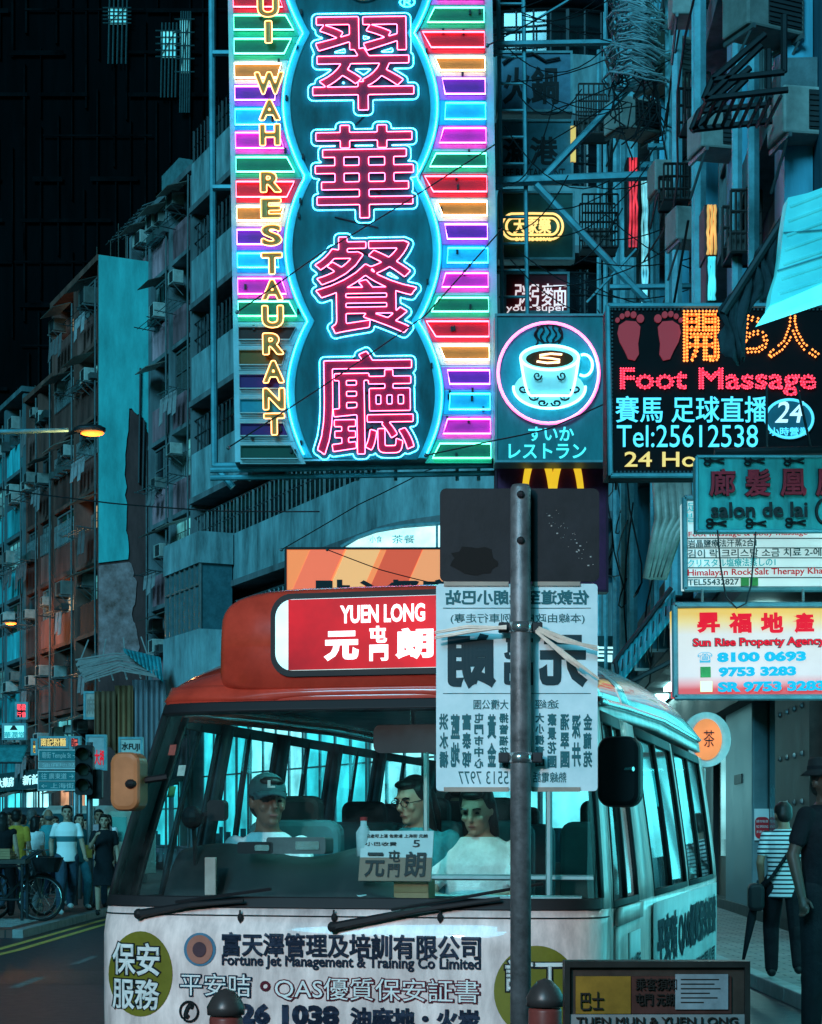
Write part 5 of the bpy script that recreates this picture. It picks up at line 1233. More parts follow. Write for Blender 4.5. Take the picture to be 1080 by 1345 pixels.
# ------------------------------------------------------------------ the stop pole and boards close to the camera
polem = mat('weathered_pole', (.16, .17, .18), .45, .5, var=.55, scale=18, bump=.2)
YP = 6.0
SP = thing('bus_stop_pole', 'weathered grey steel pole carrying the bus stop boards', 'pole', P(684, 1095, YP).xyz-Vector((0, 0, CAMZ)), (0, 0, 0))
ztop = P(0, 637, YP).z
q = MB(); q.lathe([(.034, .12), (.034, ztop-.012), (.028, ztop)], 20); q.build('shaft', polem, SP, True)
q = MB(); q.lathe([(.09, .10), (.09, .13), (.045, .17), (.036, .2)], 20); q.build('base_collar', darksteel, SP, True)
q = MB()
for py in (652, 712): q.lathe([(.014, -.005), (.014, .005)], 10); 
q = MB()
for py in (652, 712): q.ell((-.002, -.036, P(0, py, YP).z), (.013, .010, .013), 10, 6)
q.each('bolt', rubber, SP)
def clampring(py):
    z = P(0, py, YP).z; q = MB(); q.lathe([(.039, -.016), (.039, .016)], 20, (0, 0, z)); c = q.build('clamp', chrome, SP, True)
    q = MB()
    for x in (-.055, .055): q.box((x, .01, z), (.034, .03, .034)); 
    q.each('clamp_lug', darksteel, c, bevel=.004)
for py in (824, 995): clampring(py)
BB1 = Board('black_sign_back', 'dark scuffed back of a square sign plate at the top of the stop pole', 'sign', 683, 705, YP+.05)
q = MB(); a = BB1.L(578, 764); b = BB1.L(787, 642); q.rbox(((a[0]+b[0])/2, 0, (a[2]+b[2])/2), (b[0]-a[0], .012, b[2]-a[2]), .02)
q.build('plate', mat('scuffed_black_plate', (.016, .017, .021), .6, .1, var=.6, scale=9, bump=.1, dirt=(.008, .009, .011)), BB1.o)
q = MB(); rr = random.Random(12)
for i in range(42):
    t = rr.random(); x = 722+58*t+rr.gauss(0, 5); y = 672+70*t+rr.gauss(0, 9); p = BB1.L(x, y, -.0075); s_ = rr.choice([.0012, .0016, .002, .004]); q.box(p, (s_*rr.uniform(.6, 2), .001, s_))
q.build('paint_flecks', mat('paint_fleck', (.35, .35, .34), .7), BB1.o)
q = MB(); pts = []
for i in range(22):
    a_ = 2*math.pi*i/22; r_ = rr.uniform(.75, 1.1); pts.append((622+34*r_*math.cos(a_), 738+20*r_*math.sin(a_)))
BB1.poly(pts[::-1], -.0075, -.0062, mb=q); q.build('glue_stain', mat('glue_stain', (.007, .006, .006), .75, var=.6, scale=40), BB1.o)
BS = Board('bus_stop_board', 'white bus stop board seen from behind, its writing reversed, on the stop pole', 'sign', 680, 903, YP+.055)
bm_ = mat('translucent_white_board', (.74, .88, .92), .45, var=.2, scale=5, dirt=(.50, .70, .74)); pb_ = bm_.node_tree.nodes['Principled BSDF']
n_ = bm_.node_tree; tr = n_.nodes.new('ShaderNodeBsdfTranslucent'); tr.inputs[0].default_value = (.6, .9, .95, 1); ms = n_.nodes.new('ShaderNodeMixShader'); ms.inputs[0].default_value = .25
out = [x for x in n_.nodes if x.type == 'OUTPUT_MATERIAL'][0]; n_.links.new(pb_.outputs[0], ms.inputs[1]); n_.links.new(tr.outputs[0], ms.inputs[2]); n_.links.new(ms.outputs[0], out.inputs[0])
q = MB(); a = BS.L(573, 1039); b = BS.L(785, 767); q.rbox(((a[0]+b[0])/2, 0, (a[2]+b[2])/2), (b[0]-a[0], .006, b[2]-a[2]), .012); q.build('board', bm_, BS.o)
q = MB()
for y in (767, 1037):
    for x0, x1 in ((583, 668), (699, 762)): a = BS.L(x0, y+3); b = BS.L(x1, y-3); q.span((a[0], -.01, a[2]), (b[0], -.0032, b[2]))
q.each('edge_bracket', mat('beige_bracket', (.32, .28, .24), .5, .3, var=.3), BS.o)
tk = mat('teal_black_print', (.006, .03, .04), .5, var=0); tk2 = mat('teal_print', (.015, .11, .13), .5, var=0)
q = MB()
for y in (799, 911): BS.line([(582, y), (776, y)], .0012, -.0045, mb=q, n=4)
q.each('rule_line', tk2, BS.o)
def bt(t, x0, y0, x1, y1, m=tk, off=.035, **k): BS.txt(t, x0, y0, x1, y1, m, y=-.0045, depth=0, mirror=True, off=off, **k)
bt('佐敦道至元朗小巴站', 585, 775, 774, 795, tk2); bt('(本線由政府新例車行走專)', 592, 806, 768, 820, tk2, .01)
bt('元', 708, 834, 772, 903, tk, .05); bt('屯', 662, 834, 700, 866, tk, .05); bt('門', 662, 870, 700, 900, tk, .05); bt('朗', 588, 832, 652, 905, tk, .05)
for x, t, y0, y1 in ((772, '金龍苑', 936, 1010), (757, '深井', 936, 1010), (742, '涌翠園', 936, 1010), (725, '豪景花園', 936, 1010), (709, '大小欖青山', 936, 1008), (662, '掃管福花園', 936, 1010), (646, '黃金', 936, 1010), (629, '屯門市中心', 936, 1010), (613, '富泰邨', 936, 1010), (598, '藍地', 936, 1010), (583, '洪水橋', 936, 1010)):
    bt(t, x-6, y0, x+6, y1, tk2, .04, vert=True)
bt('途經', 703, 919, 734, 931, tk2, .01); bt('大欖公園', 622, 919, 668, 932, tk2, .01); bt('熱線電話', 700, 1014, 744, 1028, tk2, .015); bt('5513 7977', 602, 1013, 668, 1030, tk2, .0)
TA = thing('tape_tie', 'white plastic tape tied round the stop pole over the reversed board', 'tape', P(684, 825, YP-.04))
q = MB(); S_ = FP/YP
for pts in ([(-18, 2), (-60, -3), (-112, -12)], [(-18, 0), (-70, 2), (-112, -5)], [(24, 0), (60, -14), (103, -28)], [(22, -2), (50, -16), (102, -24)], [(20, -4), (62, -40), (78, -52)], [(22, -6), (70, -42), (104, -66)]):
    for k in range(2): q.tube([(x/S_, .02+.01*i, (z+k*2)/S_) for i, (x, z) in enumerate(pts)], [.0035, .005, .002], 5)
q.each('strand', mat('white_tape', (.75, .62, .52), .4, var=.3, scale=20), TA)
# information board low in front
IB = Board('information_board', 'brown framed notice board with yellow panel at the bottom of the stop', 'notice board', 862, 1320, 5.4)
q = MB(); IB.rect(741, 1262, 984, 1450, 0, .05, mb=q); q.build('panel', mat('brown_board', (.045, .028, .022), .4, var=.5, scale=8), IB.o)
q = MB()
for r_ in ((741, 1262, 984, 1270), (741, 1270, 748, 1450), (977, 1270, 984, 1450)): IB.rect(*r_, -.02, -.001, mb=q)
q.build('frame', mat('dark_bronze_frame', (.05, .045, .042), .3, .6, var=.4), IB.o)
o_ = IB.rect(756, 1282, 828, 1331, -.012, -.001).build('yellow_panel', mat('dim_yellow', (.22, .11, .01), .5, var=.4, scale=12), IB.o)
IB.txt('巴士', 762, 1302, 792, 1326, mat('board_black', (.015, .01, .008), .5), y=-.016)
IB.rect(829, 1282, 960, 1331, -.011, -.001).build('maroon_panel', mat('dim_maroon', (.07, .02, .015), .5, var=.5, scale=12), IB.o)
IB.txt('乘客須知', 834, 1284, 888, 1300, mat('board_black', (.015, .01, .008)), y=-.016); IB.txt('屯門 元朗', 834, 1304, 884, 1320, mat('board_black', (.015, .01, .008)), y=-.016)
o_ = IB.rect(886, 1279, 955, 1325, -.02, -.012).build('paper_notice', mat('grey_paper', (.22, .24, .26), .7, var=.35, scale=14), IB.o)
q = MB()
for i in range(6): IB.rect(893, 1285+i*6, 893+[50, 44, 52, 38, 48, 30][i], 1286.6+i*6, -.0215, -.0205, mb=q)
q.build('printed_lines', mat('board_black', (.015, .01, .008)), o_)
IB.rect(748, 1332, 977, 1349, -.012, -.001).build('grey_strip', mat('grey_strip', (.20, .20, .20), .5, var=.35, scale=12), IB.o)
IB.txt('TUEN MUN & YUEN LONG', 756, 1335, 968, 1346, mat('board_black', (.015, .01, .008)), y=-.016, off=.02)
q = MB()
for x in (770, 955): a = IB.L(x, 1450, .03); q.tube([(a[0], .03, a[2]+.1), (a[0], .03, -P(0, 1320, 5.4).z)], .02, 8)
q.each('leg', darksteel, IB.o)
# bollards with domed tops
for lab, px, py, Y in (('red-brown bollard with a domed grey cap in front of the bus number', 297, 1298, 5.9), ('red-brown bollard with a domed cap beside the stop pole', 716, 1285, 5.6)):
    b = thing('bollard', lab, 'bollard', P(px, HZ, Y)-Vector((0, 0, CAMZ)), group='bollards at the kerb'); zt = P(px, py, Y).z
    r_ = 22/(FP/Y)
    q = MB(); q.lathe([(r_*1.0, 0), (r_*1.0, zt-.10), (r_*.95, zt-.09)], 22); q.build('post', mat('redbrown_post', (.15, .035, .03), .4, var=.4, scale=9), b, True)
    q = MB(); q.lathe([(r_*1.12, zt-.085), (r_*1.15, zt-.06), (r_*.85, zt-.03), (r_*.45, zt-.008), (.002, zt)], 22); q.build('cap', mat('dark_cap', (.05, .045, .045), .35, .3, var=.4), b, True)
    q = MB(); q.lathe([(r_*1.03, zt-.17), (r_*1.05, zt-.165), (r_*1.05, zt-.145), (r_*1.03, zt-.14)], 22); q.build('band', mat('pale_band', (.3, .26, .25), .4, var=.3), b, True)
# ------------------------------------------------------------------ ground-floor shops that light the street
def shopfront(name, label, loc, rot, w, h, facem_, framem, text=None, n=3, seed=1):
    o = thing(name, label, 'shopfront', loc, (0, 0, rot)); rr = random.Random(seed)
    for i in range(n):
        x0 = -w/2+w*i/n; g = MB().span((x0+.04, -.02, .35), (x0+w/n-.04, 0, h-.8)).build('window', facem_, o)
        f = MB()
        for (a, b, c, d) in ((x0, x0+.06, .35, h-.8), (x0+w/n-.06, x0+w/n, .35, h-.8), (x0+.06, x0+w/n-.06, .35, .45), (x0+.06, x0+w/n-.06, h-.9, h-.8), (x0+.06, x0+w/n-.06, h*.55, h*.55+.05)): f.span((a, -.07, b*0+c), (b, -.021, d))
        f.build('frame', framem, g)
        q = MB()
        for k in range(5):
            xx = x0+.15+rr.random()*(w/n-.5); q.box((xx, -.04, .35+rr.uniform(.2, .8)), (rr.uniform(.15, .5), .02, rr.uniform(.3, 1.1)))
        q.build('goods', mat('shop_goods', (.02, .09, .10), .6, var=.6), g)
    MB().span((-w/2, -.05, 0), (w/2, .1, .34)).build('plinth', mat('black_plinth', (.02, .02, .022)), o)
    MB().span((-w/2, -.3, h-.78), (w/2, .1, h)).build('fascia', mat('dark_teal_fascia', (.03, .09, .10), .5, var=.4), o)
    if text:
        q = MB(); q.add(*fit(text, -w*.35, h-.62, w*.35, h-.2, y=-.31, depth=.02, off=.02)); q.build('lettering', emat('shop_lettering', (.5, .95, 1), 1.0), o)
    return o
cyl_ = emat('lit_cyan_shop', (.05, .66, .74), 1.5, base=(.1, .3, .3), var=.75, scale=.9); whs = emat('lit_white_shop', (.35, .95, 1), 1.7, base=(.2, .3, .3), var=.7, scale=1.1); wms = emat('lit_warm_shop', (1, .5, .28), .75, base=(.3, .2, .1), var=.8, scale=1.3)
for i in range(4):
    p = QA+E0*(-6.5-i*4.6)+OUT*.65
    shopfront('shopfront', ['cyan-lit shop on the corner, seen through the bus windscreen', 'pale white-lit shop behind the driver of the bus', 'cyan-lit shop with dark goods behind the bus, next to the pale one', 'lit shop at the far end of the corner building'][i], (p.x, p.y, 0), math.atan2(-E0.y, -E0.x), 4.4, 6.0, [cyl_, whs, cyl_, whs][i], alu, ['茶餐廳', '藥房', '金飾', '粥店'][i], 4, i)
p = QA+E0*(-23.0+1.0)
shopfront('shopfront', 'bright shop on the rounded corner behind the middle of the bus', (3.0, 42.6, 0), R(8), 5, 6.0, whs, alu, '便利店', 4, 8)
shopfront('shopfront', 'teal shop right of the rounded corner, behind the stop pole', (6.4, 47, 0), R(0), 4, 6.0, cyl_, alu, '電器', 3, 9)
labs = ['teal-lit shop under the grey tenement', 'dim warm shop under the brown tenement', 'white-lit shop at the foot of the lower brown tenement', 'cyan-lit shop under the teal tenement, behind the walkers', 'warm-lit shop at the foot of the teal tenement', 'white-lit corner shop at the left edge', 'cyan-lit shop farthest along the teal tenement']
for i, u in enumerate((0.2, 4.9, 10.6, 15.3, 19.9, 24.5, 29.0)):
    p = QA+E0*u+OUT*(2.6 if i else .75)
    shopfront('shopfront', labs[i], (p.x, p.y, .11), math.atan2(-E0.y, -E0.x), 4.4, 3.9, [cyl_, wms, whs, cyl_, wms, whs, cyl_][i], alu, ['', '', '新記', '大藥房', '麵家', '珠寶', '時裝'][i] or None, 3, 20+i)

# ------------------------------------------------------------------ things over and along the left pavement
def up(px, Y): v = P(px, HZ, Y); return Vector((v.x, v.y, 0))
def zz(py, Y): return P(0, py, Y).z
LC = thing('lattice_canopy', 'sagging lattice of pale bars jutting over the pavement beside the bus roof', 'canopy', P(165, 860, 60))
q = MB(); S_ = FP/60
def lc(x, y, d): return ((x-165)/S_, d, -(y-860)/S_)
for i in range(15):
    t = i/14; q.tube([lc(98+26*t+random.uniform(-3, 3), 866+34*t, .2-1.8*t), lc(150+20*t, 858+26*t+3*math.sin(i), .1-1.8*t), lc(196+18*t+random.uniform(-3, 5), 858+38*t+random.uniform(-2, 2), .2-1.8*t)], .03, 5)
for i in range(6): t = i/5; q.tube([lc(104+88*t, 866-8*t, .25), lc(124+88*t, 901-6*t, -1.6)], .03, 5)
for i in range(4): t = i/3; q.tube([lc(104+88*t, 866-8*t, .25), lc(112+70*t, 838-4*t, .6)], .025, 5)
q.build('bars', mat('pinkish_bars', (.42, .36, .36), .5, .3, var=.3), LC)
q = MB(); q.grid(lambda u, v: Vector(lc(163+50*u+9*v, 853-20*u*0+12*u+26*v*u+10*v, -.3-v+.06*math.sin(u*60))), 60, 5); q.build('sheet', mat('teal_corrugated', (.05, .38, .44)), LC, smooth=True, solid=.02)
HS2 = thing('hanging_sheets', 'brown and grey corrugated sheets hanging under the lattice canopy', 'hoarding', P(175, 955, 59))
rr = random.Random(5)
for k, (x0, x1, y0, y1, m) in enumerate(((124, 152, 908, 985, mat('rust_sheet', (.24, .12, .07), .7, .2, var=.6, scale=1.5, streak=.2)), (150, 174, 900, 1000, mat('orange_rust_sheet', (.33, .16, .08), .7, .2, var=.6, scale=1.5, streak=.2)), (172, 216, 892, 1010, mat('grey_sheet', (.26, .26, .30), .6, .3, var=.6, scale=1.5, streak=.2)))):
    q = MB(); S_ = FP/59; q.grid(lambda u, v: Vector(((x0+(x1-x0)*u-175)/S_, .06*math.sin(u*(x1-x0)*.9)+.15*k, -(y0+(y1-y0)*v+4*math.sin(u*7)*v-955)/S_)), 60, 4); q.build('sheet', m, HS2, smooth=True, solid=.02)
def small_sign(lab, x0, y0, x1, y1, Y, face, texts, name='shop_sign', fr=None, cat='sign'):
    b = lamp_sign(name, lab, x0, y0, x1, y1, Y, face, fr or stf, d=.15)
    b.o['category'] = cat
    for (t, a, c, e, f, m) in texts: b.txt(t, a, c, e, f, m, y=-.03, off=.02)
    return b
redneon = emat('red_shop_neon', (1, .06, .08), 1.6)
small_sign('small dark sign with glowing red characters at the left, above the teal sign', 20, 922, 37, 945, 58, mat('black_sign_face', (.01, .01, .012)), [('電器', 21, 924, 36, 933, redneon), ('行貨', 21, 935, 36, 944, redneon)])
small_sign('pale teal lit sign at the left edge, with a black emblem', 3, 950, 35, 972, 55, emat('pale_teal_lit', (.3, .9, .9), .6), [('▲', 13, 951, 24, 959, blackch), ('華潤堂', 6, 961, 33, 969, tl)])
small_sign('dark sign with yellow characters above the direction signs', 51, 967, 90, 983, 47, mat('brown_sign_face', (.10, .06, .03), .5), [('南記粉麵', 54, 969, 87, 981, emat('amber_led', (.85, .5, .15), .75))])
small_sign('small red lit sign right of the yellow lettered one', 91, 967, 106, 984, 46.5, emat('red_lit_face', (1, .12, .08), .5), [('記', 93, 969, 104, 982, mat('dark_red_letter', (.16, .015, .03)))])
small_sign('narrow yellow lit sign left of the direction signs', 41, 970, 50, 992, 46, emat('yellow_lit_face', (1, .62, .12), .7), [('藥', 42, 972, 49, 980, blackch), ('房', 42, 982, 49, 990, blackch)])
small_sign('tall pale panel sign right of the direction signs, partly pink', 113, 965, 140, 1012, 50, mat('pale_grey_face', (.38, .42, .44), .5, var=.3), [('大押', 124, 985, 138, 1005, bright if False else br_)])
small_sign('white banner with black marks hanging right of the traffic light', 156, 968, 188, 996, 48, mat('white_banner', (.55, .55, .52), .7, var=.3), [('水FUJI', 160, 975, 184, 987, blackch)], name='banner', cat='banner')
small_sign('pinkish beige box sign hanging in front of the brown tenement', 110, 908, 138, 945, 60, mat('pink_beige_face', (.52, .40, .36), .6, var=.3), [('麻雀', 114, 915, 134, 938, mat('faded_letter', (.40, .28, .25), .6))])
tbl = mat('teal_awning_cloth', (.04, .26, .28), .7, var=.5)
TAW = thing('shop_awning', 'teal canvas awning over the shop at the left edge', 'awning', P(15, 990, 54)); q = MB(); q.grid(lambda u, v: Vector((-1.0+1.5*u, -.9*v, .25-.55*v+.02*math.sin(u*30)*v)), 20, 4); q.build('canvas', tbl, TAW, smooth=True, solid=.02); q = MB(); q.tube([(-1, -.9, -.3), (.5, -.9, -.3)], .03, 6); q.build('bar', darksteel, TAW)
# direction signs on a pole
DS = thing('direction_sign', 'pole with stacked teal and white pedestrian direction signs', 'sign', up(78, 33))
q = MB(); q.tube([(.28, .06, 0), (.28, .06, zz(980, 33))], .05, 10); q.build('pole', steel, DS, True)
S_ = FP/33
white_s = mat('sign_white', (.62, .66, .66), .5, var=.15)
for x0, y0, x1, y1, m, t in ((52, 985, 104, 1000, mat('sign_teal', (.03, .20, .22), .5), '廟街 Temple St →'), (52, 1000, 104, 1010, mat('sign_grey', (.32, .36, .37), .5), '油麻地站'), (51, 1013, 101, 1026, mat('sign_teal', (.03, .20, .22)), '往 廣東道 →'), (51, 1026, 101, 1038, mat('sign_teal', (.03, .20, .22)), '← 上海街')):
    q = MB(); a = ((x0-78)/S_, zz(y1, 33)); b = ((x1-78)/S_, zz(y0, 33)); q.span((a[0], -.02, a[1]+.01), (b[0], 0, b[1]-.01)); pl = q.build('sign_panel', m, DS)
    q = MB()
    for r_ in ((a[0]-.015, b[0]+.015, b[1]-.012, b[1]+.006), (a[0]-.015, b[0]+.015, a[1]-.006, a[1]+.012), (a[0]-.015, a[0], a[1]+.012, b[1]-.012), (b[0], b[0]+.015, a[1]+.012, b[1]-.012)): q.span((r_[0], -.03, r_[2]), (r_[1], .01, r_[3]))
    q.build('border', white_s, pl); q = MB(); q.add(*fit(t, a[0]+.05, a[1]+.035, b[0]-.05, b[1]-.035, y=-.025)); q.build('lettering', white_s, pl)
# manhole cover and repair patch in the road
q = MB(); q.lathe([(.34, .001), (.34, .006)], 28, (-4.0, 15.2, 0)); struct(q.build('road_manhole', mat('iron_cover', (.03, .035, .038), .45, .6, var=.5, scale=30, bump=.6)))
sheet('road_patch', -4.4, 17.0, -2.7, 18.6, .0035, mat('asphalt_patch', (.022, .026, .032), .35, var=.5, scale=20, bump=.3))
# traffic light
TL = thing('traffic_light', 'black traffic light with hoods on a grey pole beside the direction signs', 'traffic light', up(118, 31)); S_ = FP/31
q = MB(); q.tube([(0, 0, 0), (0, 0, zz(975, 31))], .055, 10); q.build('pole', steel, TL, True)
q = MB(); q.rbox((-.06, -.12, zz(1012, 31)), (.30, .2, .84), .05); hd = q.build('head', mat('black_signal', (.012, .012, .014), .5, var=.2), TL)
q = MB()
for k in range(3):
    z = zz(1012, 31)+.26-k*.26; q2 = MB(); q2.tube([(-.06, -.22, z), (-.06, -.235, z)], .095, 14); q2.build('lens', mat('unlit_lens', (.03, .035, .03), .2, var=.1), hd)
    q2 = MB(); q2.grid(lambda u, v: Vector((-.06+.11*math.cos(R(200-220*u)), -.22-.2*v, z+.11*math.sin(R(200-220*u)))), 14, 2); q2.build('hood', mat('black_signal', (.012, .012, .014)), hd, True, solid=.008)
q = MB(); q.rbox((.12, 0, zz(1030, 31)), (.20, .16, .5), .04); q.build('side_head', mat('black_signal', (.012, .012, .014)), TL)
q = MB(); q.rbox((0, -.08, 1.1), (.12, .1, .22), .02); q.build('push_button_box', mat('dim_yellow', (.22, .11, .01)), TL)
for lab, px, Y, zt in (('slim grey post behind the walking man', 105, 36, 3.0), ('grey post with a cyan lit box at head height', 122, 33, 2.6)):
    o = thing('street_post', lab, 'post', up(px, Y)); q = MB(); q.tube([(0, 0, 0), (0, 0, zt)], .05, 10); q.build('shaft', steel, o, True)
    q = MB(); q.rbox((0, -.08, zt-.45), (.22, .16, .5), .03); q.build('box', emat('cyan_box_face', (.3, .9, .95), .7) if px > 110 else acm, o)
# street lamps
def lamp(lab, px, py, Y, arm, e, w_, loc=None, col=(1, .42, .14)):
    loc = Vector(loc) if loc else P(px, py, Y); b = thing('street_lamp', lab, 'street lamp', loc); h = loc.z
    q = MB(); q.tube([(-arm, .0, -h), (-arm, 0, -.3), (-arm+.3, 0, -.02), (-.4, 0, .03)], [.09, .06, .05, .04], 8); q.build('pole_and_arm', tealst, b, True)
    q = MB(); q.loft([((0, 0, 0), .30, .14), ((0, 0, .07), .30, .15), ((0, 0, .12), .2, .08)], 18); q.build('head', darksteel, b, True, bevel=.01)
    q = MB(); q.ell((.05, 0, -.03), (.22, .11, .055), 16, 8); q.build('lamp', emat('sodium_lamp', (1, .17, .02), 3.2) if e != 751 else emat('stop_lamp', (1, .74, .68), 3), b, True)
    li = bpy.data.lights.new('lamp_light', 'SPOT' if e == 751 else 'POINT'); li.energy = e; li.color = col; li.shadow_soft_size = .15
    l = bpy.data.objects.new('lamp_light', li); COL.objects.link(l); l.parent = b; l.location = (0, -.1, -.35)
    if e == 751: li.energy = 1500; li.spot_size = R(30); li.spot_blend = .6; l.rotation_euler = Vector((3.05, 8.4, -2.7)).to_track_quat('-Z', 'Y').to_euler()
lamp('street lamp glowing orange on a long arm in front of the brown tenement', 118, 567, 34, 2.6, 60, 1)
lamp('far street lamp glowing orange at the left edge of the teal tenement', 13, 818, 72, 1.2, 160, 1)
lamp('street lamp over the stop whose warm light falls on the front of the bus', 0, 0, 0, 2.0, 751, 1, (-3.2, -1.2, 4.6), (1, .74, .70))
# vehicles behind the pedestrians
def van(lab, px, Y, yaw, colm, name='parked_van', wd=1.75, ht=2.1, ln=4.6):
    o = thing(name, lab, 'van', up(px, Y), (0, 0, yaw))
    prof = [(0, .35), (0, .95), (.15, 1.08), (.75, 1.18), (1.35, ht-.12), (1.6, ht), (ln-.2, ht), (ln, ht-.25), (ln, .35)]
    q = MB(); n = len(prof)
    secs = [(-wd/2, .92), (-wd/2+.08, 1.0), (wd/2-.08, 1.0), (wd/2, .92)]
    vs = [(x, y, .35+(z-.35)*k) for x, k in secs for y, z in prof]
    q.add(vs, [(a*n+i, a*n+(i+1) % n, (a+1)*n+(i+1) % n, (a+1)*n+i) for a in range(3) for i in range(n)]+[tuple(range(n-1, -1, -1)), tuple(range(3*n, 4*n))]); q.build('body', colm, o, bevel=.03)
    q = MB(); q.add([(-wd/2+.16, .80-.03, 1.22), (wd/2-.16, .80-.03, 1.22), (wd/2-.22, 1.32-.03, ht-.2), (-wd/2+.22, 1.32-.03, ht-.2)], [(0, 1, 2, 3)]); q.build('windscreen', mat('car_glass', (.02, .07, .08), .06, var=0, spec=.9), o, solid=.02)
    for s in (-1, 1):
        q = MB(); q.rbox((s*(wd/2-.25), -.02, .78), (.34, .06, .18), .05); q.build('headlight', emat('van_headlight', (1, .8, .6), 1.6 if s < 0 else .8), o)
        q = MB(); q.span((s*(wd/2+.0)-.012, 1.5, 1.2), (s*(wd/2+.0)+.012, 2.6, ht-.28)); q.build('side_window', mat('car_glass', (.02, .07, .08)), o)
        for y in (.85, ln-.9):
            q = MB(); q.lathe([(.17, -.09), (.31, -.09), (.33, 0), (.31, .09), (.17, .09)], 20); w = q.build('wheel', rubber, o, True); w.location = (s*(wd/2-.1), y, .33); w.rotation_euler = (0, R(90), 0)
            q = MB(); q.lathe([(.01, -.05), (.17, -.08), (.17, .08), (.01, .05)], 16); q.build('rim', chrome, w)
        q = MB(); q.rbox((s*(wd/2+.12), .9, 1.3), (.18, .08, .24), .04); q.build('side_mirror', rubber, o)
    q = MB(); q.rbox((0, -.03, .55), (wd*.5, .04, .16), .03); q.build('front_grille', rubber, o); q = MB(); q.span((-.25, -.06, .42), (.25, -.04, .53)); q.build('number_plate', mat('white_plate', (.7, .7, .66)), o)
van('pale beige van with lit headlights behind the pedestrians', 66, 44, R(-14), mat('beige_van_paint', (.42, .38, .34), .3, var=.2, coat=.5))
van('dark van at the left edge behind the pedestrians', 12, 47, R(-10), mat('dark_van_paint', (.05, .06, .07), .3, var=.2, coat=.5))
van('silver grey van deeper in the side street', 28, 62, R(-12), mat('silver_van_paint', (.3, .34, .36), .3, .4, var=.2, coat=.4))
# handcart and bicycle
CT = thing('handcart', 'dark handcart with a flat deck and cardboard at the left edge', 'handcart', up(2, 26.3) + Vector((0, 0, .11)), (0, 0, R(4)))
q = MB(); q.span((-.75, -.3, .86), (.38, .3, .92)); q.build('deck', mat('dark_wood_deck', (.07, .06, .055), .7, var=.5), CT)
q = MB()
for x in (-.7, .33):
    for y in (-.26, .26): q.tube([(x, y, .05), (x, y, .86)], .022, 6)
q.each('leg', darksteel, CT)
q = MB(); q.tube([(-.7, -.26, .35), (.33, -.26, .35)], .018, 6); q.tube([(.33, -.26, .9), (.55, -.26, 1.05), (.55, .26, 1.05), (.33, .26, .9)], .02, 6); q.build('handle', darksteel, CT)
CB = thing('cardboard_stack', 'flattened cardboard lying on the handcart', 'cardboard', up(-6, 26.3)+Vector((0, 0, .11+.925)))
for k in range(4): MB().box((0, 0, .02+k*.037), (.55-.03*k, .42, .034), (0, 0, R(3*k-4))).build('sheet', mat('cardboard', (.36, .22, .12)), CB)
def bicycle(lab, px, Y, yaw):
    o = thing('bicycle', lab, 'bicycle', up(px, Y)+Vector((0, 0, .11)), (0, 0, yaw), )
    for x in (-.52, .52):
        q = MB(); q.tube([(x+.33*math.cos(a), 0, .34+.33*math.sin(a)) for a in [2*math.pi*i/28 for i in range(28)]], .02, 6, True); w = q.build('wheel', rubber, o)
        q = MB()
        for i in range(14): a = 2*math.pi*i/14; q.tube([(x, 0, .34), (x+.32*math.cos(a), 0, .34+.32*math.sin(a))], .004, 3)
        q.tube([(x+.30*math.cos(a), 0, .34+.30*math.sin(a)) for a in [2*math.pi*i/28 for i in range(28)]], .009, 5, True); q.build('rim', chrome, w)
    q = MB()
    for a, b in (((-.52, .34), (-.12, .80)), ((-.52, .34), (.0, .32)), ((.0, .32), (-.15, .90)), ((.0, .32), (.40, .78)), ((-.12, .80), (.38, .82)), ((.38, .92), (.52, .34))): q.tube([(a[0], 0, a[1]), (b[0], 0, b[1])], .018, 6)
    q.build('frame', mat('dark_frame_paint', (.05, .06, .07), .4, .3), o)
    q = MB(); q.ell((-.17, 0, .93), (.13, .07, .035), 12, 6); q.build('saddle', rubber, o); q = MB(); q.tube([(.38, 0, .92), (.40, 0, 1.02), (.36, -.26, 1.04)], .013, 6); q.tube([(.40, 0, 1.02), (.36, .26, 1.04)], .013, 6); q.build('handlebar', chrome, o)
    q = MB(); q.lathe([(.16, 0), (.24, .22)], 12, (.62, 0, .72)); q.build('basket', darksteel, o)
bicycle('black bicycle parked under the handcart at the left edge', 6, 26.9, R(12))
bicycle('second bicycle, its wheel showing right of the handcart', 27, 28.3, R(60))
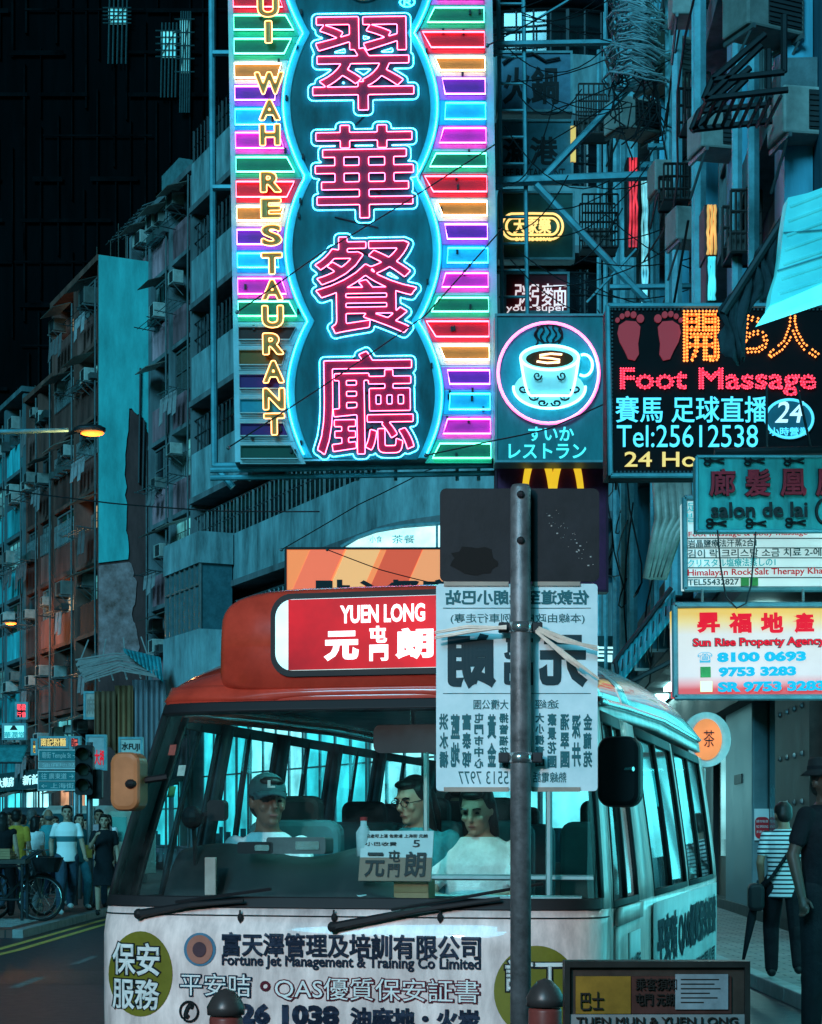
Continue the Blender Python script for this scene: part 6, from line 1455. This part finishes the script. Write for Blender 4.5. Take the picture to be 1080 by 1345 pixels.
# overhead cables
for i, (lab, pts, Y) in enumerate((('thin cable running past the left post below the neon sign', ((-20, 640), (150, 658), (290, 668), (420, 672)), 25), ('thin cable crossing the lower part of the neon sign', ((300, 588), (430, 500), (560, 410), (660, 300)), 24.5), ('thin cable crossing the upper part of the neon sign', ((312, 410), (420, 330), (520, 270), (650, 190)), 24.8), ('cable sagging over the corner building to the billboard', ((370, 722), (470, 660), (560, 615), (650, 590)), 30), ('long cable crossing in front of the coffee cup sign', ((560, 598), (650, 575), (720, 560), (800, 528)), 24.0), ('cable over the orange billboard', ((430, 722), (500, 745), (580, 765), (640, 775)), 33), ('cable running up to the scaffold at the top', ((640, 60), (690, 30), (745, 0), (790, -40)), 24))):
    o = thing('overhead_cable', lab, 'cable', P(pts[0][0], pts[0][1], Y)); q = MB(); o0 = o.location; pp = []
    n = 24
    for k in range(n+1):
        t = k/n*(len(pts)-1); a = min(int(t), len(pts)-2); f = t-a; pp.append(P(pts[a][0]+(pts[a+1][0]-pts[a][0])*f, pts[a][1]+(pts[a+1][1]-pts[a][1])*f+math.sin(math.pi*k/n)*4, Y)-o0)
    q.tube(pp, .010, 5); q.build('strand', rubber, o)
    q = MB(); q.ell(pp[0], .03, 8, 5); q.build('end_clamp', steel, o)
# ------------------------------------------------------------------ people
def skinm(n, c): return mat('skin_'+n, c, .5, var=.15, scale=12, spec=.35)
SK1 = skinm('light', (.42, .25, .18)); SK2 = skinm('tan', (.27, .135, .085)); SK3 = skinm('dark', (.06, .03, .022))
HAIR = mat('black_hair', (.012, .010, .010), .45, var=.4, scale=40); HAIRG = mat('grey_hair', (.10, .10, .10), .5, var=.5, scale=40)
EYE = mat('eye_dark', (.01, .008, .008), .2, var=0); LIP = mat('lip', (.26, .09, .075), .5, var=.1)
def cloth(n, c): return mat('cloth_'+n, c, .9, var=.35, scale=9, bump=.8, spec=.08)
def remesh(o, vox, it=3):
    m = o.modifiers.new('remesh', 'REMESH'); m.mode = 'VOXEL'; m.voxel_size = vox; m.use_smooth_shade = True
    s = o.modifiers.new('smooth', 'SMOOTH'); s.factor = .5; s.iterations = it
    return o
def person(label, loc, yaw, H=1.7, skin=SK1, shirt=None, trousers=None, shoes=None, hair=HAIR, hairlen=0, vox=.013, lean=0.0, head=(0, 0), arms=None, legs=None, sleeve='short', shorts=False, seated=False, legcut=None, build=1.0, group=None, dress=False, bald=False, fingers=True, shirtlow=.0):
    o = thing('person', label, 'person', loc, (0, 0, yaw), group); s = H/1.72; b_ = build
    T = Matrix.Translation((0, 0, .93*s)) @ Euler((lean, 0, 0)).to_matrix().to_4x4() @ Matrix.Translation((0, 0, -.93*s))
    def U(x, y, z): return T @ Vector((x*s, y*s, z*s))
    sh = {-1: U(-.168*b_, .0, 1.395), 1: U(.168*b_, .0, 1.395)}
    hip = {-1: Vector((-.095*s, 0, .90*s)), 1: Vector((.095*s, 0, .90*s))}
    A = {-1: ((-.05, .02, -.27), (-.03, -.07, -.24)), 1: ((.05, .02, -.27), (.03, -.07, -.24))}
    if arms: A.update(arms)
    Lg = {-1: ((-.01, -.01, -.42), (-.0, .02, -.40)), 1: ((.01, -.01, -.42), (.0, .02, -.40))}
    if legs: Lg.update(legs)
    el, wr, kn, an = {}, {}, {}, {}
    for k in (-1, 1):
        el[k] = sh[k]+Vector(A[k][0])*s; wr[k] = el[k]+Vector(A[k][1])*s
        kn[k] = hip[k]+Vector(Lg[k][0])*s; an[k] = kn[k]+Vector(Lg[k][1])*s
    hp = U(0, -.015, 1.475); HM = T.to_3x3() @ Euler((head[1], 0, head[0]), 'XYZ').to_matrix()
    def Hd(x, y, z): return hp+HM @ Vector((x*s, y*s, z*s))
    q = MB()
    # trunk
    def ring(z, rx, ry, y=0): return (U(0, y, z), rx*s*b_, ry*s*b_)
    q.loft([ring(.86, .13, .10), ring(.95, .155, .112), ring(1.06, .135, .10), ring(1.2, .145, .11), ring(1.32, .165, .112), ring(1.40, .155, .08), ring(1.435, .11, .065), ring(1.465, .06, .055)], 16)
    q.cap(U(0, .005, 1.40), Hd(0, .01, .03), .062*s, .054*s)
    # head: skull, jaw, nose, brow, cheeks, ears, chin
    q.ell(Hd(0, .005, .135), (.074*s, .092*s, .105*s), 18, 12, HM); q.ell(Hd(0, -.028, .07), (.056*s, .062*s, .072*s), 16, 10, HM)
    q.tube([Hd(0, -.088, .145), Hd(0, -.112, .098), Hd(0, -.088, .088)], [.009*s, .0145*s, .012*s], 8); q.ell(Hd(0, -.078, .155), (.055*s, .018*s, .011*s), 12, 8, HM)
    q.ell(Hd(0, -.078, .03), (.024*s, .018*s, .018*s), 10, 8, HM); q.ell(Hd(0, -.086, .063), (.026*s, .012*s, .014*s), 10, 8, HM)
    for k in (-1, 1):
        q.ell(Hd(k*.04, -.066, .098), (.022*s, .02*s, .02*s), 10, 8, HM); q.ell(Hd(k*.077, .012, .115), (.011*s, .022*s, .032*s), 10, 8, HM)
        q.cap(sh[k], el[k], .046*s*b_, .038*s*b_); q.cap(el[k], wr[k], .041*s*b_, .028*s*b_)
        d = (wr[k]-el[k]).normalized(); side = Vector((0, 1, 0)).cross(d); side = side if side.length > .2 else Vector((1, 0, 0)); side.normalize(); fw = d.cross(side)
        pc = wr[k]+d*.05*s; q.cap(wr[k]+d*.01*s, pc+d*.02*s, .026*s, .032*s)
        if fingers:
            for j, (off, ln) in enumerate(((-.030, .058), (-.010, .07), (.011, .066), (.030, .052))):
                r0 = pc+d*.03*s+fw*off*s; m1 = r0+(d*.9-side*k*.35).normalized()*ln*.55*s; e1 = m1+(d*.5-side*k*.85).normalized()*ln*.5*s; q.tube([r0, m1, e1], [.0105*s, .0095*s, .008*s], 7)
            t0 = wr[k]+d*.03*s-fw*.026*s; q.tube([t0, t0+(d*.6-fw*.6)*.045*s, t0+(d*.95-fw*.5)*.075*s], [.013*s, .011*s, .009*s], 7)
        if not legcut:
            q.cap(hip[k], kn[k], .083*s*b_, .055*s*b_); q.cap(kn[k], an[k], .056*s*b_, .036*s)
            q.ell(kn[k].lerp(an[k], .3)+Vector((0, .018*s, 0)), (.052*s, .056*s, .11*s), 12, 8)
            q.cap(an[k]+Vector((0, .03*s, -.045*s)), an[k]+Vector((0, -.11*s, -.05*s)), .035*s, .03*s)
    body = remesh(q.build('body', skin, o, True), vox*.8, 2)
    q = MB()
    for k in (-1, 1): q.ell(Hd(k*.031, -.079, .128), (.0125*s, .006*s, .0065*s), 10, 6, HM); q.tube([Hd(k*.016, -.096, .150), Hd(k*.036, -.094, .155), Hd(k*.052, -.082, .149)], .0045*s, 5)
    q.each('eye' if False else 'eyes_and_brows', EYE, o)
    q = MB(); q.ell(Hd(0, -.095, .063), (.022*s, .007*s, .007*s), 10, 6, HM); q.build('lips', LIP, o, True)
    if not bald:
        q = MB(); q.ell(Hd(0, .024, .160), (.083*s, .090*s, .092*s), 18, 12, HM); q.ell(Hd(0, .05, .115), (.078*s, .062*s, .085*s), 16, 10, HM); q.ell(Hd(0, -.045, .215), (.062*s, .045*s, .025*s), 12, 8, HM)
        for k in (-1, 1): q.ell(Hd(k*.072, .015, .165), (.014*s, .05*s, .05*s), 10, 8, HM)
        if hairlen:
            q.loft([(Hd(0, .055, .16), .082*s, .05*s), (Hd(0, .07, .05), .085*s, .045*s), (Hd(0, .075, -hairlen), .06*s, .03*s)][::-1], 14)
            for k in (-1, 1): q.cap(Hd(k*.07, .02, .15), Hd(k*.075, .03, -hairlen*.6), .026*s, .022*s)
        remesh(q.build('hair', hair, o, True), vox*.8, 2)
    else:
        q = MB(); q.ell(Hd(0, .05, .10), (.080*s, .055*s, .05*s), 16, 10, HM); remesh(q.build('hair', hair, o, True), vox*.8, 2)
    e = .014*s
    if shirt:
        q = MB(); lo = .84 if not seated else .88; lo -= shirtlow
        q.loft([ring(lo, .165, .125), ring(.95, .168, .125), ring(1.06, .152, .118), ring(1.2, .162, .128), ring(1.32, .180, .126), ring(1.39, .172, .098), ring(1.425, .13, .08), ring(1.455, .085, .07)], 18)
        for k in (-1, 1):
            if sleeve == 'none': q.ell(sh[k], .062*s*b_, 12, 8); continue
            f = .62 if sleeve == 'short' else 1.0; q.cap(sh[k]+Vector((0, 0, -.008*s)), sh[k].lerp(el[k], f), .058*s*b_, .056*s*b_)
            if sleeve == 'long': q.cap(el[k], el[k].lerp(wr[k], .93), .056*s*b_, .042*s*b_)
        remesh(q.build('shirt', shirt, o, True), vox, 2)
    if trousers and not legcut:
        q = MB(); q.loft([ring(.84, .15, .12), ring(.92, .165, .122), ring(1.0, .158, .115)], 18)
        if dress: q.loft([((0, 0, .5*s), .2*s, .17*s), ((0, 0, .75*s), .18*s, .14*s), ((0, 0, .95*s), .16*s, .12*s)], 18)
        else:
            for k in (-1, 1):
                if shorts: q.cap(hip[k], hip[k].lerp(kn[k], .92), .10*s*b_, .078*s*b_)
                else: q.cap(hip[k], kn[k], .102*s*b_, .082*s*b_); q.ell(kn[k].lerp(an[k], .3)+Vector((0, .016*s, 0)), (.07*s, .075*s, .13*s), 12, 8); q.cap(kn[k], an[k]+Vector((0, .01*s, .0)), .082*s*b_, .064*s)
        remesh(q.build('trousers' if not dress else 'skirt', trousers, o, True), vox, 2)
    if shoes and not legcut:
        for k in (-1, 1):
            q = MB(); q.cap(an[k]+Vector((0, .035*s, -.04*s)), an[k]+Vector((0, -.125*s, -.048*s)), .046*s, .040*s); q.ell(an[k]+Vector((0, .01, -.01*s)), (.046*s, .055*s, .045*s), 12, 8)
            remesh(q.build('shoe', shoes, o, True), vox*.8, 1)
    return o, Hd, U, s, HM, wr
wht = cloth('white', (.80, .80, .80)); blk = cloth('black', (.014, .015, .018)); jean = cloth('denim', (.045, .075, .11)); teal = cloth('teal', (.05, .30, .34)); grey = cloth('grey', (.14, .15, .16)); nav = cloth('navy', (.02, .03, .055))
shoeb = mat('dark_shoe', (.015, .015, .016), .5, var=.2); shoew = mat('white_shoe', (.6, .6, .6), .5, var=.2)
def stripes(n, c1, c2, sc, lo=.5, axis=2):
    m = mat(n, c1, .85, var=0); t = m.node_tree; tc = t.nodes.new('ShaderNodeTexCoord'); sp = t.nodes.new('ShaderNodeSeparateXYZ'); mu = t.nodes.new('ShaderNodeMath'); mu.operation = 'MULTIPLY'; mu.inputs[1].default_value = sc
    fr = t.nodes.new('ShaderNodeMath'); fr.operation = 'FRACT'; gt = t.nodes.new('ShaderNodeMath'); gt.operation = 'GREATER_THAN'; gt.inputs[1].default_value = lo; mx_ = t.nodes.new('ShaderNodeMix'); mx_.data_type = 'RGBA'
    t.links.new(tc.outputs['Object'], sp.inputs[0]); t.links.new(sp.outputs[axis], mu.inputs[0]); t.links.new(mu.outputs[0], fr.inputs[0]); t.links.new(fr.outputs[0], gt.inputs[0]); t.links.new(gt.outputs[0], mx_.inputs[0])
    mx_.inputs[6].default_value = (*c1, 1); mx_.inputs[7].default_value = (*c2, 1); t.links.new(mx_.outputs[2], t.nodes['Principled BSDF'].inputs['Base Color']); return m
chest = stripes('cloth_chest_band', (.85, .85, .85), (.05, .16, .18), .8, .93)
PV = Vector((0, 0, .11))
GP = 'walkers on the left pavement'
stepA = {-1: ((-.02, -.16, -.39), (.0, .08, -.40)), 1: ((.02, .12, -.40), (.0, .26, -.31))}
stepB = {1: ((.02, -.15, -.39), (.0, .06, -.40)), -1: ((-.02, .10, -.41), (.0, .24, -.32))}
swing = {-1: ((-.06, .10, -.25), (-.0, -.05, -.25)), 1: ((.06, -.06, -.27), (.01, -.17, -.18))}
person('man in a white T-shirt with a dark chest band, striding in jeans and white shoes', up(88, 28.7)+PV, R(20), 1.74, SK1, chest, jean, shoew, legs=stepA, arms=swing, head=(R(-8), 0), group=GP)
person('balding man in a teal shirt and dark shorts, walking behind the man in white', up(64, 30.5)+PV, R(-150), 1.70, SK2, teal, nav, shoeb, bald=True, hair=HAIRG, shorts=True, legs=stepB, arms=swing, group=GP)
person('walker in an orange-yellow vest behind the handcart', up(22, 29)+PV, R(170), 1.68, SK2, cloth('orange_yellow', (.50, .27, .04)), jean, shoeb, legs=stepA, group=GP)
person('grey-haired walker in a dark green shirt, between the vest and the teal shirt', up(42, 32)+PV, R(165), 1.72, SK2, cloth('dark_green', (.03, .10, .10)), nav, shoeb, hair=HAIRG, legs=stepB, group=GP)
person('woman with tied hair in a white top beside the teal shirt', up(47, 29.8)+PV, R(140), 1.58, SK1, wht, grey, shoew, hairlen=.05, legs=stepB, group=GP)
person('woman in a black sleeveless top with a red strap at the left picture edge', up(4, 28)+PV, R(185), 1.62, SK1, blk, blk, shoeb, hairlen=.08, sleeve='none', legs=stepA, group=GP)
raise_ = {-1: ((-.06, -.12, -.24), (.10, -.20, .18)), 1: ((.05, .02, -.27), (.02, -.08, -.24))}
person('woman in a black dress lifting a cup to her face, nearest the bus mirror', up(137, 29)+PV, R(8), 1.60, SK1, cloth('black_dress', (.016, .018, .022)), cloth('black_dress', (.016, .018, .022)), shoeb, hairlen=.06, arms=raise_, dress=True, group=GP)
person('man in a pale pink shirt standing behind the woman in black', up(130, 32)+PV, R(15), 1.72, SK2, cloth('pale_pink', (.42, .30, .32)), jean, shoeb, group=GP)
person('woman in dark clothes and blue trousers following the man in white', up(104, 31)+PV, R(30), 1.63, SK1, cloth('dark_teal', (.02, .09, .10)), cloth('blue', (.04, .16, .20)), shoew, hairlen=.07, legs=stepB, arms=swing, group=GP)
person('distant man in a grey shirt near the left vans', up(12, 35)+PV, R(10), 1.7, SK2, grey, nav, shoeb, vox=.016, group=GP)
person('distant woman in a red top between the posts', up(114, 38)+PV, R(-20), 1.6, SK1, cloth('red', (.30, .03, .03)), nav, shoeb, hairlen=.06, vox=.016, group=GP)
person('distant man in a blue shirt seen between the two women near the bus', up(97, 39)+PV, R(170), 1.7, SK2, cloth('mid_blue', (.05, .12, .22)), nav, shoeb, vox=.016, group=GP)
for i, (lab, px, Y, yaw, sh_, tr_, hl) in enumerate((('walker in a bright white shirt just left of the direction sign pole', 72, 34, 20, wht, nav, 0), ('woman in white with long hair behind the balding man', 56, 36, -10, wht, jean, .12), ('walker in a pale grey shirt behind the yellow vest', 30, 37, 160, cloth('pale_grey', (.5, .5, .5)), nav, 0), ('tall walker in black behind the woman in white', 49, 40, 10, blk, nav, 0), ('walker in a teal top left of the traffic light pole', 108, 43, 170, teal, blk, .08), ('walker in a white vest far behind, between the posts', 118, 45, 10, wht, nav, 0), ('walker in a beige shirt farthest left behind the vans', 16, 41, 5, cloth('beige', (.5, .4, .32)), jean, 0), ('walker in white beside the bus mirror, far behind', 142, 40, -15, wht, nav, .05))):
    person(lab, up(px, Y)+PV, R(yaw), 1.62+.03*(i % 4), SK1 if i % 2 else SK2, sh_, tr_, shoeb, hairlen=hl, legs=stepA if i % 2 else stepB, arms=swing, vox=.016, fingers=False, group=GP)
# right pavement
stripe = stripes('cloth_striped', (.60, .62, .64), (.02, .025, .03), 26, .62)
pk = up(1030, 16.0)+Vector((0, 0, .12))
o, Hd, U, s, HM, wr = person('youth in a black and white striped T-shirt walking away along the pavement', pk, R(172), 1.56, SK2, stripe, blk, shoeb, vox=.010, head=(R(14), R(14)), legs=stepB, arms={-1: ((-.05, .03, -.26), (.03, -.14, -.20)), 1: ((.06, .03, -.26), (-.02, -.12, -.21))}, shirtlow=.05)
q = MB(); q.tube([U(-.12, .10, 1.43), U(-.05, .14, 1.25), U(.12, .15, 1.0), U(.22, .08, .88)], .016, 6); q.tube([U(-.12, .10, 1.43), U(-.13, -.05, 1.42), U(.05, -.14, 1.15), U(.22, -.04, .9)], .016, 6)
BG = thing('shoulder_bag', 'black shoulder bag carried by the youth in stripes', 'bag', pk, (0, 0, R(172)))
st_ = q.build('strap', blk, BG, True); q = MB(); q.rbox((0, 0, 0), (.14, .30, .24), .05, 5); b_ = q.build('pouch', mat('black_bag', (.012, .012, .014), .5, var=.3), BG, bevel=.03); b_.location = U(.27, .02, .80)
UM = thing('folded_umbrella', 'folded black umbrella held low by the youth in stripes', 'umbrella', pk, (0, 0, R(172)))
q = MB(); a = wr[1]+Vector((.04, .0, -.05)); q.tube([a, a+Vector((.05, .08, -.25)), a+Vector((.13, .22, -.62))], [.018, .04, .012], 8); q.build('canopy', blk, UM, True); q = MB(); q.tube([a+Vector((-.01, -.01, .08)), a], .012, 6); q.build('handle', darksteel, UM)
ph_ = up(1083, 11.6)+Vector((0, 0, .12))
o, Hd, U, s, HM, wr = person('dark-clad man in a black bucket hat at the right edge, close to the camera', ph_, R(38), 1.73, SK3, cloth('black_tee', (.010, .011, .014)), blk, shoeb, vox=.010, head=(R(-14), R(-4)), build=1.05, arms={-1: ((-.08, .04, -.26), (-.01, -.08, -.25))}, shirtlow=.06)
HT = thing('bucket_hat', 'black bucket hat on the head of the man at the right edge', 'hat', ph_, (0, 0, R(38)))
q = MB(); q.lathe([(.150, 0), (.108, .035), (.100, .10), (.085, .115), (.002, .118)], 26); h_ = q.build('crown_and_brim', mat('black_hat', (.014, .014, .016), .8, var=.4, scale=14), HT, True); h_.location = Hd(0, .01, .165); h_.scale = (.94, 1.05, 1)
q = MB(); q.lathe([(.1085, .04), (.1065, .062)], 26); hb = q.build('band', blk, h_)
q = MB(); q.add(*fit('XX', -.085, 1.17, .085, 1.27, y=-.152, off=.06, depth=.004)); q.v = [tuple(U(*[c/s if False else c for c in v])) for v in q.v]; q.build('shirt_print', mat('dim_print', (.11, .07, .06), .7), o)
q = MB(); q.ell(U(0, -.147, 1.03), (.10, .012, .08), 14, 8); q.ell(U(.02, -.15, 1.02), (.04, .013, .05), 10, 8); q.build('shirt_picture', mat('dim_blue_print', (.03, .06, .09), .7, var=.6, scale=20), o)
# in the bus (they sit on the seats; feet on the floor)
sit = {-1: ((-.04, -.40, .0), (.0, -.05, -.42)), 1: ((.04, -.40, .0), (.0, -.05, -.42))}
BY = BUS.rotation_euler.z
def seatp(label, lx, ly, lz, yaw, **k):
    return person(label, BM @ Vector((lx, ly, lz)), BY+yaw, seated=True, legs=sit, vox=.009, **k)
drv = seatp('bus driver in a dark cap and white shirt behind the windscreen', -.64, 1.16, -.03, R(8), H=1.70, build=.93, skin=skinm('brown', (.17, .085, .055)), shirt=wht, trousers=nav, shoes=shoeb, head=(R(28), R(4)), arms={-1: ((-.05, -.16, -.22), (.06, -.26, .02)), 1: ((.05, -.16, -.22), (-.06, -.26, .02))})
Hd, s, HM = drv[1], drv[3], drv[4]
CP = thing('baseball_cap', 'dark green cap with a small letter on the bus driver', 'cap', drv[0].location, (0, 0, BY))
q = MB(); q.ell(Hd(0, .012, .175), (.088*s, .104*s, .082*s), 20, 12, HM); cw = q.build('crown', mat('dark_green_cap', (.03, .10, .11), .8, var=.3), CP, True)
q = MB(); q.grid(lambda u, v: Hd(.078*(2*u-1)*(1-.25*v), -.075-.085*v*(1-(2*u-1)**2*.45), .178-.02*v-.02*(2*u-1)**2), 12, 5); q.build('peak', mat('dark_cap_peak', (.02, .06, .07), .8), CP, True, solid=.006)
q = MB(); q.add(*fit('L', -.018, .19, .018, .225, y=-.098, off=.05, depth=.004)); q.v = [tuple(Hd(*v)) for v in q.v]; q.build('letter', mat('cap_letter', (.6, .62, .62), .6), CP)
w2 = seatp('woman in glasses with dark hair, half behind the route card', -.07, 1.74, .06, R(0), H=1.62, skin=SK1, shirt=teal, trousers=nav, shoes=shoeb, hairlen=.12, head=(R(-30), R(14)))
Hd, s, HM = w2[1], w2[3], w2[4]
GL = thing('glasses', 'thin glasses worn by the woman behind the route card', 'glasses', w2[0].location, (0, 0, BY))
q = MB()
for k in (-1, 1): q.tube([Hd(k*.033+.024*math.cos(a), -.105, .128+.018*math.sin(a)) for a in [2*math.pi*i/16 for i in range(16)]], .0022, 4, True); q.tube([Hd(k*.057, -.105, .13), Hd(k*.08, 0, .125)], .002, 4)
q.tube([Hd(-.009, -.106, .13), Hd(.009, -.106, .13)], .002, 4); q.build('rim', darksteel, GL)
seatp('woman in a white top reading beside the stop pole, inside the bus', .23, 1.76, -.02, R(0), H=1.66, skin=SK1, shirt=wht, trousers=nav, shoes=shoeb, hairlen=.03, head=(R(-8), R(18)), build=1.1, arms={-1: ((-.05, -.14, -.24), (.12, -.22, .0)), 1: ((.05, -.14, -.24), (-.12, -.22, .0))})
seatp('passenger with dark hair in a back row of the bus', -.22, 3.35, .0, R(0), H=1.66, skin=SK1, shirt=teal, trousers=nav, shoes=shoeb, head=(R(20), R(6)))
bpy.data.objects.remove(_to)
